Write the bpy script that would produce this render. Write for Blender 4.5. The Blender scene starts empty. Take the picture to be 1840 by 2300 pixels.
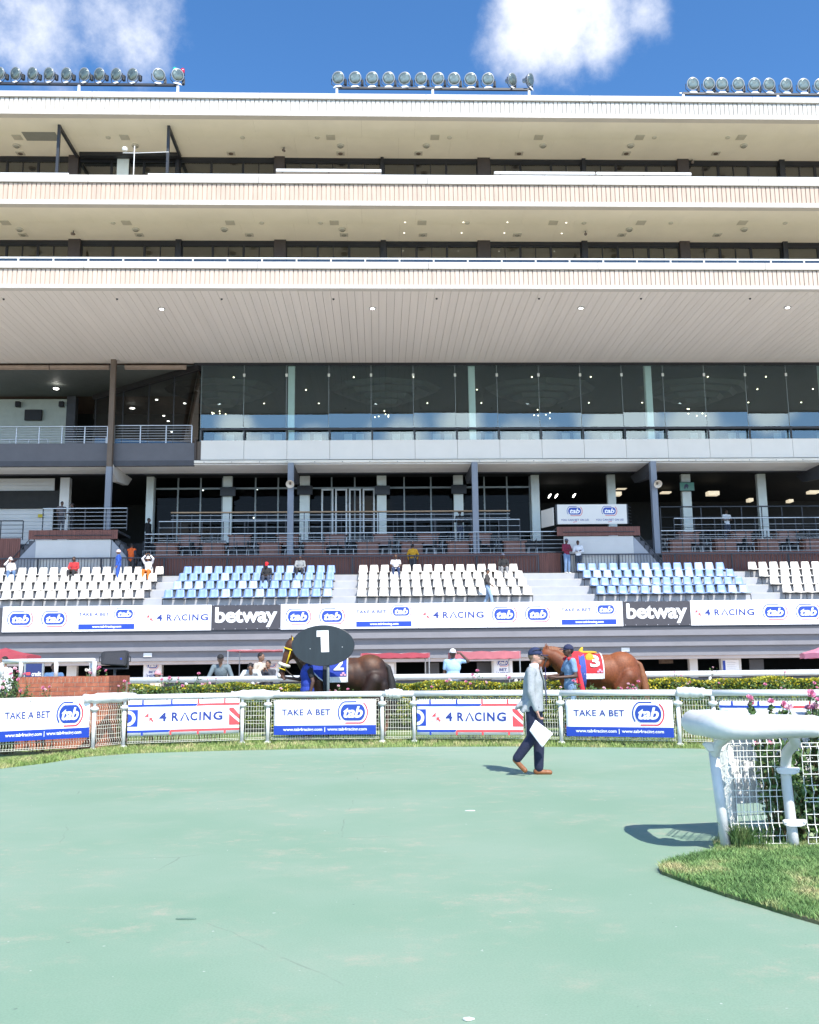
import bpy, bmesh, math, random
import numpy as np
from mathutils import Vector, Matrix
S = bpy.context.scene
C = S.collection
R = math.radians
rnd = random.Random(7)

# ---------------------------------------------------------------- camera
F_PX, PITCH, YAW, ROLL, EYE = 2114.0, 9.4, 1.9, 0.65, 1.5
cam = bpy.data.cameras.new('camera')
camo = bpy.data.objects.new('camera', cam)
C.objects.link(camo)
cam.sensor_fit = 'HORIZONTAL'
cam.sensor_width = 36.0
cam.lens = 36.0 * F_PX / 1840.0
cam.clip_start, cam.clip_end = 0.1, 2000.0
CM = Matrix.Rotation(R(-YAW), 3, 'Z') @ Matrix.Rotation(R(90 + PITCH), 3, 'X') @ Matrix.Rotation(R(-ROLL), 3, 'Z')
camo.matrix_world = Matrix.Translation((0, 0, EYE)) @ CM.to_4x4()
S.camera = camo

# ---------------------------------------------------------------- sky, sun, exposure
SUN_V = Vector((0.33, -0.78, 1.0)).normalized()
SUN_E = math.asin(SUN_V.z)
W = bpy.data.worlds.new('World')
S.world = W
W.use_nodes = True
wn, wl = W.node_tree.nodes, W.node_tree.links
wn.clear()
w_out = wn.new('ShaderNodeOutputWorld')
w_bg = wn.new('ShaderNodeBackground')
w_sky = wn.new('ShaderNodeTexSky')
w_sky.sky_type = 'NISHITA'
w_sky.sun_disc = False
w_sky.sun_elevation = SUN_E
w_sky.sun_rotation = math.atan2(SUN_V.x, SUN_V.y)
w_sky.altitude = 1600
w_sky.air_density = 1.0
w_sky.dust_density = 0.3
w_sky.ozone_density = 3.0
w_bg.inputs['Strength'].default_value = 0.15
wl.new(w_bg.outputs[0], w_out.inputs[0])


def wnode(t, **k):
    n = wn.new(t)
    for a, b in k.items():
        setattr(n, a, b)
    return n


def wmath(op, a, b=None):
    n = wn.new('ShaderNodeMath')
    n.operation = op
    for i, v in enumerate((a, b)):
        if v is None:
            continue
        if isinstance(v, (int, float)):
            n.inputs[i].default_value = v
        else:
            wl.new(v, n.inputs[i])
    return n.outputs[0]


def ray(px, py):
    return (CM @ Vector(((px - 920) / F_PX, -(py - 1150) / F_PX, -1))).normalized()


w_tc = wnode('ShaderNodeTexCoord')
# one cloud bank: noise thresholded inside soft blobs given as directions on the sky
w_no = wnode('ShaderNodeTexNoise')
w_no.inputs['Scale'].default_value = 6.0
w_no.inputs['Detail'].default_value = 9.0
w_no.inputs['Roughness'].default_value = 0.62
wl.new(w_tc.outputs['Generated'], w_no.inputs['Vector'])
mask = None
BLOBS = [(ray(40, 20), 0.155, 1.1), (ray(250, 35), 0.115, 1.0), (ray(150, 130), 0.09, .7), (ray(-150, 100), 0.16, 1.0),
         (ray(1230, 40), 0.105, 1.15), (ray(1330, 20), .1, 1.0), (ray(1260, 150), .05, .62), (ray(1460, 15), 0.075, .85)]
rb = random.Random(3)
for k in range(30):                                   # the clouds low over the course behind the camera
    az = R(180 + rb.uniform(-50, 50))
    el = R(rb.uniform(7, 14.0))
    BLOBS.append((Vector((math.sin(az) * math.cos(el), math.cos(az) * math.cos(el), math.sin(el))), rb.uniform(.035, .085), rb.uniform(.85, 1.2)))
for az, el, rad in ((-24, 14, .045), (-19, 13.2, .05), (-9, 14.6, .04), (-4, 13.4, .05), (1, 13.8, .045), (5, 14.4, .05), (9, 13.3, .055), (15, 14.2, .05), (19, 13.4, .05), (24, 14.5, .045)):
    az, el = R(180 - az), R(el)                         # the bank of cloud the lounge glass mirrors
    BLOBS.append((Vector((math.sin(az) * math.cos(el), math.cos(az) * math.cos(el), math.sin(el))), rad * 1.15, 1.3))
for d, rad, amp in BLOBS:
    dn = wnode('ShaderNodeVectorMath', operation='DISTANCE')
    wl.new(w_tc.outputs['Generated'], dn.inputs[0])
    dn.inputs[1].default_value = d
    mr = wnode('ShaderNodeMapRange', interpolation_type='SMOOTHSTEP')
    mr.inputs[1].default_value = 0.0
    mr.inputs[2].default_value = rad
    mr.inputs[3].default_value = amp
    mr.inputs[4].default_value = 0.0
    wl.new(dn.outputs['Value'], mr.inputs[0])
    mask = mr.outputs[0] if mask is None else wmath('MAXIMUM', mask, mr.outputs[0])
cl = wmath('ADD', wmath('MULTIPLY', w_no.outputs[0], 2.5), wmath('SUBTRACT', mask, 1.62))
w_mr = wnode('ShaderNodeMapRange', interpolation_type='SMOOTHSTEP')
w_mr.inputs[1].default_value = 0.08
w_mr.inputs[2].default_value = 0.95
wl.new(cl, w_mr.inputs[0])
w_mix = wnode('ShaderNodeMix', data_type='RGBA')
wl.new(w_mr.outputs[0], w_mix.inputs[0])
w_hs = wnode('ShaderNodeHueSaturation')
w_hs.inputs['Saturation'].default_value = 1.2
w_hs.inputs['Value'].default_value = 1.08
wl.new(w_sky.outputs[0], w_hs.inputs['Color'])
wl.new(w_hs.outputs[0], w_mix.inputs[6])
w_n3 = wnode('ShaderNodeTexNoise')
w_n3.inputs['Scale'].default_value = 11.0
w_n3.inputs['Detail'].default_value = 7.0
wl.new(w_tc.outputs['Generated'], w_n3.inputs['Vector'])
w_cc = wnode('ShaderNodeMix', data_type='RGBA')
wl.new(w_n3.outputs[0], w_cc.inputs[0])
w_cc.inputs[6].default_value = (3.6, 3.9, 4.6, 1)
w_cc.inputs[7].default_value = (6.6, 6.5, 6.4, 1)
wl.new(w_cc.outputs[2], w_mix.inputs[7])
# bright sky band added low behind the camera to brighten the glass reflection
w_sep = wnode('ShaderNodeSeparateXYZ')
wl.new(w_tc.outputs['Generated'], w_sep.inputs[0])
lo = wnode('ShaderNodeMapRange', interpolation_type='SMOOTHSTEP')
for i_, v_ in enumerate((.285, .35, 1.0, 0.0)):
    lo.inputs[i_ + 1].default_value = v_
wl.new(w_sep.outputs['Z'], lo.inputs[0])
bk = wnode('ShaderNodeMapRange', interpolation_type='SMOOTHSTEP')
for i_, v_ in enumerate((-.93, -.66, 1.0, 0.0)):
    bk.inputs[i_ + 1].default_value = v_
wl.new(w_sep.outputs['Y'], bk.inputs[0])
band_f = wmath('MULTIPLY', lo.outputs[0], bk.outputs[0])
w_band = wnode('ShaderNodeMix', data_type='RGBA')
wl.new(w_mr.outputs[0], w_band.inputs[0])
w_band.inputs[6].default_value = (7.0, 10.5, 15.5, 1)
w_band.inputs[7].default_value = (24, 23.5, 23, 1)  # clouds inside the added band, boosted for the same reflection
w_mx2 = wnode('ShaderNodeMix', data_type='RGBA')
wl.new(band_f, w_mx2.inputs[0])
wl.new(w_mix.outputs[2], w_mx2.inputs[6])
wl.new(w_band.outputs[2], w_mx2.inputs[7])
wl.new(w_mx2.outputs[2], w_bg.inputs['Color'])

sun = bpy.data.lights.new('sun', 'SUN')
sun.energy, sun.angle, sun.color = 4.4, R(0.5), (1.0, .955, .87)
suno = bpy.data.objects.new('sun', sun)
C.objects.link(suno)
suno.rotation_euler = SUN_V.to_track_quat('Z', 'Y').to_euler()

S.view_settings.view_transform = 'Standard'
S.view_settings.look = 'None'
S.view_settings.gamma = 1
S.view_settings.exposure = 0.74
S.cycles.max_bounces = 7
S.cycles.transparent_max_bounces = 24


# ---------------------------------------------------------------- helpers
def at(px, py, Y):
    d = ray(px, py)
    return Vector((0, 0, EYE)) + d * (Y / d.y)


def gz(px, py, z=0.0):
    d = ray(px, py)
    return Vector((0, 0, EYE)) + d * ((z - EYE) / d.z)


def zf(py, Y, px=920):
    return at(px, py, Y).z


def xf(px, py, Y):
    return at(px, py, Y).x


ORD = ['first', 'second', 'third', 'fourth', 'fifth', 'sixth', 'seventh', 'eighth', 'ninth', 'tenth', 'eleventh', 'twelfth',
       'thirteenth', 'fourteenth', 'fifteenth', 'sixteenth', 'seventeenth', 'eighteenth', 'nineteenth', 'twentieth']


def mat(name, col, rough=.6, var=.08, scale=3.0, bump=0.0, bscale=30., metal=0., emit=0., spec=.5, stretch=None, coat=0.0, detail=6.0):
    m = bpy.data.materials.new(name)
    m.use_nodes = True
    nt = m.node_tree
    b = nt.nodes['Principled BSDF']
    b.inputs['Roughness'].default_value = rough
    b.inputs['Metallic'].default_value = metal
    b.inputs['Specular IOR Level'].default_value = spec
    b.inputs['Coat Weight'].default_value = coat
    b.inputs['Base Color'].default_value = (*col, 1)
    tc = nt.nodes.new('ShaderNodeTexCoord')
    src = tc.outputs['Object']
    if stretch:
        mp = nt.nodes.new('ShaderNodeMapping')
        mp.inputs['Scale'].default_value = stretch
        nt.links.new(src, mp.inputs[0])
        src = mp.outputs[0]
    if var > 0:
        n = nt.nodes.new('ShaderNodeTexNoise')
        n.inputs['Scale'].default_value = scale
        n.inputs['Detail'].default_value = detail
        n.inputs['Roughness'].default_value = .65
        nt.links.new(src, n.inputs['Vector'])
        mr = nt.nodes.new('ShaderNodeMapRange')
        mr.inputs[1].default_value, mr.inputs[2].default_value = .28, .72
        mr.inputs[3].default_value, mr.inputs[4].default_value = 1 - var, 1 + var
        nt.links.new(n.outputs[0], mr.inputs[0])
        mx = nt.nodes.new('ShaderNodeMix')
        mx.data_type = 'RGBA'
        mx.blend_type = 'MULTIPLY'
        mx.inputs[0].default_value = 1
        mx.inputs[6].default_value = (*col, 1)
        nt.links.new(mr.outputs[0], mx.inputs[7])
        nt.links.new(mx.outputs[2], b.inputs['Base Color'])
    if bump > 0:
        n2 = nt.nodes.new('ShaderNodeTexNoise')
        n2.inputs['Scale'].default_value = bscale
        n2.inputs['Detail'].default_value = 4
        nt.links.new(src, n2.inputs['Vector'])
        bp = nt.nodes.new('ShaderNodeBump')
        bp.inputs['Strength'].default_value = bump
        bp.inputs['Distance'].default_value = .02
        nt.links.new(n2.outputs[0], bp.inputs['Height'])
        nt.links.new(bp.outputs[0], b.inputs['Normal'])
    if emit > 0:
        b.inputs['Emission Color'].default_value = (*col, 1)
        b.inputs['Emission Strength'].default_value = emit
    return m


def glassmat(name, tint, refl, rough=0.0, coat=(1, 1, 1)):
    m = bpy.data.materials.new(name)
    m.use_nodes = True
    nt = m.node_tree
    nt.nodes.clear()
    o = nt.nodes.new('ShaderNodeOutputMaterial')
    t = nt.nodes.new('ShaderNodeBsdfTransparent')
    t.inputs[0].default_value = (*tint, 1)
    g = nt.nodes.new('ShaderNodeBsdfGlossy')
    g.inputs['Roughness'].default_value = rough
    g.inputs[0].default_value = (*coat, 1)
    x = nt.nodes.new('ShaderNodeMixShader')
    x.inputs[0].default_value = refl
    nt.links.new(t.outputs[0], x.inputs[1])
    nt.links.new(g.outputs[0], x.inputs[2])
    nt.links.new(x.outputs[0], o.inputs[0])
    return m


class MB:
    """collects shapes and links them as ONE mesh object"""

    def __init__(s):
        s.v, s.f = [], []

    def add(s, vs, fs):
        n = len(s.v)
        s.v += [tuple(p) for p in vs]
        s.f += [tuple(i + n for i in f) for f in fs]
        return s

    def box(s, x0, x1, y0, y1, z0, z1):
        return s.add([(x0, y0, z0), (x1, y0, z0), (x1, y1, z0), (x0, y1, z0), (x0, y0, z1), (x1, y0, z1), (x1, y1, z1), (x0, y1, z1)],
                     [(0, 3, 2, 1), (4, 5, 6, 7), (0, 1, 5, 4), (1, 2, 6, 5), (2, 3, 7, 6), (3, 0, 4, 7)])

    def cbox(s, c, d):
        return s.box(c[0] - d[0] / 2, c[0] + d[0] / 2, c[1] - d[1] / 2, c[1] + d[1] / 2, c[2] - d[2] / 2, c[2] + d[2] / 2)

    def prism(s, poly, axis, a, b):
        """poly: 2D points in the plane normal to axis; extruded from a to b (both ends closed)"""
        n = len(poly)
        mk = {'x': lambda p, t: (t, p[0], p[1]), 'y': lambda p, t: (p[0], t, p[1]), 'z': lambda p, t: (p[0], p[1], t)}[axis]
        vs = [mk(p, a) for p in poly] + [mk(p, b) for p in poly]
        fs = [tuple(range(n)), tuple(range(2 * n - 1, n - 1, -1))]
        fs += [(i, i + n, (i + 1) % n + n, (i + 1) % n) for i in range(n)]
        return s.add(vs, fs)

    def tube(s, pts, r, n=8, caps=True, closed=False):
        pts = [Vector(p) for p in pts]
        rs = r if isinstance(r, (list, tuple)) else [r] * len(pts)
        m = len(pts)
        rings = []
        up = None
        for i, p in enumerate(pts):
            a = pts[i - 1] if i or closed else p
            b = pts[(i + 1) % m] if i < m - 1 or closed else p
            t = (b - a)
            t = t.normalized() if t.length > 1e-9 else Vector((0, 0, 1))
            if up is None:
                up = Vector((0, 0, 1)) if abs(t.z) < .9 else Vector((0, 1, 0))
            u = up - t * up.dot(t)
            if u.length < 1e-5:
                u = t.orthogonal()
            u.normalize()
            up = u
            w = t.cross(u)
            off = math.pi / 4 if n == 4 else 0
            rings.append([p + (u * math.cos(2 * math.pi * k / n + off) + w * math.sin(2 * math.pi * k / n + off)) * rs[i] for k in range(n)])
        vs = [q for g in rings for q in g]
        fs = []
        for i in range(m if closed else m - 1):
            j = (i + 1) % m
            fs += [(i * n + k, i * n + (k + 1) % n, j * n + (k + 1) % n, j * n + k) for k in range(n)]
        if caps and not closed:
            fs += [tuple(range(n - 1, -1, -1)), tuple((m - 1) * n + k for k in range(n))]
        return s.add(vs, fs)

    def lathe(s, prof, c=(0, 0, 0), n=16, axis='z', M=None):
        vs, fs = [], []
        m = len(prof)
        for (r, h) in prof:
            for k in range(n):
                a = 2 * math.pi * k / n
                p = Vector((r * math.cos(a), r * math.sin(a), h))
                if M is not None:
                    p = M @ p
                vs.append(p + Vector(c))
        for i in range(m - 1):
            fs += [(i * n + k, i * n + (k + 1) % n, (i + 1) * n + (k + 1) % n, (i + 1) * n + k) for k in range(n)]
        fs += [tuple(range(n - 1, -1, -1)), tuple((m - 1) * n + k for k in range(n))]
        return s.add(vs, fs)

    def ell(s, c, r, n=12, m=8, M=None):
        vs, fs = [], []
        for i in range(m + 1):
            t = math.pi * i / m
            for k in range(n):
                a = 2 * math.pi * k / n
                p = Vector((r[0] * math.sin(t) * math.cos(a), r[1] * math.sin(t) * math.sin(a), -r[2] * math.cos(t)))
                if i == 0 or i == m:
                    p = Vector((1e-4 * math.cos(a), 1e-4 * math.sin(a), p.z))
                if M is not None:
                    p = M @ p
                vs.append(p + Vector(c))
        for i in range(m):
            fs += [(i * n + k, i * n + (k + 1) % n, (i + 1) * n + (k + 1) % n, (i + 1) * n + k) for k in range(n)]
        fs += [tuple(range(n - 1, -1, -1)), tuple(m * n + k for k in range(n))]
        return s.add(vs, fs)

    def cap(s, p0, r0, p1, r1, n=10):
        """tapered capsule"""
        p0, p1 = Vector(p0), Vector(p1)
        t = (p1 - p0)
        L = max(t.length, 1e-6)
        t = t / L
        pts, rs = [], []
        for a in (-88, -60, -30):
            pts.append(p0 + t * r0 * math.sin(R(a))); rs.append(r0 * math.cos(R(a)))
        pts += [p0, p1]; rs += [r0, r1]
        for a in (30, 60, 88):
            pts.append(p1 + t * r1 * math.sin(R(a))); rs.append(r1 * math.cos(R(a)))
        return s.tube(pts, rs, n)

    def loft(s, rings, n=16):
        """rings: (cx, cy, cz, rx, ry) horizontal ellipses bottom to top"""
        vs, fs = [], []
        for (x, y, z, rx, ry) in rings:
            for k in range(n):
                a = 2 * math.pi * k / n
                vs.append((x + rx * math.cos(a), y + ry * math.sin(a), z))
        m = len(rings)
        for i in range(m - 1):
            fs += [(i * n + k, i * n + (k + 1) % n, (i + 1) * n + (k + 1) % n, (i + 1) * n + k) for k in range(n)]
        fs += [tuple(range(n - 1, -1, -1)), tuple((m - 1) * n + k for k in range(n))]
        return s.add(vs, fs)

    def mesh(s, name, smooth=False):
        me = bpy.data.meshes.new(name)
        me.from_pydata(s.v, [], s.f)
        me.update()
        if smooth:
            me.polygons.foreach_set('use_smooth', [True] * len(me.polygons))
        return me

    def build(s, name, m, parent=None, smooth=False, loc=(0, 0, 0), bevel=0.0):
        me = s.mesh(name, smooth)
        if bevel > 0:
            bm = bmesh.new()
            bm.from_mesh(me)
            bmesh.ops.remove_doubles(bm, verts=bm.verts, dist=1e-5)
            es = [e for e in bm.edges if len(e.link_faces) == 2 and e.calc_face_angle(0) > .5]
            bmesh.ops.bevel(bm, geom=es, offset=bevel, segments=1, affect='EDGES', clamp_overlap=True)
            bm.to_mesh(me)
            bm.free()
        return link(me, name, m, parent, loc)


def link(me, name, m, parent=None, loc=(0, 0, 0)):
    o = bpy.data.objects.new(name, me)
    C.objects.link(o)
    if m is not None and not me.materials:
        me.materials.append(m)
    o.location = loc
    if parent is not None:
        o.parent = parent
    return o


def remeshed(mb, voxel, smooth=3, name='body'):
    """one continuous surface grown round the collected shapes"""
    me = mb.mesh(name)
    bm = bmesh.new()
    bm.from_mesh(me)
    bmesh.ops.recalc_face_normals(bm, faces=bm.faces)
    bm.to_mesh(me)
    bm.free()
    o = bpy.data.objects.new(name, me)
    C.objects.link(o)
    r = o.modifiers.new('r', 'REMESH')
    r.mode = 'VOXEL'
    r.voxel_size = voxel
    if smooth:
        q = o.modifiers.new('s', 'SMOOTH')
        q.factor, q.iterations = .5, smooth
    dg = bpy.context.evaluated_depsgraph_get()
    out = bpy.data.meshes.new_from_object(o.evaluated_get(dg))
    bpy.data.objects.remove(o)
    bpy.data.meshes.remove(me)
    out.name = name
    out.polygons.foreach_set('use_smooth', [True] * len(out.polygons))
    return out


def thing(name, label, cat, loc=(0, 0, 0), rz=0., group=None, kind=None):
    o = bpy.data.objects.new(name, None)
    C.objects.link(o)
    o.location = loc
    o.rotation_euler = (0, 0, rz)
    return tag(o, label, cat, group, kind)


def tag(o, label, cat, group=None, kind=None):
    o['label'] = label
    o['category'] = cat
    if group:
        o['group'] = group
    if kind:
        o['kind'] = kind
    return o


def struct(o):
    o['kind'] = 'structure'
    return o


def copy_tree(o, parent=None):
    c = o.copy()
    C.objects.link(c)
    if parent is not None:
        c.parent = parent
    for ch in [x for x in o.children]:
        copy_tree(ch, c)
    return c


# ------- flat graphics: 2D polygons laid on a sign's face
_tc = {}


def text2d(body, bold=0.0, shear=0.0, space=1.0):
    k = (body, bold, shear, space)
    if k not in _tc:
        cu = bpy.data.curves.new('t', 'FONT')
        cu.body = body
        cu.offset = bold
        cu.shear = shear
        cu.space_character = space
        cu.resolution_u = 3
        o = bpy.data.objects.new('t', cu)
        C.objects.link(o)
        dg = bpy.context.evaluated_depsgraph_get()
        me = bpy.data.meshes.new_from_object(o.evaluated_get(dg))
        vs = [(v.co.x, v.co.y) for v in me.vertices]
        fs = [tuple(p.vertices) for p in me.polygons]
        bpy.data.objects.remove(o)
        bpy.data.curves.remove(cu)
        bpy.data.meshes.remove(me)
        x0, x1 = min(v[0] for v in vs), max(v[0] for v in vs)
        y0, y1 = min(v[1] for v in vs), max(v[1] for v in vs)
        _tc[k] = ([((a - x0) / (x1 - x0), (b - y0) / (y1 - y0)) for a, b in vs], fs)
    return _tc[k]


class Flat:
    """2D drawing in metres on a sign face; frame = (origin, right, up, out)"""

    def __init__(s, o, r, u, n):
        s.o, s.r, s.u, s.n = Vector(o), Vector(r), Vector(u), Vector(n)
        s.mb = {}

    def P(s, x, y, h):
        return s.o + s.r * x + s.u * y + s.n * h

    def get(s, key):
        return s.mb.setdefault(key, MB())

    def poly(s, key, pts, h):
        s.get(key).add([s.P(x, y, h) for x, y in pts], [tuple(range(len(pts)))])

    def rect(s, key, x0, x1, y0, y1, h):
        s.poly(key, [(x0, y0), (x1, y0), (x1, y1), (x0, y1)], h)

    def text(s, key, body, x0, x1, y0, y1, h, bold=0., shear=0., space=1.0):
        vs, fs = text2d(body, bold, shear, space)
        s.get(key).add([s.P(x0 + a * (x1 - x0), y0 + b * (y1 - y0), h) for a, b in vs], fs)

    def stroke(s, key, pts, w, h):
        vs = []
        n = len(pts)
        for i, (x, y) in enumerate(pts):
            a, b = pts[max(i - 1, 0)], pts[min(i + 1, n - 1)]
            tx, ty = b[0] - a[0], b[1] - a[1]
            L = math.hypot(tx, ty) or 1
            nx, ny = -ty / L * w / 2, tx / L * w / 2
            vs += [s.P(x + nx, y + ny, h), s.P(x - nx, y - ny, h)]
        s.get(key).add(vs, [(2 * i, 2 * i + 1, 2 * i + 3, 2 * i + 2) for i in range(n - 1)])

    def logo(s, cx, cy, w, h, e=.004):
        """blue pill with bold slanted letters inside a ring, half blue half red"""
        def pill(rx, ry, a0, a1, n=40):
            out = []
            for i in range(n + 1):
                t = a0 + (a1 - a0) * i / n
                c_, s_ = math.cos(t), math.sin(t)
                k = rx - ry
                out.append((cx + ry * c_ + k * max(-1, min(1, c_ * 1.9)), cy + ry * max(-1, min(1, s_ * 1.12))))
            return out
        s.poly('logo_blue', pill(w * .40, h * .355, 0, 2 * math.pi * .995), e)
        s.stroke('logo_blue', pill(w * .475, h * .465, R(78), R(218)), h * .055, e)
        s.stroke('logo_red', pill(w * .475, h * .465, R(-115), R(52)), h * .055, e)
        s.text('logo_white', 'tab', cx - w * .31, cx + w * .325, cy - h * .24, cy + h * .26, e * 2, bold=.028, shear=.28, space=.96)

    def build(s, parent, mats, names=None):
        for k, mb in s.mb.items():
            mb.build((names or {}).get(k, k), mats[k], parent)
# ---------------------------------------------------------------- materials
M = {}
M['fascia_white'] = mat('fascia_white', (.54, .505, .46), .7, .13, 2.6, .25, 14, stretch=(1, 1, .16))
M['fascia_peach'] = mat('fascia_peach', (.505, .385, .305), .75, .14, 2.6, .25, 14, stretch=(1, 1, .16))
M['fascia_cream'] = mat('fascia_cream', (.52, .415, .34), .75, .13, 2.6, .25, 14, stretch=(1, 1, .16))
M['cap_white'] = mat('cap_white', (.54, .50, .455), .7, .07, 2.5, stretch=(.3, 1, 1))
M['soffit'] = mat('soffit', (.84, .78, .66), .6, .07, .35)
M['plank'] = mat('plank', (.74, .68, .62), .5, .06, .8, stretch=(3, .1, 1))
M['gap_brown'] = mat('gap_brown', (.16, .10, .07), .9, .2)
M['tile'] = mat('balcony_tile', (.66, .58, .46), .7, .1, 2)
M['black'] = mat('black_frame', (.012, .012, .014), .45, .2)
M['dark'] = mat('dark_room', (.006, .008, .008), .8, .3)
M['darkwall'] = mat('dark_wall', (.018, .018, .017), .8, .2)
M['brownpillar'] = mat('brown_pillar', (.045, .032, .026), .6, .2)
M['white_paint'] = mat('white_paint', (.80, .80, .80), .35, .04, 2)
M['white_panel'] = mat('white_panel', (.70, .67, .62), .45, .04, .8)
M['ledge'] = mat('ledge_cream', (.72, .68, .60), .7, .14, 2, stretch=(.5, 1, 1))
M['slat'] = mat('slat_white', (.88, .86, .82), .5, .05, 1)
M['grey_wall'] = mat('grey_wall', (.10, .10, .115), .6, .10, 1.5)
M['steel_blue'] = mat('steel_blue', (.19, .21, .25), .45, .12, 2, stretch=(1, 1, .3))
M['rust_brown'] = mat('rust_brown', (.13, .095, .07), .6, .25, 3, stretch=(1, 1, .3))
M['concrete'] = mat('concrete_grey', (.19, .188, .205), .75, .10, 1.6, .3, 9, stretch=(.5, 1, 1))
M['tread'] = mat('tread_grey', (.42, .41, .39), .75, .10, 1.2, .2, 12)
M['riser'] = mat('riser_grey', (.36, .37, .40), .75, .10, 1.2)
M['deck'] = mat('deck_dark', (.02, .02, .022), .7, .2, 2)
M['darkgrey'] = mat('dark_grey', (.055, .057, .068), .6, .15, 2)
M['wood'] = mat('wood_clad', (.17, .062, .045), .6, .3, 2.2, stretch=(6, 6, .4))
M['woodlight'] = mat('wood_light', (.42, .27, .15), .5, .2, 3)
M['chrome'] = mat('rail_steel', (.40, .41, .42), .35, .06, 2, metal=.9)
M['post_black'] = mat('post_black', (.025, .028, .035), .45, .2)
M['whitewall'] = mat('white_boarding', (.62, .60, .57), .6, .06, .9)
M['beige'] = mat('beige_lintel', (.55, .45, .40), .75, .08, 1)
M['glass_big'] = glassmat('lounge_glass', (.68, .80, .78), .105, 0.0, (.70, .90, 1.0))
M['glass_bal'] = glassmat('balcony_glass', (.35, .38, .38), .16, .0)
M['glass_low'] = glassmat('bar_glass', (.22, .26, .26), .006)
M['lamp'] = mat('lamp_warm', (1, .85, .6), .5, 0, emit=6)
M['lampw'] = mat('lamp_white', (1, .97, .9), .5, 0, emit=7)
M['mullion'] = mat('mullion_grey', (.24, .27, .27), .5, .08)

XL, XR = -27.0, 31.0
YF = 38.0            # plane of the three fascias
YW = 41.5            # balcony windows
YG = 48.0            # lounge glazing
YP = 47.75           # parapet face
YB = 47.2            # timber wall behind the seats
GS = thing('grandstand', 'three tier cream and grey grandstand with ribbed balcony fascias and a wide glazed lounge', 'grandstand', (0, 0, 0))


def P(name, mb, m, parent=None, **k):
    return mb.build(name, M[m] if isinstance(m, str) else m, parent or GS, **k)


# --- fascias (cap, ribs, bottom band)
def fascia(y_cap0, y_rib0, y_rib1, y_bot, rib_m, cap_m):
    zc, z0, z1, zb = zf(y_cap0, YF), zf(y_rib0, YF), zf(y_rib1, YF), zf(y_bot, YF)
    b = MB()
    b.box(XL, XR, YF + .085, YF + .30, zb + .05, z0 + .01)
    x = XL
    k = 0
    while x < XR:
        w = .163 + .004 * math.sin(k * 2.1)
        b.box(x, x + w, YF + .040, YF + .09, z1 - .002, z0 - .004 - .012 * ((k * 7) % 3))
        x += .197
        k += 1
    f = P('fascia', b, rib_m)
    nt_ = MB()  # dark boxes stand in for the shadow in the groove tops under the cap
    x = XL + .163
    while x < XR - .2:
        nt_.box(x + .004, x + .03, YF + .034, YF + .084, z0 - .075, z0 + .008)
        x += .197
    P('notch_shade', nt_, 'rust_brown', f)
    c = MB()
    xs = XL
    while xs < XR:
        xe = min(xs + 7.3, XR)
        c.box(xs, xe - .012, YF - .045, YF + .32, z0 + .012, zc)
        xs += 7.3
    P('coping', c, cap_m, f, bevel=.012)
    e = MB().box(XL, XR, YF - .012, YF + .31, zb, z1)
    P('drip_edge', e, cap_m, f)
    return zc, zb


z1t, z1b = fascia(212, 225, 253, 262, 'fascia_white', 'cap_white')
z2t, z2b = fascia(397, 414, 452, 462, 'fascia_peach', 'cap_white')
z3t, z3b = fascia(589, 605, 640, 648, 'fascia_cream', 'cap_white')
P('roof', MB().box(XL, XR, YF + .33, 62, z1b + .35, z1t - .12), 'concrete')


def soffit(z, y1, name='ceiling'):
    b = MB()
    n = 0
    x = XL
    while x < XR:                                   # board joints
        b.box(x, x + 2.39, YF + .32, YF + 1.75, z + .02, z + .05)
        b.box(x - .7, x + 1.69, YF + 1.754, y1, z + .02, z + .05)
        x += 2.394
    o = P(name, b, 'soffit')
    P('ceiling_slab', MB().box(XL, XR, YF + .31, y1 + .02, z + .052, z + .3), 'gap_brown', o)
    return o


soffit(z1b, YW + .1)
soffit(z2b, YW + .1)
# balcony floors
P('floor_slab', MB().box(XL, XR, YF + .32, 61, z2b + .31, z2b + .55), 'tile')
P('floor_slab', MB().box(XL, XR, YF + .32, 61, z3b + .06 + .25, z3b + .55), 'tile')
P('back_wall', MB().box(XL, XR, 61, 61.4, -.5, z1t - .2), 'darkwall')
P('end_wall', MB().box(XL - .4, XL, YF + .1, 61.4, z3b, z1t - .15), 'fascia_cream')
P('end_wall', MB().box(XR, XR + .4, YF + .1, 61.4, z3b, z1t - .15), 'fascia_cream')


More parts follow.
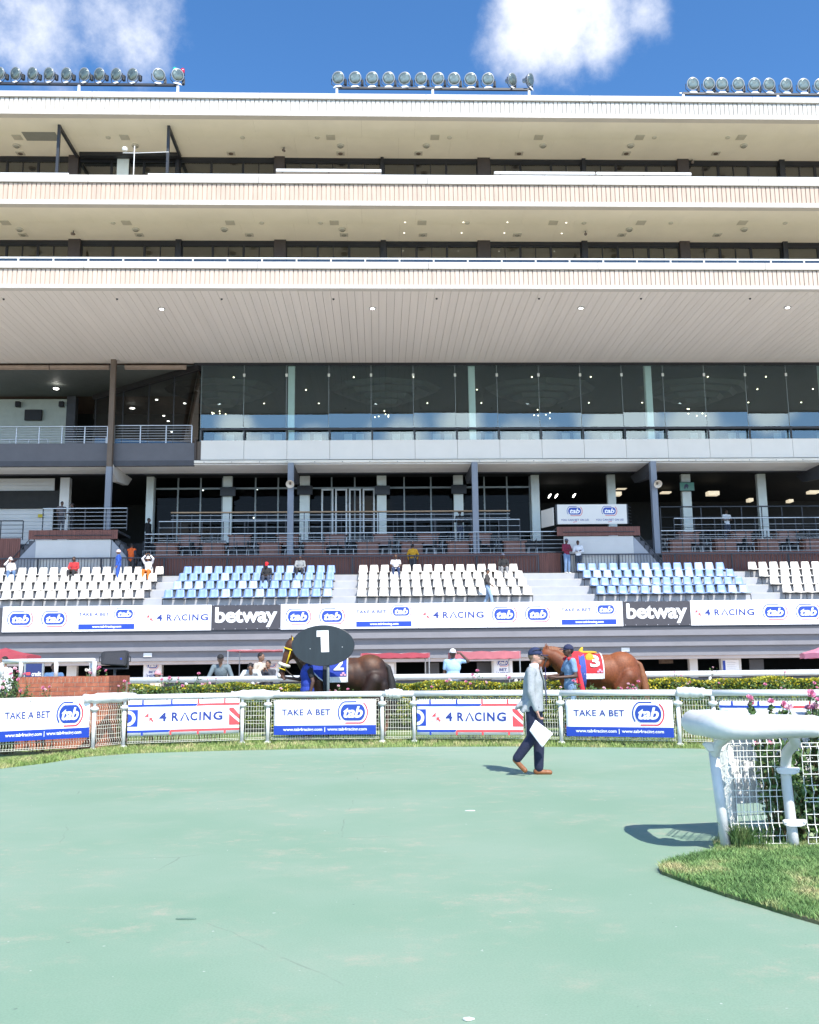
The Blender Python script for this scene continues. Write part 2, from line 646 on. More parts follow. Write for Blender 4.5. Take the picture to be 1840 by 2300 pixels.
# --- balcony windows
def windows(zlo, zhi, pill_px, py, seed, rows):
    rr = random.Random(seed)
    P('window_head', MB().box(XL, XR, YW - .02, YW + .3, zhi - .16, zhi + .045), 'black')
    for i, (xa, xb) in enumerate(rows):
        P('pillar', MB().box(xa, xb, YW - .16, YW + .32, zlo, zhi + .044), 'brownpillar' if i % 2 == 0 else 'black')
        if i + 1 < len(rows):
            xa2 = rows[i + 1][0]
            n = 3
            w = (xa2 - xb) / n
            for k in range(n):
                a, b_ = xb + k * w, xb + (k + 1) * w
                fr = MB()
                t = .05
                fr.box(a + .004, a + t, YW, YW + .1, zlo, zhi - .162)
                fr.box(b_ - t, b_ - .004, YW, YW + .1, zlo, zhi - .162)
                fr.box(a + t, b_ - t, YW + .002, YW + .098, zlo, zlo + .08)
                fr.box(a + t, b_ - t, YW + .002, YW + .098, zhi - .24, zhi - .162)
                if rr.random() < .7:
                    fr.box((a + b_) / 2 - .018, (a + b_) / 2 + .018, YW + .004, YW + .09, zlo + .08, zhi - .24)
                fo = P('balcony_window', fr, 'black')
                g = MB().add([(a + t, YW + .05, zlo + .08), (b_ - t, YW + .05, zlo + .08), (b_ - t, YW + .05, zhi - .24), (a + t, YW + .05, zhi - .24)], [(0, 1, 2, 3)])
                P('pane', g, 'glass_bal', fo)
                if rr.random() < .35:               # a pale blind behind some panes
                    bl = MB().box(a + .08, b_ - .08, YW + .35, YW + .37, zlo + .1, zlo + rr.uniform(.8, 1.7))
                    P('blind', bl, mat('blind', (.16, .15, .13), .9, .1), fo)


def bays(px, py, extend_l, extend_r):
    rows = [(xf(a, py, YW), xf(b, py, YW)) for a, b in px]
    st = (rows[-1][0] - rows[0][0]) / (len(rows) - 1)
    while rows[0][0] > XL + st:
        rows.insert(0, (rows[0][0] - st, rows[0][0] - st + .5))
    while rows[-1][1] < XR - st:
        rows.append((rows[-1][0] + st, rows[-1][0] + st + .5))
    return rows


windows(z3b + .55, z2b, [(0, 0)], 537, 4, bays([(156, 183), (396, 409), (617, 643), (855, 867), (1072, 1100), (1305, 1318), (1525, 1547), (1755, 1766)], 540, 0, 0))
windows(z2b + .55, z1b, [(0, 0)], 359, 9, bays([(156, 178), (396, 404), (617, 640), (855, 862), (1072, 1100), (1306, 1314), (1520, 1545), (1748, 1760)], 365, 0, 0))
for zz in (z3b + .55, z2b + .55):
    P('room_back', MB().box(XL, XR, 49, 49.1, zz, zz + 3.2), 'darkwall')

# --- balcony hand rails
def brail(ztop, h, px_posts, py, name, segs):
    b = MB()
    for xa, xb in segs:
        b.box(xa, xb, YF + .10, YF + .16, ztop + h - .06, ztop + h)
        b.box(xa, xb, YF + .11, YF + .15, ztop + .02, ztop + .05)
    o = b.build(name, M['white_paint'])
    q = MB()
    x = XL
    while x < XR:
        if any(a <= x <= c_ for a, c_ in segs):
            q.box(x, x + .055, YF + .105, YF + .155, ztop + .05, ztop + h - .062)
        x += 1.47
    q.build('rail_post', M['white_paint'], o)
    return o


o = brail(z3t, zf(577, YF) - z3t, None, 580, 'balcony_rail', [(XL, XR)])
g = MB()
xx = XL
while xx < XR:
    g.add([(xx + .07, YF + .13, z3t + .05), (xx + 1.46, YF + .13, z3t + .05), (xx + 1.46, YF + .13, zf(577, YF) - .06), (xx + .07, YF + .13, zf(577, YF) - .06)], [(0, 1, 2, 3)])
    xx += 1.47
g.build('glass_infill', M['glass_bal'], o)
tag(o, 'white handrail with dark infill running along the lowest of the ribbed balconies', 'railing')
o = brail(z2t, zf(390, YF) - z2t, None, 393, 'balcony_rail', [(XL, xf(152, 390, YF)), (xf(331, 390, YF), XR)])
tag(o, 'low white handrail on the upper ribbed balcony, with a gap on the left', 'railing')

# --- black braces on the upper balcony
for i, (px, pxb) in enumerate(((133, 172), (379, 404))):
    x = xf(px, 295, YF + .9)
    b = MB()
    b.box(x - .06, x + .06, YF + .84, YF + .96, z2b + .55, z1b + .02)
    b.box(x - .055, x + .055, YF + .962, YW - .17, z1b - .13, z1b + .018)
    o = b.build('balcony_post', M['post_black'])
    tag(o, ['black post and beam under the top roof, near the left edge of the photo', 'black post and beam under the top roof, right of the open gap in the rail'][i], 'post', 'black posts and beams on the upper balcony')

# --- rolled awnings on the upper balcony rail
for i, (pa, pb, py) in enumerate(((620, 857, 385), (1110, 1337, 388), (1339, 1553, 388))):
    xa, xb = xf(pa, py, YF + .25), xf(pb, py, YF + .25)
    z = zf(py, YF + .25)
    b = MB().box(xa, xb, YF + .22, YF + .42, z - .06, z + .09)
    o = b.build('rolled_awning', mat('awning_silver', (.62, .60, .58), .4, .08), bevel=.02)
    q = MB()
    for t in (.06, .5, .94):
        q.box(xa + (xb - xa) * t - .03, xa + (xb - xa) * t + .03, YF + .26, YF + .34, z2t, z - .062)
    q.box(xa, xb, YF + .25, YF + .30, z - .16, z - .10)
    q.build('bracket', M['rust_brown'], o)
    tag(o, ['silver rolled awning box on the upper balcony, alone above the second lounge bay', 'silver rolled awning box on the upper balcony, left one of the joined pair', 'silver rolled awning box on the upper balcony, right one of the joined pair'][i], 'awning', 'rolled awnings on the upper balcony')

# --- plank soffit
z_pl = z3b + .03
b = MB()
x = XL
while x < XR:
    b.box(x, x + .335, YF + .30, YG + .05, z_pl, z_pl + .05)
    x += .347
o = P('plank_ceiling', b, 'plank')
P('ceiling_slab', MB().box(XL, XR, YF + .31, 61, z_pl + .052, z_pl + .2), 'gap_brown', o)

# --- lounge level
XG = xf(447, 900, YG)                      # left end of the glazing
zpt, zpb = zf(988, YP), zf(1031, YP)       # parapet
zfl = zpt - .35
zhead = z_pl
P('window_head', MB().box(XG - .3, XR, YG - .06, YG + .12, zhead - .14, zhead - .004), 'black')
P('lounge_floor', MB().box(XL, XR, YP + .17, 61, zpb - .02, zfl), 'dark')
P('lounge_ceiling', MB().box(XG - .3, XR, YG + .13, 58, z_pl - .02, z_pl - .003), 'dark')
# panes
pane_px = [452, 547, 643, 739, 834, 928, 1022, 1117, 1210, 1304, 1397, 1490, 1583, 1676, 1769]
xs = [xf(p, 890, YG) for p in pane_px]
st = (xs[-1] - xs[0]) / (len(xs) - 1)
xs = [xs[0] + st * i for i in range(int((XR - xs[0]) / st) + 1)]
rr = random.Random(5)
for i in range(len(xs) - 1):
    a, b_ = xs[i] + .012, xs[i + 1] - .012
    dy = rr.uniform(-.006, .006)
    dz = rr.uniform(-.012, .012)
    g = MB().add([(a, YG + dy, zpt - .1), (b_, YG - dy, zpt - .1), (b_, YG - dy + dz, zhead - .142), (a, YG + dy + dz, zhead - .142)], [(0, 1, 2, 3)])
    po = P('lounge_pane', g, 'glass_big')
    P('seal', MB().box(xs[i] - .011, xs[i] + .011, YG - .012, YG + .012, zpt - .1, zhead - .142), bpy.data.materials.get('seal_grey') or mat('seal_grey', (.20, .24, .24), .4, .05), po)
    if i:
        q = MB().box(a - .07, a + .05, YG - .035, YG - .012, zf(842, YG) - .1, zf(842, YG) + .07)
        P('patch_fitting', q, mat('fitting', (.60, .60, .54), .4, .05) if i == 1 else bpy.data.materials['fitting'], po)
# side return of the glazing, running back at a slant to the left
xsb = xf(213, 870, 53.6)
g = MB().add([(XG, YG + .02, zpt - .1), (xsb, 53.6, zpt - .1), (xsb, 53.6, zhead - .14), (XG, YG + .02, zhead - .14)], [(0, 1, 2, 3)])
sg_ = P('side_glazing', g, 'glass_bal')
dv = Vector((xsb - XG, 53.58 - YG, 0))
hb_ = MB()
for (z0_, z1_) in ((zhead - .42, zhead - .04), (zfl + .02, zpt - .1)):
    hb_.tube([(XG - .02, YG + .04, (z0_ + z1_) / 2), (xsb, 53.62, (z0_ + z1_) / 2)], abs(z1_ - z0_) * .5, 4)
for k in (.22, .45, .7, .98):
    p_ = Vector((XG, YG + .03, 0)) + dv * k
    hb_.box(p_.x - .03, p_.x + .03, p_.y - .03, p_.y + .03, zfl, zhead - .1)
P('side_frame', hb_, 'black', sg_)
# pale columns behind the glass
for p in (655, 1060, 1457, 1850):
    x = xf(p, 890, YG + .35)
    P('lounge_column', MB().box(x - .17, x + .17, YG + .2, YG + .5, zfl, zhead), mat('column_pale', (.66, .70, .66), .6, .05) if p == 655 else bpy.data.materials['column_pale'])
# handrail in front of the glass
b = MB().box(xf(449, 963, YP), XR, YP + .02, YP + .10, zf(964.5, YP), zf(959.5, YP))
ro = P('lounge_handrail', b, 'black')
hp = [452, 546, 643, 739, 834, 929, 1025, 1121, 1215, 1311, 1404, 1498, 1592, 1685, 1779]
hx = [xf(p, 975, YP) for p in hp]
hs = (hx[-1] - hx[0]) / (len(hx) - 1)
hx = [hx[0] + hs * i for i in range(int((XR - hx[0]) / hs) + 1)]
for x in hx:
    P('handrail_post', MB().box(x - .04, x + .04, YP + .03, YP + .09, zpt + .002, zf(964.6, YP)), 'black', ro)
# white parapet panels + ledge
for i in range(len(hx) - 1):
    P('parapet_panel', MB().box(hx[i] + .008, hx[i + 1] - .008, YP, YP + .12, zpb, zpt), 'white_panel')
P('parapet_core', MB().box(XG - .1, XR, YP + .125, YP + .17, zpb, zpt - .01), 'rust_brown')
P('parapet_end', MB().box(XG - .12, XG - .02, YP - .03, YP + .8, zpb - .05, zpt + .1), 'brownpillar')
zl0, zl1 = zf(1038.5, YP - .1), zf(1032.5, YP - .1)
b = MB().box(XG - .1, XR, YP - .12, YP + .3, zl0, zl1)
P('ledge', b, 'ledge', bevel=.01)
q = MB()
x = XG + .4
while x < XR:
    q.box(x, x + .03, YP - .135, YP - .122, zl0 + .03, zl0 + .07)
    x += 1.42
P('drain_spout', q, 'black')
# grey parapet of the open balcony on the left
P('grey_parapet', MB().box(XL, XG - .13, YP + .01, YP + .2, zf(1040, YP), zf(993, YP)), 'grey_wall')
P('parapet_lip', MB().box(XL, XG - .13, YP - .04, YP + .19, zf(1044, YP), zf(1040.4, YP)), 'darkgrey')
# slatted underside
zu = zl0 - .02
b = MB()
y = YP + .0
while y < 49.9:
    b.box(XL, XR, y + .006, y + .135, zu - .03, zu)
    y += .142
uo = P('slatted_underside', b, 'slat')
P('underside_slab', MB().box(XL, XR, YP + .001, 49.95, zu + .001, zpb - .021), 'darkgrey')
P('underside_beam', MB().box(XL, XR, 49.96, 50.2, zu - .06, zpb - .021), 'darkgrey')
# steel columns with haunches
z_deck = zf(1290, YB)
for p, pt in ((243, None), (653, 1040), (1068, 1040), (1471, 1040), (1873, 1040)):
    py = 1150
    x = xf(p, py, YB + .35)
    b = MB()
    y0 = YB + .15
    ztop = z_pl if pt is None else zu - .032
    b.box(x - .15, x + .15, y0, y0 + .03, z_deck - 1.2, ztop)
    b.box(x - .15, x + .15, y0 + .27, y0 + .30, z_deck - 1.2, ztop)
    b.box(x - .03, x + .03, y0 + .031, y0 + .269, z_deck - 1.2, ztop)
    if pt is None:
        c1 = P('steel_column', MB().box(x - .15, x + .15, y0, y0 + .03, z_deck - 1.2, zu - .2).box(x - .15, x + .15, y0 + .2, y0 + .23, z_deck - 1.2, zu - .2).box(x - .03, x + .03, y0 + .031, y0 + .199, z_deck - 1.2, zu - .2), 'steel_blue')
        c2 = MB().box(x - .13, x + .13, y0 + .0, y0 + .03, zu - .198, z_pl - .002).box(x - .13, x + .13, y0 + .2, y0 + .23, zu - .198, z_pl - .002).box(x - .03, x + .03, y0 + .031, y0 + .199, zu - .198, z_pl - .002)
        P('upper_shaft', c2, 'rust_brown', c1)
    else:
        c1 = P('steel_column', b, 'steel_blue')
    h = MB().prism([(y0 + .31, zu - .035), (y0 + 4.0, zu - .035), (y0 + 3.2, zu - .55), (y0 + 1.2, zu - .75), (y0 + .31, zu - .45)], 'x', x - .14, x + .14)
    P('haunch', h, 'whitewall' if pt is None else 'darkgrey', c1)

# inside the lounge: ceiling, back wall, octagonal coffers, lamps
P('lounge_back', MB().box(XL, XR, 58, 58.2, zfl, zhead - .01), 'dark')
cof = MB()
for bx in (-9.0, 0.4, 9.4, 18.4):
    for k, (ra, zz) in enumerate(((3.0, .0), (2.3, .28), (1.5, .55), (.8, .8))):
        Mz = Matrix.Scale(.62, 3, (0, 1, 0))
        cof.lathe([(ra, -zz - .26), (ra + .25, -zz)], (bx, 52.4, zhead - .03), 8, M=Mz)
P('ceiling_coffer', cof, mat('coffer', (.05, .05, .042), .7, .15))
rr = random.Random(11)
lm, lw = MB(), MB()
for bx in (-9.0, 0.4, 9.4, 18.4):
    for k in range(6):
        lm.ell((bx + rr.uniform(-.6, .6), 52.4 + rr.uniform(-.4, .4), zhead - 1.6 + rr.uniform(-.2, .25)), (.03, .03, .03), 6, 4)
for yy in (50.2, 52.6, 55.4):
    x = XG + 1.2 + (yy - 49) * .2
    while x < XR:
        lm.ell((x, yy, zhead - .09), (.042, .042, .025), 8, 4)
        x += 3.3
P('lounge_downlight', lm, 'lamp')
x = XG - 6
for (px, py, Y) in ((126, 873, 51.5), (352, 898, 53), (368, 934, 55), (378, 946, 56), (386, 970, 57), (300, 917, 55), (415, 906, 54)):
    if Y:
        c_ = at(px, py, Y)
        lw.ell(c_, (.16, .16, .05) if px == 126 else (.09, .09, .03), 10, 4)
P('balcony_downlight', lw, 'lampw')
# lounge tables and chairs just inside the glass
M['lounge_seat'] = mat('lounge_seat', (.22, .23, .24), .5, .2)
x = XG + .7
k = 0
lc0 = None
while x < XR - 6:
    for dx in (0, .62):
        lab = 'pale lounge chair just behind the glass, number %d from the left end of the glazing' % (k + 1)
        lab = '%s pale lounge chair behind the glass, counted from the left end of the glazing' % (ORD[k] if k < 20 else ['twenty first', 'twenty second', 'twenty third', 'twenty fourth', 'twenty fifth', 'twenty sixth', 'twenty seventh', 'twenty eighth'][min(k - 20, 7)])
        if lc0 is None:
            lc0 = thing('lounge_chair', lab, 'chair', (x + dx + .21, YG + .8, zfl), 0, 'lounge chairs behind the glass')
            MB().box(-.21, .21, 0, .06, .45, .95).build('backrest', M['lounge_seat'], lc0, bevel=.02)
            MB().box(-.21, .21, .07, .4, .42, .48).build('seat', M['lounge_seat'], lc0, bevel=.02)
            for ax in (-.19, .16):
                for ay in (.02, .35):
                    MB().box(ax, ax + .03, ay, ay + .03, .002, .419).build('leg', M['chrome'], lc0)
            c_ = lc0
        else:
            c_ = copy_tree(lc0)
            c_.location = (x + dx + .21, YG + .8, zfl)
            c_['label'] = lab
        k += 1
    x += 2.3 + .25 * math.sin(k)
# open balcony at the left: back wall, light wall, screen
P('balcony_partition', MB().box(XL, xf(150, 930, 54), 54, 54.2, zfl, zf(895, 54)), mat('pale_green_wall', (.46, .50, .45), .6, .08))
P('balcony_ceiling', MB().box(XL, XG - .4, 48.3, 54, zhead - .04, zhead - .006), mat('ceiling_grey', (.13, .14, .13), .6, .1))
P('side_pier', MB().box(xf(150, 930, 54) + .001, xf(170, 930, 54), 53.9, 54.4, zfl, zhead - .05), 'darkgrey')
c_ = at(72, 930, 53.6)
tv = MB().box(c_.x - .5, c_.x + .5, 53.75, 53.9, c_.z - .32, c_.z + .32).build('television', M['black'], bevel=.02)
tag(tv, 'black television on the pale wall of the open balcony at upper left', 'television')
for px, nm in ((39, 'left'), (137, 'right')):
    c_ = at(px, 907, 53.7)
    o = MB().box(c_.x - .14, c_.x + .14, 53.68, 53.92, c_.z - .16, c_.z + .16).build('wall_speaker', M['black'], bevel=.02)
    tag(o, 'small black wall speaker to the %s of the balcony television' % nm, 'speaker', 'wall speakers by the balcony television')
# rolled fabric blinds under the plank ceiling at the left
for i, (pa, pb) in enumerate(((0, 110), (112, 245), (280, 418))):
    xa, xb = xf(pa, 822, YG - .1) - (3.5 if i == 0 else 0), xf(pb, 822, YG - .1)
    o = MB().tube([(xa, YG - .05, zf(824, YG)), (xb, YG - .05, zf(824, YG))], .10, 8).box(xa, xb, YG - .02, YG, zf(829, YG) - .02, zf(824, YG)).build('rolled_blind', mat('blind_brown', (.30, .22, .17), .8, .15) if i == 0 else bpy.data.materials['blind_brown'])
    tag(o, ['brown rolled blind at the far left end under the plank ceiling', 'brown rolled blind just left of the tall brown column', 'brown rolled blind between the tall brown column and the glazing'][i], 'blind', 'rolled blinds over the open balcony')


# --- generic steel railing
def railing(x0, x1, Y, z, h, n_rails, label, spacing=1.15, end_bend=True, rail_m='chrome', post_m='chrome', xs=None, top_r=.028, name='steel_railing', group=None, posts_w=.045):
    o = thing(name, label, 'railing', ((x0 + x1) / 2, Y, z), 0, group)
    ox, L = (x0 + x1) / 2, (x1 - x0)
    for k in range(n_rails):
        zz = h - k * (h - .12) / max(n_rails - 1, 1)
        r_ = top_r if k == 0 else .0115
        MB().tube([(-L / 2, 0, zz), (L / 2, 0, zz)], r_, 6).build('top_rail' if k == 0 else 'rail', M[rail_m], o)
    n = max(1, round(L / spacing))
    for i in range(n + 1):
        x = -L / 2 + L * i / n
        MB().box(x - posts_w / 2, x + posts_w / 2, .016, .016 + posts_w, 0, h - .005).build('post', M[post_m], o)
    return o


zgp = zf(993, YP)
railing(XL + 6, xf(240, 970, YP), YP + .1, zgp, zf(955, YP) - zgp, 7, 'steel railing on the grey parapet left of the tall brown column', 1.2)
railing(xf(256, 970, YP), xf(430, 970, YP), YP + .1, zgp, zf(953, YP) - zgp, 7, 'steel railing on the grey parapet between the brown column and the glazing', 1.2)
railing(xf(142, 940, 51), xf(240, 940, 51), 51, zfl + .4, 1.0, 6, 'steel railing further back on the open balcony, behind the front one', 1.2)
railing(xf(-60, 935, 52.5), xf(110, 935, 52.5), 52.5, zfl + .6, 1.0, 6, 'steel railing on the raised floor under the balcony television', 1.2)

# recess, pale door and aerial on the upper balcony at the left
za, zb_ = z2b + .55, z1b
P('recess_header', MB().box(xf(180, 350, YW - .3), xf(402, 350, YW - .3), YW - .45, YW - .17, zf(357, YW - .3), zb_ + .01), 'black')
P('pale_door', MB().box(xf(263, 375, YW - .1), xf(289, 375, YW - .1), YW - .12, YW - .04, za, zf(358, YW - .1)), 'column_pale' if False else bpy.data.materials['column_pale'])
c_ = at(300, 390, YF + .6)
o = thing('aerial_mast', 'thin white aerial mast with a cross arm on the upper balcony at the left', 'aerial', (c_.x, YF + .6, z2t - .1))
hm = zf(332, YF + .6) - z2t + .1
MB().tube([(0, 0, 0), (0, 0, hm)], .022, 6).build('mast', M['white_paint'], o)
MB().tube([(-.5, 0, hm - .33), (.1, 0, hm - .33), (1.5, 0, hm - .27)], .016, 6).build('cross_arm', M['white_paint'], o)
MB().lathe([(.10, -.06), (.12, 0), (.10, .08)], (-.42, 0, hm - .16), 10).build('receiver', M['white_paint'], o)
# ---------------------------------------------------------------- lower level: decks, bar front, stairs, seats
zD1 = zf(1247, YB)            # floor of the first deck
zS5 = zf(1291, 46.6)          # top step behind the seats
YD2, YD3 = 48.9, 50.0
zD2 = zD1 + .62
zD3 = zD2 + .45
YGL = 52.3                    # bar glazing
P('deck_floor', MB().box(XL, XR, YB + .06, YD2, zD1 - .2, zD1), 'deck')
P('deck_floor', MB().box(XL, XR, YD2 + .002, YD3, zD1 - .2, zD2), 'deck')
P('deck_floor', MB().box(XL, XR, YD3 + .002, 61, zD1 - .2, zD3), 'deck')


def cladding(x0, x1, Y, z0, z1, parent=None, name='timber_cladding', m='wood'):
    b = MB()
    n = max(1, round((x1 - x0) / .105))
    w = (x1 - x0) / n
    for i in range(n):
        b.box(x0 + i * w + .004, x0 + (i + 1) * w - .004, Y + .004 * ((i * 5) % 3), Y + .05, z0, z1)
    return P(name, b, m, parent)


xa_st = [xf(82, 1230, YB), xf(250, 1230, YB), xf(325, 1230, YB), xf(1262, 1230, YB), xf(1422, 1230, YB), xf(1487, 1230, YB)]
cladding(xa_st[2], xa_st[3] - .0, YB, zS5 - .02, zD1 + .06)
cladding(xa_st[5], XR, YB, zS5 - .02, zD1 + .06)
cladding(XL, xf(45, 1230, YB), YB, zS5 - .02, zD1 + 1.0)
P('wall_core', MB().box(XL, XR, YB + .055, YB + .06, zS5 - 1.5, zD1 - .01), 'dark')


# white boarded stair blocks with a timber band, one at the left and one at the right
def stairblock(x0, x1, pxa, pxb, left):
    zt = zf(1208, YB)
    zb2 = zf(1186, YB - .15)
    b = MB()
    z = zS5 - .1
    while z < zt:
        b.box(x0, x1, YB - .12, YB - .02, z, min(z + .115, zt))
        z += .118
    o = P('white_boarding', b, 'whitewall')
    cladding(x0 - .35, x1 + .35, YB - .22, zt + .02, zb2, o, 'timber_band')
    P('block_top', MB().box(x0 - .35, x1 + .35, YB - .16, YB + 2.2, zb2 - .12, zb2 - .004), 'darkgrey', o)
    # slanted stair cheek
    for s in ((1,) if not left else (1, -1)):
        xs = x1 if s > 0 else x0
        P('stair_cheek', MB().prism([(xs + s * .02, zt), (xs + s * 1.75, zS5 - .02), (xs + s * 1.75, zS5 - .3), (xs + s * .02, zS5 - .3)] if s < 0 else [(xs + .02, zS5 - .3), (xs + 1.75, zS5 - .3), (xs + 1.75, zS5 - .02), (xs + .02, zt)], 'y', YB - .05, YB + .05), 'riser', o)
        st = MB()
        for k in range(9):
            xx = xs + s * (.15 + k * .22)
            st.box(min(xx, xx + s * .26), max(xx, xx + s * .26), YB + .051, YB + 1.3, zS5 - .3, zt - .02 - k * (zt - zS5) / 9)
        P('stair', st, 'grey_wall', o)
        MB().tube([(xs + s * .1, YB - .09, zt + .32), (xs + s * .1, YB - .09, zt - .05)], .022, 6).tube([(xs + s * .1, YB - .09, zt + .30), (xs + s * 1.7, YB - .09, zS5 + .35)], .022, 6).build('stair_handrail', M['post_black'], o)
    MB().tube([(x0 - .05, YB - .27, zt + .2), (x1 + .05, YB - .27, zt + .2)], .022, 6).build('band_handrail', M['post_black'], o)
    return zb2


zbt = stairblock(xa_st[0], xa_st[1], 0, 0, True)
stairblock(xa_st[3] + .1, xa_st[4], 0, 0, False)
zrt = zf(1138, YB)
railing(xf(96, 1160, YB - .05), xf(285, 1160, YB - .05), YB - .05, zbt, zrt - zbt, 6, 'black and steel railing standing on the timber band of the left stair block', 1.05, post_m='post_black')
# the two deck railings in the centre and at the right
h1 = zf(1196, YB + .1) - zD1
railing(xf(325, 1220, YB + .1), xf(1268, 1220, YB + .1), YB + .1, zD1, h1, 6, 'long front steel railing with black posts before the central bar terrace', 1.11, post_m='post_black', group=None)
railing(xf(1486, 1220, YB + .1), XR, YB + .1, zD1, h1, 6, 'front steel railing with black posts on the right hand terrace', 1.11, post_m='post_black')
h2 = zf(1168, YD2 + .1) - zD2
railing(xf(357, 1180, YD2 + .1), xf(1168, 1180, YD2 + .1), YD2 + .1, zD2, h2, 5, 'second steel railing one tier up on the central bar terrace', 1.1, post_m='post_black')
railing(xf(1515, 1180, YD2 + .1), XR, YD2 + .1, zD2, h2, 5, 'second steel railing one tier up on the right hand terrace', 1.1, post_m='post_black')
railing(xf(1484, 1150, YD3 + .1), XR, YD3 + .1, zD3, zf(1142, YD3 + .1) - zD3, 4, 'black topped third railing at the back of the right hand terrace', 1.15, rail_m='post_black', post_m='post_black', top_r=.04)
railing(XL, xf(52, 1170, YB + .6), YB + .6, zf(1203, YB), zf(1160, YB) - zf(1203, YB), 5, 'black railing at the left edge of the photo beside the stairs', 1.1, rail_m='post_black', post_m='post_black')
# the pale timber drinks counter
xa, xb = xf(385, 1148, YD3 + .1), xf(1145, 1148, YD3 + .1)
zc = zf(1149, YD3 + .1)
o = thing('drinks_counter', 'long narrow pale timber drinks counter at the back of the central terrace', 'counter', ((xa + xb) / 2, YD3 + .1, zD3))
MB().box((xa - xb) / 2, (xb - xa) / 2, -.12, .12, zc - zD3 - .03, zc - zD3 + .03).build('counter_top', M['woodlight'], o)
n = 18
for i in range(n + 1):
    x = (xa - xb) / 2 + .1 + (xb - xa - .2) * i / n
    MB().box(x - .02, x + .02, -.02, .02, 0, zc - zD3 - .031).build('post', M['post_black'], o)
for k in range(2):
    MB().tube([((xa - xb) / 2, -.03, zc - zD3 - .16 - k * .22), ((xb - xa) / 2, -.03, zc - zD3 - .16 - k * .22)], .013, 6).build('rail', M['chrome'], o)
# black picket railing behind the back row of seats
zpk = zf(1247, 46.85)
pk0 = None
for i, (pa, pb, lab) in enumerate(((-60, 1210, 'long black picket railing behind the back row of seats, left and centre'), (1262, 1900, 'black picket railing behind the seats at the right, starting by the maroon jacket'))):
    xa, xb = xf(pa, 1270, 46.85), xf(pb, 1270, 46.85)
    o = thing('picket_railing', lab, 'railing', ((xa + xb) / 2, 46.85, zS5))
    L = xb - xa
    MB().box(-L / 2, L / 2, -.04, .04, zpk - zS5 - .06, zpk - zS5).build('top_rail', M['darkgrey'], o)
    MB().box(-L / 2, L / 2, -.015, .015, .06, .09).build('bottom_rail', M['darkgrey'], o)
    b = MB()
    x = -L / 2
    while x <= L / 2:
        b.box(x - .011, x + .011, -.011, .011, .091, zpk - zS5 - .061)
        x += .155
    b.build('picket_infill', M['darkgrey'], o)
    n = round(L / 3.1)
    for k in range(n + 1):
        MB().box(-L / 2 + L * k / n - .035, -L / 2 + L * k / n + .035, .045, .095, -.02, zpk - zS5 - .02).build('post', M['darkgrey'], o)

# bar glazing under the slatted ceiling
zgt = zpb - .6
xg0, xg1 = xf(348, 1100, YGL), xf(1192, 1100, YGL)
fr = MB()
for p in (348, 400, 451, 500, 574, 625, 680, 745, 797, 848, 908, 968, 1020, 1088, 1139, 1190):
    x = xf(p, 1100, YGL)
    fr.box(x - .04, x + .04, YGL, YGL + .1, zD3, zgt + .6)
zmid = zf(1095, YGL)
fr.box(xg0, xg1, YGL + .01, YGL + .08, zmid - .05, zmid + .05)
go = P('bar_glazing', fr, 'mullion')
P('pane', MB().add([(xg0, YGL + .05, zD3), (xg1, YGL + .05, zD3), (xg1, YGL + .05, zgt + .6), (xg0, YGL + .05, zgt + .6)], [(0, 1, 2, 3)]), 'glass_low', go)
# folding door leaves, pale frames
d = MB()
for k in range(4):
    xa, xb = xf(722 + k * 31, 1130, YGL - .12), xf(749 + k * 31, 1130, YGL - .12)
    zt = zf(1097, YGL - .12)
    d.box(xa, xa + .09, YGL - .16, YGL - .1, zD3, zt)
    d.box(xb - .09, xb, YGL - .16, YGL - .1, zD3, zt)
    d.box(xa + .09, xb - .09, YGL - .158, YGL - .102, zt - .1, zt)
P('folding_door', d, mat('door_frame', (.62, .64, .64), .5, .05), go)
# pale piers between the bays
for (pa, pb, lo, hi) in ((0, 0, 0, 0), (502, 522, 1040, 1290), (674, 696, 1040, 1290), (847, 868, 1040, 1290), (1019, 1040, 1040, 1290), (1193, 1211, 1040, 1290),
                         (1364, 1382, 1040, 1290), (1531, 1551, 1040, 1290), (1701, 1720, 1040, 1290), (330, 346, 1040, 1290), (1868, 1886, 1040, 1290)):
    if pa:
        xa, xb = xf(pa, 1110, YGL - .3), xf(pb, 1110, YGL - .3)
        P('pier', MB().box(xa, xb, YGL - .45, YGL - .17, zD3, zpb - .03), 'column_pale' if False else bpy.data.materials['column_pale'])
# televisions hung on the piers
for i, (px, py, lab) in enumerate(((512, 1104, 'black television on the first pale pier right of the left stairs'), (685, 1101, 'black television beside the horn column in the centre left bay'),
                                   (859, 1101, 'black television on the pier in the middle bay'), (1031, 1099, 'black television behind the third steel column'),
                                   (1543, 1093, 'television with a green racing picture on the right hand terrace'))):
    c_ = at(px, py, YGL - .62)
    o = MB().box(c_.x - .43, c_.x + .43, YGL - .66, YGL - .56, c_.z - .26, c_.z + .26).build('television', M['black'], bevel=.015)
    tag(o, lab, 'television')
    if i == 4:
        s = Flat((c_.x, YGL - .662, c_.z), (1, 0, 0), (0, 0, 1), (0, -1, 0))
        s.rect('screen', -.40, .40, -.23, .23, .002)
        s.poly('figure', [(-.2, -.1), (-.12, .12), (0, .16), (.1, .05), (.02, -.15), (-.05, -.02), (-.12, -.16)], .004)
        s.build(o, {'screen': mat('screen_green', (.03, .10, .08), .3, 0, emit=.35), 'figure': mat('screen_dark', (.01, .015, .05), .3, 0)})
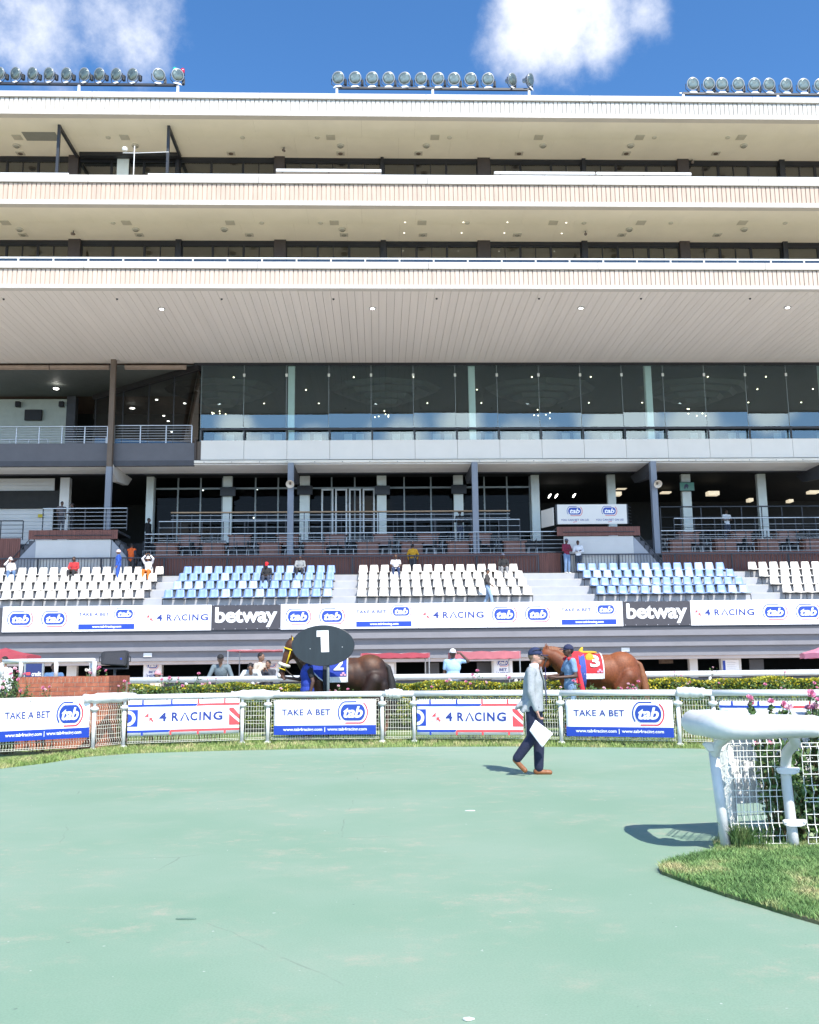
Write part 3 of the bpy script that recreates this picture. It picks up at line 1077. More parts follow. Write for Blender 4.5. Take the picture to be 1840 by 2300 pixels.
# interior: strip lights, dim back wall, warm posters
rr = random.Random(21)
sl = MB()
for (px, py, w, h, Y, kind) in ((1235, 1114, 9, 9, 55, 's'), (1250, 1114, 9, 9, 55, 's'), (1290, 1113, 9, 9, 55, 's'), (1398, 1095, 22, 4, 56, 'f'), (1388, 1108, 18, 8, 54, 'f'),
                            (1512, 1095, 20, 3, 57, 'f'), (1498, 1105, 22, 3, 56, 'f'), (1604, 1107, 26, 9, 54, 'f'), (1632, 1094, 14, 3, 57, 'f'), (1745, 1093, 16, 3, 56, 'f'),
                            (1688, 1122, 10, 7, 56, 'f'), (1778, 1124, 10, 6, 56, 'f'), (1830, 1104, 22, 6, 54, 'f')):
    c_ = at(px, py, Y)
    a = w / 2 / 2114 * Y
    hh = h / 2 / 2114 * Y
    if kind == 's':
        P('tube_light', MB().add([(c_.x - a, Y, c_.z - hh), (c_.x - a + .08, Y, c_.z - hh), (c_.x + a, Y + .02, c_.z + hh), (c_.x + a - .08, Y + .02, c_.z + hh)], [(0, 1, 2, 3)]).box(c_.x - .05, c_.x + .05, Y + .03, Y + .06, c_.z - .02, c_.z + .05), 'lampw')
    else:
        P('ceiling_light_panel', MB().box(c_.x - a, c_.x + a, Y, Y + .5, c_.z - hh, c_.z + hh), mat('panel_glow', (1, .86, .62), .5, 0, emit=.45) if 'panel_glow' not in bpy.data.materials else bpy.data.materials['panel_glow'])
dl = MB()
for (px, py) in ((400, 1101), (456, 1101), (578, 1099), (968, 1096), (1088, 1095), (1138, 1095), (570, 1163)):
    c_ = at(px, py, YGL + .6)
    dl.ell(c_, (.045, .045, .045), 8, 5)
P('bar_downlight', dl, 'lampw')
# left rear wall: white boarding with a window strip
b = MB()
z = zD3
while z < zu - .1:
    b.box(XL, xf(133, 1100, 52), 52 - .8, 52 - .72, z, z + .19)
    z += .2
P('white_boarding', b, 'whitewall')
o = P('window_strip', MB().box(XL, xf(136, 1115, 51.1), 51.05, 51.18, zf(1137, 51.1), zf(1098, 51.1)), 'darkwall')
P('pale_pier', MB().box(xf(136, 1100, 51), xf(157, 1100, 51), 50.9, 51.3, zD1, zu - .031), 'whitewall')
c_ = at(88, 1157, 50.9)
o = MB().box(c_.x - .14, c_.x + .14, 51.1, 51.12, c_.z - .09, c_.z + .09).build('notice', mat('yellow_sign', (.55, .42, .03), .6, .1))
tag(o, 'small yellow notice on the white boarded wall at left', 'sign')
# horn loudspeakers on two columns
hn = None
for px, py, lab in ((652, 1086, 'cream horn loudspeaker on the second steel column from the left'), (1477, 1086, 'cream horn loudspeaker on the steel column at the right')):
    c_ = at(px, py, YB - .12)
    if hn is None:
        hn = thing('horn_loudspeaker', lab, 'loudspeaker', c_, 0, 'horn loudspeakers on the columns')
        Mh = Matrix.Rotation(R(90 + 28), 3, 'X')
        MB().lathe([(.05, -.22), (.055, -.12), (.09, -.02), (.15, .06), (.21, .10), (.215, .115), (.19, .10), (.06, -.05), (.03, -.06)], (0, 0, 0), 20, M=Mh).build('horn', mat('horn_cream', (.58, .50, .40), .5, .15), hn, smooth=True)
        MB().ell((0, .0, 0), (.05, .05, .07), 10, 6).build('driver', M['rust_brown'], hn, smooth=True)
        MB().box(-.03, .03, .1, .26, .12, .2).box(-.02, .02, .06, .2, -.05, .14).build('bracket', M['rust_brown'], hn)
    else:
        c2 = copy_tree(hn)
        c2.location = c_
        c2['label'] = lab
# banner above the right stair block
xa, xb = xf(1252, 1155, YB - .1), xf(1408, 1155, YB - .1)
za, zb = zf(1177, YB - .1, 1330), zf(1133, YB - .1, 1330)
o = thing('banner', 'white banner with two oval logos above the stair block on the terrace', 'banner', ((xa + xb) / 2, YB - .12, za))
w, h = xb - xa, zb - za
MB().box(-w / 2, w / 2, 0, .03, 0, h).build('sheet', M['white_panel'], o)
G = {'logo_blue': mat('logo_blue', (.012, .05, .33), .45, .05), 'logo_red': mat('logo_red', (.62, .035, .06), .45, .05), 'logo_white': mat('logo_white', (.84, .84, .85), .45, .03),
     'navy': mat('letter_navy', (.015, .035, .24), .45, .05), 'blue': mat('strip_blue', (.008, .045, .37), .45, .06), 'coral': mat('strip_coral', (.66, .07, .08), .45, .05),
     'white': mat('banner_white', (.84, .84, .86), .5, .03), 'dark': mat('banner_dark', (.045, .042, .05), .5, .12), 'grey': mat('letter_grey', (.45, .46, .5), .5, .05)}
NM = {'navy': 'lettering', 'blue': 'blue_strip', 'coral': 'coral_strip', 'white': 'white_lettering', 'grey': 'emblem', 'dark': 'dark_panel'}
fl = Flat((0, -.002, 0), (1, 0, 0), (0, 0, 1), (0, -1, 0))
for s in (-1, 1):
    fl.logo(s * w * .25, h * .66, w * .23, h * .5)
    fl.text('navy', 'YOU CAN BET ON US!', s * w * .25 - w * .2, s * w * .25 + w * .2, h * .16, h * .26, .004, bold=.01)
    fl.stroke('logo_red', [(s * w * .25 - .1, h * .09), (s * w * .25, h * .115), (s * w * .25 + .1, h * .125)], .02, .004)
fl.build(o, G, NM)
for s in (-1, 1):
    b = MB()
    for k in range(6):
        b.tube([(s * w / 2 + s * .05, .02, .05 + k * h / 6), (s * w / 2 + s * .3, .3, .05 + k * h / 6)], .014, 6)
    b.box(s * w / 2 + s * .05 - .03, s * w / 2 + s * .05 + .03, .02, .08, 0, h)
    b.build('support_frame', M['post_black'], o)
# side banner
c_ = at(1236, 1155, YB + .2)
sb = MB().prism([(c_.x - .35, YB + .9), (c_.x + .1, YB - .1), (c_.x + .13, YB - .09), (c_.x - .32, YB + .91)], 'z', za - .05, zb - .15).build('banner', M['white_panel'])
tag(sb, 'narrow end banner turned sideways left of the two oval logo banner', 'banner')

# --- tables and chairs on the terraces (dark, in shade)
rr = random.Random(8)
CH = TB = None
spots = []
for (pa, pb, Y, z) in ((350, 1180, 48.0, zD1), (400, 1130, 49.5, zD2), (1500, 1860, 48.0, zD1), (1520, 1860, 49.5, zD2)):
    x = xf(pa, 1220, Y) + .6
    while x < xf(pb, 1220, Y) - .5:
        spots.append((x, Y, z))
        x += rr.uniform(2.2, 2.9)
M['table_wood'] = mat('table_wood', (.20, .09, .065), .55, .3, 3, stretch=(5, .5, 1))
M['chair_dark'] = mat('chair_dark', (.025, .026, .03), .45, .2)
tier = {48.0: 'front', 49.5: 'upper'}
cnt = {}
for i, (x, Y, z) in enumerate(spots):
    side = 'right hand' if x > xf(1480, 1220, Y) else 'central'
    key = (side, tier[Y])
    cnt[key] = cnt.get(key, 0) + 1
    nth = ORD[cnt[key] - 1]
    lab = '%s timber table from the left on the %s tier of the %s terrace' % (nth, tier[Y], side)
    if TB is None:
        TB = thing('terrace_table', lab, 'table', (x, Y, z), 0, 'timber tables on the terraces')
        MB().box(-.62, .62, -.36, .36, .70, .75).build('table_top', M['table_wood'], TB)
        for k in (-1, 1):
            MB().box(k * .45 - .09, k * .45 + .09, -.25, .25, .0, .699).build('table_leg', M['table_wood'], TB)
        MB().box(-.46, .46, -.345, -.32, .12, .68).build('modesty_panel', M['table_wood'], TB)
        t = TB
    else:
        t = copy_tree(TB)
        t.location = (x, Y, z)
        t['label'] = lab
    for k, dx in enumerate((-.95, .95)):
        cl_ = 'dark chair %s of the %s table from the left, %s tier, %s terrace' % (['left', 'right'][k], nth, tier[Y], side)
        if CH is None:
            CH = thing('terrace_chair', cl_, 'chair', (x + dx, Y, z), R(90), 'dark chairs on the terraces')
            MB().box(-.22, .22, -.22, .22, .43, .47).build('seat', M['chair_dark'], CH)
            MB().box(-.22, .22, .19, .22, .5, .88).build('backrest', M['chair_dark'], CH)
            for ax in (-.2, .2):
                for ay in (-.2, .2):
                    MB().tube([(ax * 1.1, ay * 1.15, 0), (ax, ay, .429)], .016, 6).build('leg', M['chrome'], CH)
            c_ = CH
        else:
            c_ = copy_tree(CH)
            c_.location = (x + dx, Y, z)
            c_['label'] = cl_
        c_.rotation_euler = (0, 0, R(90 if k == 0 else -90) + rr.uniform(-.4, .4))

# ---------------------------------------------------------------- stepped seating terrace
rowY = [43.75, 44.5, 45.2, 45.9]
seat_py = [1337, 1318, 1300, 1284]
rowz = [zf(seat_py[i], rowY[i] - .2) - .43 for i in range(4)]
zW = zf(1356, 42.6)
tr = MB()
tr.box(XL, XR, 42.62, rowY[0] - .45, zW - .4, rowz[0] - .16)
for i in range(4):
    y1 = rowY[i + 1] - .42 if i < 3 else 46.3
    y0 = rowY[i] - .42
    P('terrace_step', MB().box(XL, XR, y0 + .002, y1, rowz[0] - 1, rowz[i]), 'tread')
    P('step_riser', MB().box(XL, XR, y0 - .008, y0 - .0, (rowz[i - 1] if i else rowz[0] - .16) + .002, rowz[i] - .05), 'riser')
P('terrace_step', MB().box(XL, XR, 46.302, YB + .05, rowz[0] - 1, zS5), 'tread')
P('step_riser', MB().box(XL, XR, 46.29, 46.30, rowz[3] + .002, zS5 - .04), 'riser')
P('front_walkway', tr, 'tread')

SEAT = None
M['seat_white'] = mat('seat_white', (.80, .76, .70), .45, .06, 2)
M['seat_blue'] = mat('seat_blue', (.20, .305, .56), .45, .10, 2)
M['seat_pale'] = mat('seat_pale', (.34, .44, .66), .45, .06, 2)


def seat_mesh(m):
    prof = [(-.22, .0, .23), (-.20, .025, .232), (-.10, .018, .23), (.05, .01, .225), (.13, .025, .222), (.17, .08, .215), (.20, .2, .205), (.235, .34, .19), (.25, .40, .175), (.262, .405, .172)]
    top, bot = [], []
    nx = 5
    for j, (y, z, hw) in enumerate(prof):
        for k in range(nx):
            u = -1 + 2 * k / (nx - 1)
            dz = .014 * u * u if y < .12 else 0
            dy = -.025 * u * u if y >= .12 else 0
            top.append((u * hw, y + dy, z + dz))
            bot.append((u * (hw - .004), y + dy + .022, z + dz - .022))
    vs = top + bot
    n = len(top)
    fs = []
    for j in range(len(prof) - 1):
        for k in range(nx - 1):
            a = j * nx + k
            fs.append((a, a + 1, a + nx + 1, a + nx))
            fs.append((n + a, n + a + nx, n + a + nx + 1, n + a + 1))
    rim = [k for k in range(nx)] + [j * nx + nx - 1 for j in range(1, len(prof))] + [(len(prof) - 1) * nx + k for k in range(nx - 2, -1, -1)] + [j * nx for j in range(len(prof) - 2, 0, -1)]
    for a, b_ in zip(rim, rim[1:] + rim[:1]):
        fs.append((a, n + a, n + b_, b_))
    me = MB().add(vs, fs).mesh('seat_shell', True)
    me.materials.append(M[m])
    return me


SM = {k: seat_mesh(k) for k in ('seat_white', 'seat_blue', 'seat_pale')}
# (left px, right px) of each row from the front row to the back row
BLK = [('left white block', 'seat_white', [(-52, 324), (-52, 340), (-45, 353), (-38, 368)]),
       ('left blue block', 'seat_blue', [(364, 748), (384, 750), (397, 753), (408, 755)]),
       ('middle white block', 'seat_white', [(800, 1198), (802, 1187), (803, 1179), (804, 1167)]),
       ('right blue block', 'seat_blue', [(1340, 1687), (1326, 1675), (1309, 1655), (1296, 1633)]),
       ('right white block', 'seat_white', [(1760, 1960), (1732, 1955), (1707, 1950), (1682, 1945)])]
RN = ['front row', 'second row', 'third row', 'back row']
SEATX = {}
rr = random.Random(2)
for bi, (bn, bm_, rows) in enumerate(BLK):
    for r, (pa, pb) in enumerate(rows):
        Y = rowY[r]
        x0, x1 = xf(pa, seat_py[r], Y), xf(pb, seat_py[r], Y)
        n = round((x1 - x0) / .515)
        w = (x1 - x0) / n
        # shared steel bench frame under the row
        fo = thing('seat_bench_frame', 'black steel frame under the %s of the %s' % (RN[r], bn), 'seat frame', ((x0 + x1) / 2, Y + .05, rowz[r]), 0, 'steel frames carrying the seat rows')
        L = x1 - x0
        MB().box(-L / 2, L / 2, -.03, .03, .34, .39).build('beam', M['post_black'], fo)
        k = 0
        while k <= n:
            xx = -L / 2 + min(max(k * w, .05), L - .05)
            MB().tube([(xx, -.17, 0.0), (xx, -.17, .30), (xx + .0, -.12, .36), (xx, 0, .365)], .02, 6).build('leg', M['post_black'], fo)
            k += 2
        for i in range(n):
            key = bm_
            if bm_ == 'seat_blue' and rr.random() < .22:
                key = 'seat_pale'
            o = bpy.data.objects.new('stadium_seat', SM[key])
            C.objects.link(o)
            o.location = (x0 + w * (i + .5), Y, rowz[r] + .415)
            o.rotation_euler = (rr.uniform(-.02, .02), 0, rr.uniform(-.03, .03))
            o.scale = (w / .515 * .98, 1, 1)
            SEATX[(bi, r, i)] = o.location.copy()
            col = {'seat_white': 'cream', 'seat_blue': 'sky blue', 'seat_pale': 'faded blue'}[key]
            tag(o, '%s plastic seat, %s from the left, %s of the %s' % (col, ORD[i], RN[r], bn), 'seat', 'plastic seats on the stepped terrace')

# ---------------------------------------------------------------- advertising boards along the terrace front
YBD = 42.5
P('front_kerb', MB().box(XL, XR, YBD + .05, 42.618, zf(1420, YBD), zf(1357, YBD)), 'darkgrey')
o = thing('board_rail', 'dark top rail and pickets carrying the long row of advertising boards', 'railing', (0, YBD, 0))
zt_, zb_ = zf(1354, YBD), zf(1411, YBD)
MB().box(XL, XR, YBD - .02, YBD + .10, zt_, zf(1347, YBD)).build('top_rail', M['darkgrey'], o)
b = MB()
x = XL
while x < XR:
    b.box(x - .02, x + .02, YBD + .01, YBD + .045, zf(1421, YBD), zt_ - .001)
    x += .33
b.build('picket_infill', M['post_black'], o)
edges = [6, 163, 319, 475.5, 630.5, 786, 940, 1094, 1247, 1399.5, 1551, 1702, 1855]
kinds = ['tabtab', 'bet', 'race', 'way', 'tabtab', 'bet', 'race', 'tabtab', 'bet', 'way', 'race', 'tabtab']
LB = {'tabtab': 'white board with two oval logos', 'bet': 'white take a bet board', 'race': 'white racing board with small emblem', 'way': 'black board with white lettering'}
WHERE = {0: 'leftmost of the row', 1: 'second in the row, above the brick planter', 2: 'left of the left black board', 3: 'left one of the two black boards', 4: 'right of the left black board, above the number sign',
         5: 'in the row, right of the oval number sign', 6: 'in the middle of the row, below the jeans man', 7: 'in the row, above the walking man', 8: 'left of the right black board', 9: 'right one of the two black boards', 10: 'right of the right black board', 11: 'rightmost of the row'}


def emblem(fl, cx, cy, s, e):
    g = s * .46
    fl.poly('coral', [(cx - s / 2, cy + s * .04), (cx - .04 * s, cy + s * .04), (cx - .04 * s, cy + s / 2)], e)
    fl.poly('coral', [(cx + s * .04, cy - s * .04), (cx + s * .42, cy - s * .04), (cx + s * .3, cy - s * .16), (cx + s * .5, cy - s * .4), (cx + s * .4, cy - s * .5), (cx + s * .18, cy - s * .28), (cx + s * .04, cy - s * .42)], e)
    for (x, y) in ((cx + s * .27, cy + s * .27), (cx - s * .27, cy - s * .27)):
        t = s * .04
        q = g / 2
        fl.stroke('grey', [(x - q, y - q), (x + q, y - q), (x + q, y + q), (x - q, y + q), (x - q, y - q)], t, e)
    fl.stroke('grey', [(cx + s * .27 + g * .33 * math.cos(a * .524), cy + s * .27 + g * .33 * math.sin(a * .524)) for a in range(13)], s * .04, e)
    fl.stroke('grey', [(cx - s * .5, cy - s * .5), (cx - s * .06, cy - s * .06)], s * .04, e)


def racing(fl, x0, x1, y0, y1, e, sp=1.12):
    # figure, R, an A without its bar, C I N G
    W_ = x1 - x0
    xs = [0, .125, .205, .34, .36, .535, .545, .69, .72, .745, .785, .90, .925, 1.0]
    fl.text('navy', '4', x0, x0 + W_ * .115, y0, y1, e, bold=.03)
    fl.text('navy', 'R', x0 + W_ * .195, x0 + W_ * .305, y0, y1, e, bold=.03)
    a, b_ = x0 + W_ * .325, x0 + W_ * .475
    fl.stroke('navy', [(a + W_ * .012, y0), ((a + b_) / 2, y1 - (y1 - y0) * .06), (b_ - W_ * .012, y0)], W_ * .028, e)
    fl.text('navy', 'C', x0 + W_ * .485, x0 + W_ * .60, y0, y1, e, bold=.03)
    fl.text('navy', 'I', x0 + W_ * .628, x0 + W_ * .655, y0, y1, e, bold=.02)
    fl.text('navy', 'N', x0 + W_ * .69, x0 + W_ * .815, y0, y1, e, bold=.03)
    fl.text('navy', 'G', x0 + W_ * .85, x0 + W_, y0, y1, e, bold=.03)


for i, kd in enumerate(kinds):
    xa, xb = xf(edges[i], 1382, YBD), xf(edges[i + 1], 1382, YBD)
    za = (zf(1411, YBD, 920))
    w, h = xb - xa - .02, zt_ - .01 - za
    cx = (xa + xb) / 2
    o = thing('advertising_board', LB[kd] + ', ' + WHERE[i], 'advertising board', (cx, YBD - .005, za), 0, 'advertising boards along the terrace front')
    if kd == 'way':
        sh = MB()
        n = 14
        for k in range(n):                           # slightly slack banner
            pass
        MB().box(-w / 2, w / 2, -.012, 0, .01, h - .02).build('sheet', G['dark'], o)
    else:
        MB().box(-w / 2, w / 2, -.02, 0, 0, h).build('sheet', G['white'], o)
    fl = Flat((0, -.021, 0), (1, 0, 0), (0, 0, 1), (0, -1, 0))
    if kd == 'tabtab':
        for s in (-1, 1):
            fl.logo(s * w * .245, h * .5, w * .38, h * .64)
    elif kd == 'bet':
        fl.text('navy', 'TAKE A BET', -w * .41, w * .03, h * .60, h * .73, .004, bold=.03, space=1.1)
        fl.logo(w * .25, h * .67, w * .31, h * .49)
        fl.rect('blue', -w * .41, w * .40, h * .07, h * .28, .004)
        fl.text('white', 'www.tab4racing.com', -w * .21, w * .21, h * .11, h * .23, .008, bold=.03)
    elif kd == 'race':
        emblem(fl, -w * .39, h * .50, h * .30, .004)
        racing(fl, -w * .29, w * .455, h * .38, h * .64, .004)
    else:
        fl.text('logo_white', 'betway', -w * .45, w * .455, h * .10, h * .90, .004, bold=.03, space=.96)
        for k in range(7):
            for zz in (.03, h - .035):
                fl.rect('grey', -w * .48 + w * .16 * k, -w * .48 + w * .16 * k + .03, zz, zz + .03, .004)
    nm = dict(NM)
    if kd == 'way':
        nm['logo_white'] = 'lettering'
        nm['grey'] = 'eyelets'
    fl.build(o, G, nm)

# ---------------------------------------------------------------- concrete bands and betting hall front under the boards
P('concrete_band', MB().box(XL, XR, YBD - .02, 46, zf(1433, YBD), zf(1420.2, YBD)), 'concrete')
P('concrete_band', MB().box(XL, XR, YBD + .20, 46, zf(1457, YBD + .2), zf(1433.2, YBD + .2) + .1), 'concrete')
P('concrete_band', MB().box(XL, XR, YBD + .42, 46, zf(1479, YBD + .42), zf(1457.2, YBD + .42) + .1), 'concrete')
zbl = zf(1479, YBD + .42)
YH = 44.2
P('beige_lintel', MB().box(XL, XR, YBD + .55, YH + .3, zf(1487, YH), zbl - .002), 'beige')
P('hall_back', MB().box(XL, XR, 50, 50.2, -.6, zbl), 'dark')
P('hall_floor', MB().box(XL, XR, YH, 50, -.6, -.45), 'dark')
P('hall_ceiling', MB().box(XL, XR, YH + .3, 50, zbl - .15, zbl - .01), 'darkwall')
P('window_sill', MB().box(XL, XR, YH - .06, YH + .25, -.6, .9), 'darkgrey')
zl = zf(1487, YH)
for (pa, pb) in ((-300, -230), (-40, 0), (150, 172), (322, 364), (590, 628), (845, 890), (1105, 1152), (1376, 1410), (1550, 1568), (1621, 1666), (1880, 1930)):
    P('pier', MB().box(xf(pa, 1500, YH), xf(pb, 1500, YH), YH, YH + .3, .901, zl - .001), 'whitewall')
for k, (px, py) in enumerate(((332, 1471), (1405, 1459))):
    c_ = at(px, py, YBD + .4)
    o = MB().box(c_.x - .19, c_.x + .19, YBD + .36, YBD + .415, c_.z - .09, c_.z + .09).build('lamp_box', M['white_paint'], bevel=.01)
    tag(o, ['small white box light on the concrete band above the left bet here sign', 'small white box light on the concrete band above the chestnut horse'][k], 'light', 'white box lights on the concrete band')


def bethere(pxa, pxb, pya, pyb, Y, lab):
    xa, xb = xf(pxa, 1500, Y), xf(pxb, 1500, Y)
    za, zb = zf(pyb, Y, pxa), zf(pya, Y, pxa)
    o = thing('betting_sign', lab, 'sign', ((xa + xb) / 2, Y, za), 0, 'bet here signs at the betting windows')
    w, h = xb - xa, zb - za
    MB().box(-w / 2, w / 2, -.02, 0, 0, h).build('sheet', G['white'], o)
    fl = Flat((0, -.021, 0), (1, 0, 0), (0, 0, 1), (0, -1, 0))
    fl.logo(0, h * .76, w * .66, h * .36)
    fl.text('navy', 'BET', -w * .2, w * .2, h * .38, h * .50, .004, bold=.03)
    fl.text('navy', 'HERE', -w * .28, w * .28, h * .20, h * .32, .004, bold=.03)
    fl.stroke('navy', [(-w * .34, h * .36), (-w * .34, h * .08), (w * .34, h * .08)], .018, .004)
    fl.build(o, G, NM)


bethere(323, 363, 1484, 1530, YH - .03, 'bet here sign at the betting window left of the grey sweater man')
bethere(592, 627, 1480, 1528, YH - .03, 'bet here sign partly hidden by the man in the beige jacket')
bethere(1109, 1151, 1477, 1526, YH - .03, 'bet here sign under the wide red canopy, with an arrow')
for k, (px, lab) in enumerate(((868, 'white price notice on the pier behind the dark bay horse'), (1643, 'white notice with a blue edge on the pier right of the chestnut horse'))):
    xa, xb = xf(px - 19, 1495, YH - .02), xf(px + 17, 1495, YH - .02)
    o = thing('notice', lab, 'notice', ((xa + xb) / 2, YH - .015, .95), 0)
    w, h = xb - xa, zl - .06 - .95
    MB().box(-w / 2, w / 2, -.01, 0, 0, h).build('sheet', G['white'], o)
    fl = Flat((0, -.011, 0), (1, 0, 0), (0, 0, 1), (0, -1, 0))
    fl.rect('blue', -w / 2, -w / 2 + w * .16, h * .35, h * .95, .003)
    for j in range(5):
        fl.rect('grey', -w * .25, w * (.25 + .05 * (j % 3)), h * (.3 + .13 * j), h * (.3 + .13 * j) + .012, .003)
    fl.build(o, G, NM)
o = MB().box(xf(1480, 1480, YH + 1.5), xf(1512, 1480, YH + 1.5), YH + 1.5, YH + 1.52, zf(1497, YH + 1.5), zf(1474, YH + 1.5)).build('poster', mat('poster_brown', (.25, .15, .09), .6, .4, 6))
tag(o, 'brown framed poster hanging inside the betting hall behind the chestnut horse', 'poster')
for px in (575, 1700, 970, 1088):
    xa = xf(px, 1495, YH + 1)
    P('inner_screen', MB().box(xa - .35, xa + .35, YH + 1, YH + 1.05, .95, zl - .05), mat('dim_panel', (.16, .15, .15), .6, .1) if px == 575 else bpy.data.materials['dim_panel'])
# ---------------------------------------------------------------- ground, paving, grass
def vcol_mat(name, cols, scale, rough=.85, fine=0., fine_scale=80., bump=0.):
    """noise blended between several real colours"""
    m = mat(name, cols[0], rough, 0)
    nt = m.node_tree
    b = nt.nodes['Principled BSDF']
    tc = nt.nodes.new('ShaderNodeTexCoord')
    n = nt.nodes.new('ShaderNodeTexNoise')
    n.inputs['Scale'].default_value = scale
    n.inputs['Detail'].default_value = 5
    nt.links.new(tc.outputs['Object'], n.inputs['Vector'])
    cr = nt.nodes.new('ShaderNodeValToRGB')
    e = cr.color_ramp.elements
    while len(e) < len(cols):
        e.new(.5)
    for i, c in enumerate(cols):
        e[i].position = .32 + .36 * i / max(len(cols) - 1, 1)
        e[i].color = (*c, 1)
    nt.links.new(n.outputs[0], cr.inputs[0])
    out = cr.outputs[0]
    if fine:
        n2 = nt.nodes.new('ShaderNodeTexNoise')
        n2.inputs['Scale'].default_value = fine_scale
        n2.inputs['Detail'].default_value = 2
        nt.links.new(tc.outputs['Object'], n2.inputs['Vector'])
        mr = nt.nodes.new('ShaderNodeMapRange')
        mr.inputs[1].default_value, mr.inputs[2].default_value = .3, .7
        mr.inputs[3].default_value, mr.inputs[4].default_value = 1 - fine, 1 + fine
        nt.links.new(n2.outputs[0], mr.inputs[0])
        mx = nt.nodes.new('ShaderNodeMix')
        mx.data_type, mx.blend_type = 'RGBA', 'MULTIPLY'
        mx.inputs[0].default_value = 1
        nt.links.new(out, mx.inputs[6])
        nt.links.new(mr.outputs[0], mx.inputs[7])
        out = mx.outputs[2]
    nt.links.new(out, b.inputs['Base Color'])
    return m


M['earth'] = vcol_mat('sandy_earth', [(.36, .31, .24), (.44, .38, .30), (.50, .44, .35)], .8, .95, .25, 25)
M['track'] = vcol_mat('track_grass', [(.10, .17, .05), (.14, .20, .06), (.22, .22, .10)], 1.4, .95, .35, 40)
M['apron'] = mat('apron_paving', (.50, .45, .41), .85, .12, 1.2)


def paving_mat():
    m = mat('green_paving', (.23, .33, .24), .62, 0, spec=.25)
    nt = m.node_tree
    L = nt.links.new
    b = nt.nodes['Principled BSDF']
    tc = nt.nodes.new('ShaderNodeTexCoord')

    def noise(sc, stretch=(1, 1, 1), det=6, rough=.6):
        mp = nt.nodes.new('ShaderNodeMapping')
        mp.inputs['Scale'].default_value = stretch
        L(tc.outputs['Object'], mp.inputs[0])
        n = nt.nodes.new('ShaderNodeTexNoise')
        n.inputs['Scale'].default_value = sc
        n.inputs['Detail'].default_value = det
        n.inputs['Roughness'].default_value = rough
        L(mp.outputs[0], n.inputs['Vector'])
        return n.outputs[0]

    def rng(s, a, b_, c, d):
        r = nt.nodes.new('ShaderNodeMapRange')
        r.interpolation_type = 'SMOOTHSTEP'
        for i, v in enumerate((a, b_, c, d)):
            r.inputs[i + 1].default_value = v
        L(s, r.inputs[0])
        return r.outputs[0]

    def mix(f, a, c):
        x = nt.nodes.new('ShaderNodeMix')
        x.data_type = 'RGBA'
        L(f, x.inputs[0])
        if isinstance(a, tuple):
            x.inputs[6].default_value = (*a, 1)
        else:
            L(a, x.inputs[6])
        x.inputs[7].default_value = (*c, 1)
        return x.outputs[2]

    def mul(a, c):
        x = nt.nodes.new('ShaderNodeMath')
        x.operation = 'MULTIPLY'
        L(a, x.inputs[0])
        L(c, x.inputs[1])
        return x.outputs[0]
    c = mix(rng(noise(.35), .35, .68, 0, 1), (.205, .318, .226), (.25, .345, .258))
    c = mix(rng(noise(.9, (1, 1, 1), 9, .74), .48, .74, 0, .7), c, (.285, .35, .265))       # drag marks
    dust = mul(rng(noise(.45, (1, 1, 1), 4), .40, .62, 0, 1), rng(noise(2.6, (1, 1.15, 1), 10, .8), .49, .70, 0, .8))
    c = mix(dust, c, (.43, .37, .29))                                                    # sand tracked over the surface
    c = mix(rng(noise(6, (1, 1, 1), 10, .82), .655, .74, 0, .7), c, (.45, .39, .32))         # worn patches
    c = mix(rng(noise(16, (1, 1, 1), 3, .5), .735, .76, 0, .85), c, (.52, .56, .50))          # pale scuffs
    c = mix(rng(noise(19, (1, 1, 1), 3, .5), .25, .22, 0, .8), c, (.10, .15, .13))          # dark specks
    crk = nt.nodes.new('ShaderNodeTexVoronoi')
    crk.feature = 'DISTANCE_TO_EDGE'
    crk.inputs['Scale'].default_value = .22
    wv = nt.nodes.new('ShaderNodeMix')
    wv.data_type = 'VECTOR'
    wv.inputs[0].default_value = .12
    L(tc.outputs['Object'], wv.inputs[4])
    nv = nt.nodes.new('ShaderNodeTexNoise')
    nv.inputs['Scale'].default_value = 1.6
    nv.inputs['Detail'].default_value = 8
    L(tc.outputs['Object'], nv.inputs['Vector'])
    L(nv.outputs['Color'], wv.inputs[5])
    L(wv.outputs[1], crk.inputs['Vector'])
    c = mix(mul(rng(crk.outputs['Distance'], .0007, .0018, 1, 0), rng(noise(.7), .5, .62, 0, .45)), c, (.14, .18, .14))   # hairline cracks
    gr = rng(noise(85, (1, 1, 1), 3, .6), .3, .7, .94, 1.06)
    gm = nt.nodes.new('ShaderNodeMix')
    gm.data_type, gm.blend_type = 'RGBA', 'MULTIPLY'
    gm.inputs[0].default_value = 1
    L(c, gm.inputs[6])
    L(gr, gm.inputs[7])
    c = gm.outputs[2]
    L(c, b.inputs['Base Color'])
    bp = nt.nodes.new('ShaderNodeBump')
    bp.inputs['Strength'].default_value = .2
    bp.inputs['Distance'].default_value = .004
    L(noise(60, (1, 1, 1), 4), bp.inputs['Height'])
    L(bp.outputs[0], b.inputs['Normal'])
    return m


def sheet(name, pts, m):
    return struct(MB().add(pts, [tuple(range(len(pts)))]).build(name, m))


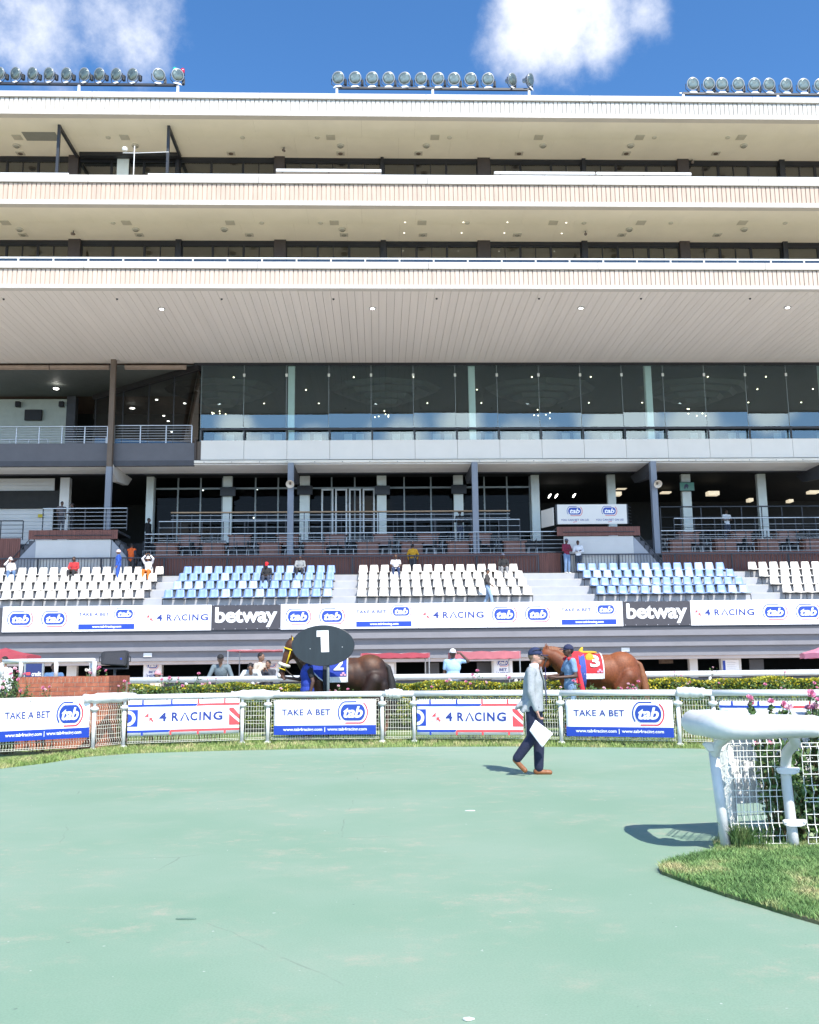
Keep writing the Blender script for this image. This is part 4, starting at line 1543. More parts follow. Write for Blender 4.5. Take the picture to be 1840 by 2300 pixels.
sheet('ground', [(-400, -300, -.03), (400, -300, -.03), (400, 400, -.03), (-400, 400, -.03)], M['earth'])
edge = [(-300, 1765), (-120, 1742), (0, 1727), (107, 1714), (187, 1701), (293, 1693), (460, 1687.5), (700, 1682), (920, 1678), (1150, 1677), (1380, 1679), (1590, 1682), (1840, 1688), (2050, 1697)]
ep = [gz(a, b_) for a, b_ in edge]
pav = [Vector((-45, -40, 0)), Vector((45, -40, 0)), Vector((45, ep[-1].y - 3, 0))] + ep[::-1] + [Vector((-45, ep[0].y - 5, 0))]
sheet('paving', pav, paving_mat())
sheet('lawn', [(-40, 12, -.012), (40, 12, -.012), (40, 25.4, -.012), (-40, 25.4, -.012)], M['track'])
sheet('apron', [(-40, 25.404, -.01), (40, 25.404, -.01), (40, 44.1, -.01), (-40, 44.1, -.01)], M['apron'])


def blades(pts, h, w, lean, seed, name, m, label, cat='grass'):
    rg = np.random.default_rng(seed)
    n = len(pts)
    p = np.asarray(pts, float)
    a = rg.uniform(0, 2 * np.pi, n)
    hh = h * rg.uniform(.55, 1.25, n)
    la = rg.uniform(0, 2 * np.pi, n)
    ll = lean * rg.uniform(.2, 1.0, n) * hh
    dx, dy = np.cos(a) * w / 2, np.sin(a) * w / 2
    v = np.zeros((n, 5, 3))
    v[:, 0] = p + np.stack([-dx, -dy, 0 * a], 1)
    v[:, 1] = p + np.stack([dx, dy, 0 * a], 1)
    mid = p + np.stack([np.cos(la) * ll * .35, np.sin(la) * ll * .35, hh * .6], 1)
    v[:, 2] = mid + np.stack([dx * .8, dy * .8, 0 * a], 1)
    v[:, 3] = mid - np.stack([dx * .8, dy * .8, 0 * a], 1)
    v[:, 4] = p + np.stack([np.cos(la) * ll, np.sin(la) * ll, hh], 1)
    me = bpy.data.meshes.new(name)
    me.vertices.add(n * 5)
    me.vertices.foreach_set('co', v.reshape(-1))
    base = (np.arange(n) * 5)[:, None]
    loops = np.concatenate([base + np.array([0, 1, 2, 3]), base + np.array([3, 2, 4])], 1).reshape(-1)
    me.loops.add(n * 7)
    me.loops.foreach_set('vertex_index', loops.astype(np.int32))
    me.polygons.add(n * 2)
    st = np.stack([np.arange(n) * 7, np.arange(n) * 7 + 4], 1).reshape(-1)
    me.polygons.foreach_set('loop_start', st.astype(np.int32))
    me.update(calc_edges=True)
    me.validate()
    o = link(me, name, m)
    o['kind'] = 'stuff'
    o['label'] = label
    o['category'] = cat
    return o


M['grass'] = vcol_mat('grass_blades', [(.13, .21, .05), (.22, .31, .08), (.32, .35, .13), (.50, .42, .22)], 2.2, .7, .45, 45)
M['grass_lawn'] = vcol_mat('lawn_blades', [(.09, .18, .05), (.14, .26, .075), (.20, .32, .10), (.46, .42, .20)], 2.6, .7, .4, 45)
# verge of grass between the paving and the fence
rg = np.random.default_rng(4)
pts = []
for i in range(len(ep) - 1):
    a, b_ = ep[i], ep[i + 1]
    n = int((b_ - a).length * 1500)
    t = rg.uniform(0, 1, n)
    d = rg.uniform(0, 1, n) ** .8 * 2.1 - .0
    jit = .05 * np.sin(t * 40 + i) + rg.uniform(-.05, .05, n)
    pts.append(np.stack([a.x + (b_.x - a.x) * t, a.y + (b_.y - a.y) * t + d + jit, np.full(n, -.006)], 1))
blades(np.concatenate(pts), .075, .012, .9, 1, 'grass', M['grass'], 'rough dry edged grass verge at the foot of the white parade ring fence')

# ---------------------------------------------------------------- white rail fence round the ring
feet_px = [(-190, 1714), (-128, 1708), (208, 1687), (276.5, 1680.5), (543, 1671.5), (601, 1670.5), (859, 1668.5), (931, 1668), (1186, 1669), (1262, 1671), (1528, 1675.5), (1608, 1677.5), (1870, 1684), (1960, 1687), (2190, 1697)]
feet = [gz(a, b_) for a, b_ in feet_px]
RAILZ = zf(1558, feet[7].y, 931)
FN = thing('rail_fence', 'long white padded rail fence with wire mesh panels curving round the green parade ring', 'fence', (feet[7].x, feet[7].y, 0))
base = Vector((feet[7].x, feet[7].y, 0))
rail_r = .060
M['rail_white'] = mat('rail_white', (.66, .66, .65), .38, .09, 3.5, .12, 20)
for i, p in enumerate(feet):
    q = p - base
    b = MB()
    b.tube([(q.x, q.y, 0), (q.x, q.y, RAILZ - .23)], .040, 14)
    b.lathe([(.042, RAILZ - .245), (.07, RAILZ - .225), (.092, RAILZ - .195), (.088, RAILZ - .175), (.045, RAILZ - .145)], (q.x, q.y, 0), 14)
    b.tube([(q.x, q.y, RAILZ - .15), (q.x, q.y, RAILZ - .02)], .036, 12)
    b.lathe([(.075, 0), (.075, .03), (.052, .05)], (q.x, q.y, 0), 14)
    b.build('post', M['rail_white'], FN, smooth=True)
for i in range(len(feet) - 1):
    a, b_ = feet[i] - base, feet[i + 1] - base
    MB().tube([(a.x, a.y, RAILZ), (b_.x, b_.y, RAILZ)], rail_r, 14).build('rail', M['rail_white'], FN, smooth=True)
rr = random.Random(6)
for i, (k, ln) in enumerate(((2, 1.2), (4, 1.0), (6, .35), (10, .5), (13, .5))):      # wrapped joints
    a, b_ = feet[k] - base, feet[k + 1] - base
    d = (b_ - a).normalized()
    mid = (a + b_) / 2 if ln > .6 else a + d * .25
    pp, rs = [], []
    m_ = 12
    for j in range(m_ + 1):
        t = -ln / 2 + ln * j / m_
        pp.append(mid + d * t + Vector((0, 0, RAILZ + rr.uniform(0, .018))))
        rs.append(rail_r + .012 + rr.uniform(0, .02) + (.016 if 2 < j < m_ - 2 else 0))
    MB().tube(pp, rs, 14).build('rail_padding', M['rail_white'], FN, smooth=True)


def wire_panel(a, b_, z0, z1, bends, name, parent, m, pitch=.05, r=.0034, hz=None, amp=.03):
    d = (b_ - a)
    L = d.length
    d = d / L
    nrm = Vector((d.y, -d.x, 0))
    if nrm.y > 0:
        nrm = -nrm
    b = MB()
    n = max(2, int(L / pitch))
    zs = [z0]
    for zb in bends:
        zs += [zb - .05, zb, zb + .05]
    zs.append(z1)
    for i in range(n + 1):
        p = a + d * (L * i / n)
        pl = []
        for z in zs:
            q = p + (nrm * amp if any(abs(z - zb) < 1e-6 for zb in bends) else Vector((0, 0, 0)))
            pl.append((q.x, q.y, z))
        b.tube(pl, r, 4)
    for z in (hz or []) + [zz for zb in bends for zz in (zb - .05, zb + .05)] + [z0, z1]:
        b.tube([(a.x, a.y - .005, z), (b_.x, b_.y - .005, z)], r * 1.15, 4)
    return b.build(name, m, parent)


M['wire'] = mat('wire_white', (.80, .78, .66), .4, .06, 4)
for i in range(len(feet) - 1):
    a, b_ = feet[i] - base, feet[i + 1] - base
    d = (b_ - a).normalized()
    wire_panel(a + d * .07, b_ - d * .07, .09, .885, [.17, .52, .80], 'mesh_panel', FN, M['wire'], hz=[.30, .41, .66])


# ---------------------------------------------------------------- banners on the fence
def onseg(px, py, A, B):
    d = ray(px, py)
    # solve A + t (B-A) = s d in plan
    ex, ey = B.x - A.x, B.y - A.y
    det = d.x * (-ey) - (-ex) * d.y
    s = (A.x * (-ey) - (-ex) * A.y) / det
    return Vector((d.x * s, d.y * s, 0))


def fence_banner(pa, pb, seg, ya, yb, kind, label):
    A, B = feet[seg], feet[seg + 1]
    p, q = onseg(pa, 1610, A, B), onseg(pb, 1610, A, B)
    d = (q - p)
    w = d.length
    r = d / w
    out = Vector((r.y, -r.x, 0))
    o_ = p + out * .055
    z1 = zf(ya, p.y, pa)
    z0 = zf(yb, p.y, pa)
    h = z1 - z0
    o = thing('fence_banner', label, 'banner', (o_.x, o_.y, z0), math.atan2(r.y, r.x), 'banners tied to the white rail fence')
    sh = MB()
    nx, nz = 24, 6
    vs, fs = [], []
    for j in range(nz + 1):
        for k in range(nx + 1):
            u, v = k / nx, j / nz
            vs.append((u * w, .0022 * math.sin(u * 23 + v * 3 + pa) - .0018 * math.cos(v * 7 + u * 9), v * h))
    for j in range(nz):
        for k in range(nx):
            i0 = j * (nx + 1) + k
            fs.append((i0, i0 + 1, i0 + nx + 2, i0 + nx + 1))
    sm = sh.add(vs, fs).build('sheet', G['white'], o, smooth=True)
    so = sm.modifiers.new('t', 'SOLIDIFY')
    so.thickness = .003
    so.offset = 1
    fl = Flat((0, -.0075, 0), (1, 0, 0), (0, 0, 1), (0, -1, 0))
    if kind == 'bet':
        fl.rect('blue', 0, w, 0, h * .265, .002)
        fl.text('navy', 'TAKE A BET', w * .075, w * .555, h * .56, h * .735, .003, bold=.014, space=1.05)
        fl.logo(w * .775, h * .635, w * .30, h * .66, .003)
        fl.text('white', 'www.tab4racing.com', w * .09, w * .475, h * .085, h * .20, .006, bold=.02)
        fl.text('white', 'www.tab4racing.com', w * .525, w * .91, h * .085, h * .20, .006, bold=.02)
        fl.rect('white', w * .497, w * .503, h * .075, h * .215, .006)
    else:
        s = h * .055
        # brick like border, blue on the left turning coral on the right
        def band(y, t):
            fl.poly('blue', [(0, y), (w * t, y), (w * (t + .02), y + s * 1.15), (0, y + s * 1.15)] if y > h / 2 else [(0, y), (w * (t - .0), y), (w * (t + .02), y + s * 1.15), (0, y + s * 1.15)], .002)
            fl.poly('coral', [(w * (t + .005), y), (w, y), (w, y + s * 1.15), (w * (t + .025), y + s * 1.15)], .002)
        band(h * .815, .60)
        band(h * .085, .36)
        for i, u in enumerate((.12, .375, .615, .855)):
            fl.rect('blue' if u < .6 else 'coral', w * u, w * u + s * .95, h * .88, h * .998, .002)
        for i, u in enumerate((.12, .37, .615, .86)):
            fl.rect('blue' if u < .36 else 'coral', w * u, w * u + s * .95, 0, h * .084, .002)
        # half ring at the left
        sq = h * .47
        y0 = h * .26
        fl.rect('blue', 0, w * .088, y0, y0 + sq, .002)
        arc = [(sq * .46 * math.sin(t), y0 + sq / 2 + sq * .46 * math.cos(t)) for t in [math.pi * k / 16 for k in range(17)]]
        fl.poly('white', [(0.001, y0 + sq * .04)] + [(min(x, w * .087), y) for x, y in arc[::-1]], .004)
        fl.poly('blue', [(0.001, y0 + sq * .22)] + [(x * .58, y0 + sq / 2 + (y - y0 - sq / 2) * .58) for x, y in arc[::-1]], .006)
        # slanted stripes at the right
        x0 = w * .905
        fl.poly('coral', [(x0, h * .74), (x0 + (w - x0) * .4, h * .74), (w, h * .44), (w, h * .62), (w - .0, h * .40), (x0 + .0, h * .64)][:2] + [(w, h * .53), (w, h * .40), (x0, h * .66)], .002)
        fl.poly('coral', [(x0, h * .24), (w, h * .24), (w, h * .30), (x0, h * .56)], .002)
        emblem(fl, w * .185, h * .51, h * .27, .003)
        racing(fl, w * .275, w * .845, h * .39, h * .64, .003)
    fl.build(o, G, NM)
    ey = MB()
    for u in (.01, .34, .66, .99):
        ey.tube([(u * w, .03, h - .02), (u * w, -.008, h - .015), (u * w, -.006, h + .02), (u * w, .04, h + .03)], .005, 5)
    ey.build('cable_ties', M['post_black'], o)
    return o


fence_banner(-8, 199, 1, 1577, 1667, 'bet', 'white and blue take a bet banner on the fence, below the brick planter')
fence_banner(287, 537, 3, 1573.5, 1653, 'race', 'racing banner with coloured brick border, left of the number sign pole')
fence_banner(617, 845, 5, 1573, 1650.5, 'bet', 'white and blue take a bet banner directly under the dark bay horse')
fence_banner(938, 1175, 7, 1571.5, 1650.5, 'race', 'racing banner with coloured brick border, just left of the walking man')
fence_banner(1273, 1513, 9, 1572.5, 1653, 'bet', 'white and violet blue take a bet banner right of the walking man')
fence_banner(1618, 1856, 11, 1574, 1655, 'race', 'racing banner with coloured brick border, mostly hidden behind the near rail')

# ---------------------------------------------------------------- second rail behind the hedge
Y2 = 26.0
z2 = zf(1521, Y2)
x2a, x2b = xf(244, 1521, Y2), xf(2050, 1521, Y2)
o = thing('running_rail', 'long white rail behind the clipped hedge where spectators lean', 'rail', ((x2a + x2b) / 2, Y2, 0))
L = x2b - x2a
MB().tube([(-L / 2, 0, z2), (L / 2, 0, z2)], .082, 14).build('rail', M['rail_white'], o, smooth=True)
MB().box(-L / 2, -L / 2 + 1.0, -.02, .02, z2 - .42, z2 - .2).build('end_board', M['rail_white'], o)
for k in range(13):
    x = -L / 2 + .3 + (L - .6) * k / 12
    MB().tube([(x, .0, 0), (x, 0, z2 - .05)], .045, 10).build('post', M['rail_white'], o, smooth=True)


# ---------------------------------------------------------------- leaves
def leaf_mesh(pts, nrm_bias, size, seed, name, up=.3, aspect=.55):
    """many small folded leaves at the given points"""
    rg = np.random.default_rng(seed)
    n = len(pts)
    p = np.asarray(pts, float)
    d = rg.normal(0, 1, (n, 3))
    d[:, 2] += up
    d += np.asarray(nrm_bias)
    d /= np.linalg.norm(d, axis=1)[:, None]
    t = rg.normal(0, 1, (n, 3))
    t -= d * (t * d).sum(1)[:, None]
    t /= np.linalg.norm(t, axis=1)[:, None]
    w = np.cross(d, t)
    s = (size * rg.uniform(.65, 1.35, n))[:, None]
    v = np.zeros((n, 4, 3))
    v[:, 0] = p - t * s * .5
    v[:, 1] = p + w * s * aspect * .5 + d * s * .06
    v[:, 2] = p + t * s * .5
    v[:, 3] = p - w * s * aspect * .5 + d * s * .06
    me = bpy.data.meshes.new(name)
    me.vertices.add(n * 4)
    me.vertices.foreach_set('co', v.reshape(-1))
    me.loops.add(n * 4)
    me.loops.foreach_set('vertex_index', np.arange(n * 4, dtype=np.int32))
    me.polygons.add(n)
    me.polygons.foreach_set('loop_start', (np.arange(n) * 4).astype(np.int32))
    me.update(calc_edges=True)
    return me


M['leaf_hedge'] = vcol_mat('hedge_leaf', [(.05, .10, .016), (.10, .16, .024), (.24, .27, .035)], 5, .55, .4, 50)
M['leaf_yellow'] = vcol_mat('hedge_tip', [(.40, .36, .02), (.56, .44, .015), (.42, .42, .04)], 4, .55, .25, 50)
M['leaf_rose'] = vcol_mat('rose_leaf', [(.04, .095, .028), (.075, .15, .04), (.15, .20, .07)], 6, .45, .35, 50)
M['stem'] = mat('rose_stem', (.10, .075, .03), .7, .2, 8)
M['pink'] = mat('petal_pink', (.72, .26, .40), .6, .18, 30)
M['pinkpale'] = mat('petal_pale', (.80, .52, .58), .6, .12, 30)
M['whitepetal'] = mat('petal_white', (.80, .76, .70), .6, .08, 30)

hx0, hx1 = xf(296, 1535, 24), xf(2050, 1535, 24)
hz = zf(1531, 24)
hd = thing('clipped_hedge', 'long clipped hedge with golden yellow top growth below the white spectator rail', 'hedge', ((hx0 + hx1) / 2, 24, 0))
rg = np.random.default_rng(9)
L = hx1 - hx0
n = 60000
u = rg.uniform(-L / 2, L / 2, n)
face = rg.uniform(0, 1, n)
yy = np.where(face < .62, -.38 + np.abs(rg.normal(0, .06, n)), rg.uniform(-.4, .4, n))
zz = np.where(face < .62, rg.uniform(.12, hz - .02, n), hz - .02 - np.abs(rg.normal(0, .05, n)))
bumpy = .03 * np.sin(u * 2.3) + .025 * np.sin(u * 5.1 + 1)
zz = zz + bumpy * (zz / hz)
yy = yy + .05 * np.sin(u * 3.1) + .04 * np.sin(u * 7 + zz * 4)
P_ = np.stack([u, yy, zz], 1)
ym = 1 / (1 + np.exp(-(P_[:, 2] - (hz - .30 + .22 * np.clip(np.sin(u * .42 + 2.2), -1, .5) * -1)) * 16))
yel = rg.uniform(0, 1, n) < ym * (.42 + .38 / (1 + np.exp(-(u - 3.2) * 1.5))) + .05
link(leaf_mesh(P_[~yel], (0, -.3, 0), .062, 1, 'foliage'), 'foliage', M['leaf_hedge'], hd)
link(leaf_mesh(P_[yel], (0, -.3, .3), .055, 2, 'golden_foliage'), 'golden_foliage', M['leaf_yellow'], hd)
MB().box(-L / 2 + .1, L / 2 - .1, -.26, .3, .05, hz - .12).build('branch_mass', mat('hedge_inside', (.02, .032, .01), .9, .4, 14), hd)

PET = {}


def petal_mesh(key):
    b = MB()
    r0 = random.Random(hash(key) % 100 if False else len(key))
    for lay, (rad, tilt, hh, nn) in enumerate(((.95, 62, .55, 6), (.72, 38, .68, 5), (.45, 18, .72, 5), (.22, 4, .7, 3))):
        for k in range(nn):
            a = 2 * math.pi * (k + .5 * (lay % 2)) / nn + r0.uniform(-.2, .2)
            T = R(tilt + r0.uniform(-9, 9))
            vs = []
            for (u_, v_) in ((-.22, .0), (.22, 0), (.5, .55), (.36, 1.0), (0, 1.12), (-.36, 1.0), (-.5, .55)):
                z = v_ * hh
                out = rad * .25 + math.sin(T) * z
                zz_ = math.cos(T) * z
                lat = u_ * (.75 + .3 * lay * 0) * rad
                out -= .18 * abs(u_) * v_
                vs.append((out * math.cos(a) - lat * math.sin(a), out * math.sin(a) + lat * math.cos(a), zz_))
            b.add(vs, [(0, 1, 2, 6), (6, 2, 3, 4), (6, 4, 5)])
    me = b.mesh('blossom', True)
    me.materials.append(M[key])
    return me


for k in ('pink', 'pinkpale', 'whitepetal'):
    PET[k] = petal_mesh(k)


def rose_bush(label, px, Y, spread, top_py, flowers, nleaf=500, leaf=.05, fsize=.042, seed=1, group='rose bushes behind the fence', dY=.22, low=.15, stems=None):
    """flowers: (px, py, petal key) seen at this depth"""
    r0 = random.Random(seed)
    bx = xf(px, top_py, Y)
    ztop = zf(top_py, Y, px)
    o = thing('rose_bush', label, 'rose bush', (bx, Y, 0), 0, group)
    st = MB()
    tips = []
    for (fx, fy, key) in flowers:
        p = at(fx, fy, Y) - Vector((bx, Y, 0))
        p.y = r0.uniform(-dY, dY) * .6
        tips.append((p, key))
    extra = stems or 6
    for k in range(extra):
        tips.append((Vector((r0.uniform(-spread, spread), r0.uniform(-dY, dY), ztop * r0.uniform(.7, 1.0))), None))
    lv = []
    for p, key in tips:
        b0 = Vector((p.x * .45 + r0.uniform(-.05, .05), p.y * .5, 0))
        m1 = b0.lerp(p, .5) + Vector((r0.uniform(-.06, .06), r0.uniform(-.05, .05), .03))
        st.tube([b0, m1, p], [.009, .007, .004], 5)
        nl = int(nleaf * 1.9) // len(tips)
        for k in range(nl):
            t = low + (.97 - low) * r0.random() ** .8
            q = b0.lerp(m1, t * 2) if t < .5 else m1.lerp(p, t * 2 - 1)
            s = spread * (.30 if t < .75 else .12)
            lv.append(q + Vector((r0.gauss(0, s * .55), r0.gauss(0, s * .55), r0.gauss(0, s * .35))))
    st.build('stems', M['stem'], o)
    lv = [q for q in lv if q.z > .02]
    link(leaf_mesh([tuple(q) for q in lv], (0, -.2, .2), leaf, seed, 'foliage', aspect=.62), 'foliage', M['leaf_rose'], o)
    for p, key in tips:
        if key:
            f = link(PET[key], 'blossom', None, o, p)
            sc = fsize * r0.uniform(.8, 1.25)
            f.scale = (sc, sc, sc)
            f.rotation_euler = (R(50 + r0.uniform(-40, 25)), r0.uniform(-.5, .5), r0.uniform(-.8, .8))
    return o


K, Q, Wt = 'pink', 'pinkpale', 'whitepetal'
rose_bush('rose bush crowded with pink and white blooms at the left edge, before the planter', 18, 18.25, .45, 1535,
          [(12, 1532, Q), (24, 1515, K), (32, 1524, K), (38, 1510, K), (4, 1525, Wt), (10, 1545, Q), (30, 1545, Wt), (18, 1550, Wt), (36, 1503, Q), (45, 1527, K), (2, 1540, Q), (48, 1553, K), (33, 1554, Q), (8, 1518, Wt)], 900, .05, .05, 3)
rose_bush('thin rose bush with a few pink blooms against the red brick planter', 103, 18.7, .3, 1552,
          [(100, 1545, K), (116, 1543, K), (102, 1550, Q), (60, 1514, K)], 160, .045, .045, 4, stems=4)
rose_bush('rose bush with bright pink blooms beside the right post of the white tube frame', 215, 20.1, .3, 1515,
          [(222, 1500, K), (237, 1507, K), (205, 1513, K), (218, 1504, K), (192, 1505, Wt), (200, 1506, Wt), (206, 1511, Q)], 260, .05, .05, 5)
rose_bush('rose bush with pale pink blooms right beside the end of the brick planter', 272, 20.0, .4, 1545,
          [(250, 1533, Q), (277, 1531, K), (266, 1542, Q), (292, 1537, K), (256, 1536, K)], 420, .05, .045, 6)
rose_bush('wide leafy rose bush below the pink capped spectator', 360, 20.4, .75, 1530,
          [(365, 1527, K), (383, 1523, K), (400, 1523, Q), (449, 1514, K), (410, 1541, K), (455, 1538, Q), (372, 1535, Q), (398, 1533, Q)], 1300, .055, .045, 7, stems=14)
rose_bush('low rose bush with faint pink blooms under the grey sweater man', 475, 20.5, .45, 1550,
          [(468, 1526, Q), (483, 1525, Q), (472, 1535, Q), (630, 1548, Q)], 260, .05, .04, 8)
rose_bush('small pink rose bush at the foot of the number sign pole', 765, 20.45, .5, 1556,
          [(782, 1549, K), (753, 1552, Q), (741, 1552, K), (760, 1541, Q)], 420, .05, .045, 9)
rose_bush('tall pink rose bush in front of the light blue polo shirt', 1055, 20.1, .6, 1553,
          [(1073, 1508, K), (1062, 1517, K), (1047, 1532, K), (1056, 1537, K), (1010, 1528, Q), (1004, 1532, K), (1092, 1533, Q), (1143, 1523, K), (1139, 1518, Q), (969, 1544, K), (1064, 1522, Q)], 260, .045, .05, 10, stems=4)
rose_bush('leafy rose bush in front of the blue shirted handler and chestnut horse', 1330, 19.7, .6, 1532,
          [(1293, 1532, Q), (1357, 1547, Q), (1262, 1545, Q), (1288, 1530, K)], 900, .055, .045, 11, stems=14)
rose_bush('rose bush with a tight cluster of pink blooms under the chestnut hindquarters', 1420, 19.6, .5, 1535,
          [(1434, 1532, K), (1422, 1541, K), (1413, 1538, Q), (1410, 1547, K), (1391, 1547, K), (1428, 1546, Q), (1418, 1548, K)], 620, .055, .05, 12, stems=9)
rose_bush('scraggy rose bush with tall bare shoots right of the chestnut horse', 1545, 19.2, .8, 1530,
          [(1542, 1537, Q), (1552, 1533, K), (1617, 1535, K), (1630, 1527, Q), (1598, 1500, Q), (1512, 1510, Q), (1527, 1518, Q)], 420, .05, .035, 13, stems=8)
rose_bush('rose bush with pale blooms near the parasol at the right', 1740, 19.0, .7, 1540,
          [(1714, 1538, K), (1757, 1546, Q), (1765, 1548, Q), (1835, 1535, K), (1832, 1545, K), (1760, 1510, Q), (1840, 1562, K)], 420, .05, .045, 14, stems=8)

# ---------------------------------------------------------------- near island of roses with its own rail and mesh
xq = lambda p, Y_: xf(p, 1800, Y_)
YN = gz(1625, 1913).y
xt = xq(1625, YN)
NR = thing('rail_fence', 'thick white padded rail and bent wire mesh round the near rose bed at the right', 'fence', (xt, YN, 0))
zr = zf(1630, YN - .25, 1700)
front, back = -.42, .46
cy = (front + back) / 2
rad = (back - front) / 2
nose = []
for k in range(13):
    t = math.pi * (-.5 + k / 12)
    nose.append((.08 - .22 * max(math.cos(t), 0) ** .55, cy + rad * math.copysign(abs(math.sin(t)) ** .8, t), zr + .0))
MB().tube([(4.5, front - .1, zr), (.62, front, zr)], .068, 18).build('rail', M['rail_white'], NR, smooth=True)
MB().tube([(.62, back, zr), (6.0, back + .9, zr)], .066, 18).build('rail', M['rail_white'], NR, smooth=True)
rr = random.Random(3)
pad = [(.66, front, zr), (.6, front, zr), (.56, front, zr), (.4, front, zr + .004), (.22, front, zr + .002)] + nose + [(.25, back, zr), (.5, back, zr), (.75, back, zr)]
MB().tube(pad, [.074, .09, .087, .09, .096] + [.097 + rr.uniform(-.004, .005) for _ in nose] + [.082, .08, .076], 20).build('rail_padding', M['rail_white'], NR, smooth=True)
# slanted front post, goose neck support, collars
b = MB()
b.tube([(.012, .03, -.02), (-.055, .0, zr - .22)], .041, 18)
b.build('post', M['rail_white'], NR, smooth=True)
b = MB()
b.prism([(-.12, zr - .215), (.0, zr - .215), (.04, zr - .16), (.03, zr - .14), (-.15, zr - .14), (-.165, zr - .155)], 'y', -.085, -.045)
b.tube([(-.055, -.02, zr - .24), (-.045, -.10, zr - .15), (.02, front + .03, zr - .01)], .038, 14)
b.build('clamp', M['rail_white'], NR, smooth=False, bevel=.006)
gx = .575
b = MB()
b.tube([(.39, front, zr - .02), (.44, front + .02, zr - .06), (.49, front + .09, zr - .13), (.525, -.07, zr - .23), (.535, 0, zr - .36), (.54, .01, zr - .5), (.56, .02, .18), (.575, .03, -.02)], [.04, .042, .043, .043, .042, .042, .042, .042], 18)
b.build('goose_neck_post', M['rail_white'], NR, smooth=True)
for z in (zr - .38, .22):
    c_ = MB()
    xx = .535 if z > .5 else .558
    c_.prism([(xx - .10, z + .02), (xx - .085, z - .015), (xx - .045, z - .028), (xx + .045, z - .028), (xx + .085, z - .015), (xx + .10, z + .02), (xx + .085, z + .03), (xx - .085, z + .03)], 'y', -.060, -.035)
    for s in (-1, 1):
        c_.tube([(xx + s * .075, -.068, z + .008), (xx + s * .075, -.02, z + .008)], .010, 8)
    c_.build('clamp', M['rail_white'], NR, bevel=.005)
M['wire_near'] = mat('wire_near', (.80, .79, .74), .4, .05, 4)
wire_panel(Vector((.07, .05, 0)), Vector((.52, .04, 0)), .05, zr - .16, [.16, .52, .84], 'mesh_panel', NR, M['wire_near'], pitch=.052, r=.0032, hz=[.3, .42, .66, .74])
wire_panel(Vector((.68, .0, 0)), Vector((3.6, -.08, 0)), .05, zr - .19, [.15, .46, .80], 'mesh_panel', NR, M['wire_near'], pitch=.066, r=.0034, hz=[.28, .38, .6, .7])
wire_panel(Vector((.28, .52, 0)), Vector((4.2, 1.2, 0)), .05, zr - .16, [.15, .52, .84], 'mesh_panel', NR, M['wire_near'], pitch=.06, r=.0032, hz=[.3, .42, .66])
wire_panel(Vector((.03, .08, 0)), Vector((.25, .5, 0)), .05, zr - .16, [.15, .52, .84], 'mesh_panel', NR, M['wire_near'], pitch=.055, r=.0032, hz=[.3, .42, .66])
for (xx, yy_) in ((.27, .56), (1.5, .8), (1.95, .02), (3.1, -.05)):
    MB().tube([(xx, yy_, -.02), (xx, yy_, zr - .08)], .042, 16).build('post', M['rail_white'], NR, smooth=True)
# the back of a banner tied to the far side of the bed
o = MB().add([(xt + .22, YN + .60, .29), (xt + 1.9, YN + .88, .27), (xt + 1.9, YN + .88, .93), (xt + .20, YN + .60, .94)], [(0, 1, 2, 3)]).build('fence_banner', mat('banner_back', (.80, .80, .80), .6, .03))
so = o.modifiers.new('t', 'SOLIDIFY')
so.thickness = .003
tag(o, 'plain white back of a banner on the far side of the near rose bed', 'banner')
# roses in the bed
gp = 'rose bushes in the near bed'
rose_bush('near rose bush with three large pink blooms above the padded rail', 1755, YN + .30, .22, 1660,
          [(1668, 1569, K), (1675, 1582, K), (1729, 1577, K), (1766, 1582, K), (1762, 1590, Q), (1708, 1658, K), (1721, 1673, K)], 700, .055, .042, 31, gp, .25, low=.12, stems=6)
rose_bush('near rose bush at the right edge with a heavy bunch of pink blooms', 1815, YN + .28, .34, 1660,
          [(1818, 1573, K), (1812, 1590, K), (1822, 1586, Q), (1833, 1595, K), (1842, 1590, K), (1830, 1560, K), (1848, 1600, Q)], 1100, .055, .045, 32, gp, .3, low=.05, stems=12)
rose_bush('leafy near rose bush behind the wire, just outside the right edge', 1900, YN + .3, .4, 1630,
          [(1890, 1580, K), (1910, 1590, Q)], 1000, .055, .045, 33, gp, .3, low=.05, stems=12)
rose_bush('low leafy rose bush behind the goose neck support', 1800, YN + .34, .2, 1720, [(1700, 1672, K)], 600, .05, .035, 34, gp, .25, low=.05, stems=10)

# lawn patch in front of the bed
lawn_px = [(1607, 1917), (1545, 1931), (1492, 1944), (1480, 1954), (1486, 1964), (1520, 1977), (1580, 1998), (1640, 2018), (1700, 2036), (1770, 2058), (1840, 2078), (1960, 2110)]
lp = [gz(a, b_, .0) for a, b_ in lawn_px]
right = 8.0
poly = [(p.x, p.y) for p in lp] + [(right, lp[-1].y - .6), (right, YN + 1.6), (xt + .3, YN + .75), (xt - .0, YN + .3)]


def inside(x, y, pg):
    c_ = np.zeros(len(x), bool)
    n_ = len(pg)
    for i in range(n_):
        (x0, y0), (x1, y1) = pg[i], pg[(i + 1) % n_]
        if y0 == y1:
            continue
        c_ ^= ((y0 > y) != (y1 > y)) & (x < (x1 - x0) * (y - y0) / (y1 - y0) + x0)
    return c_


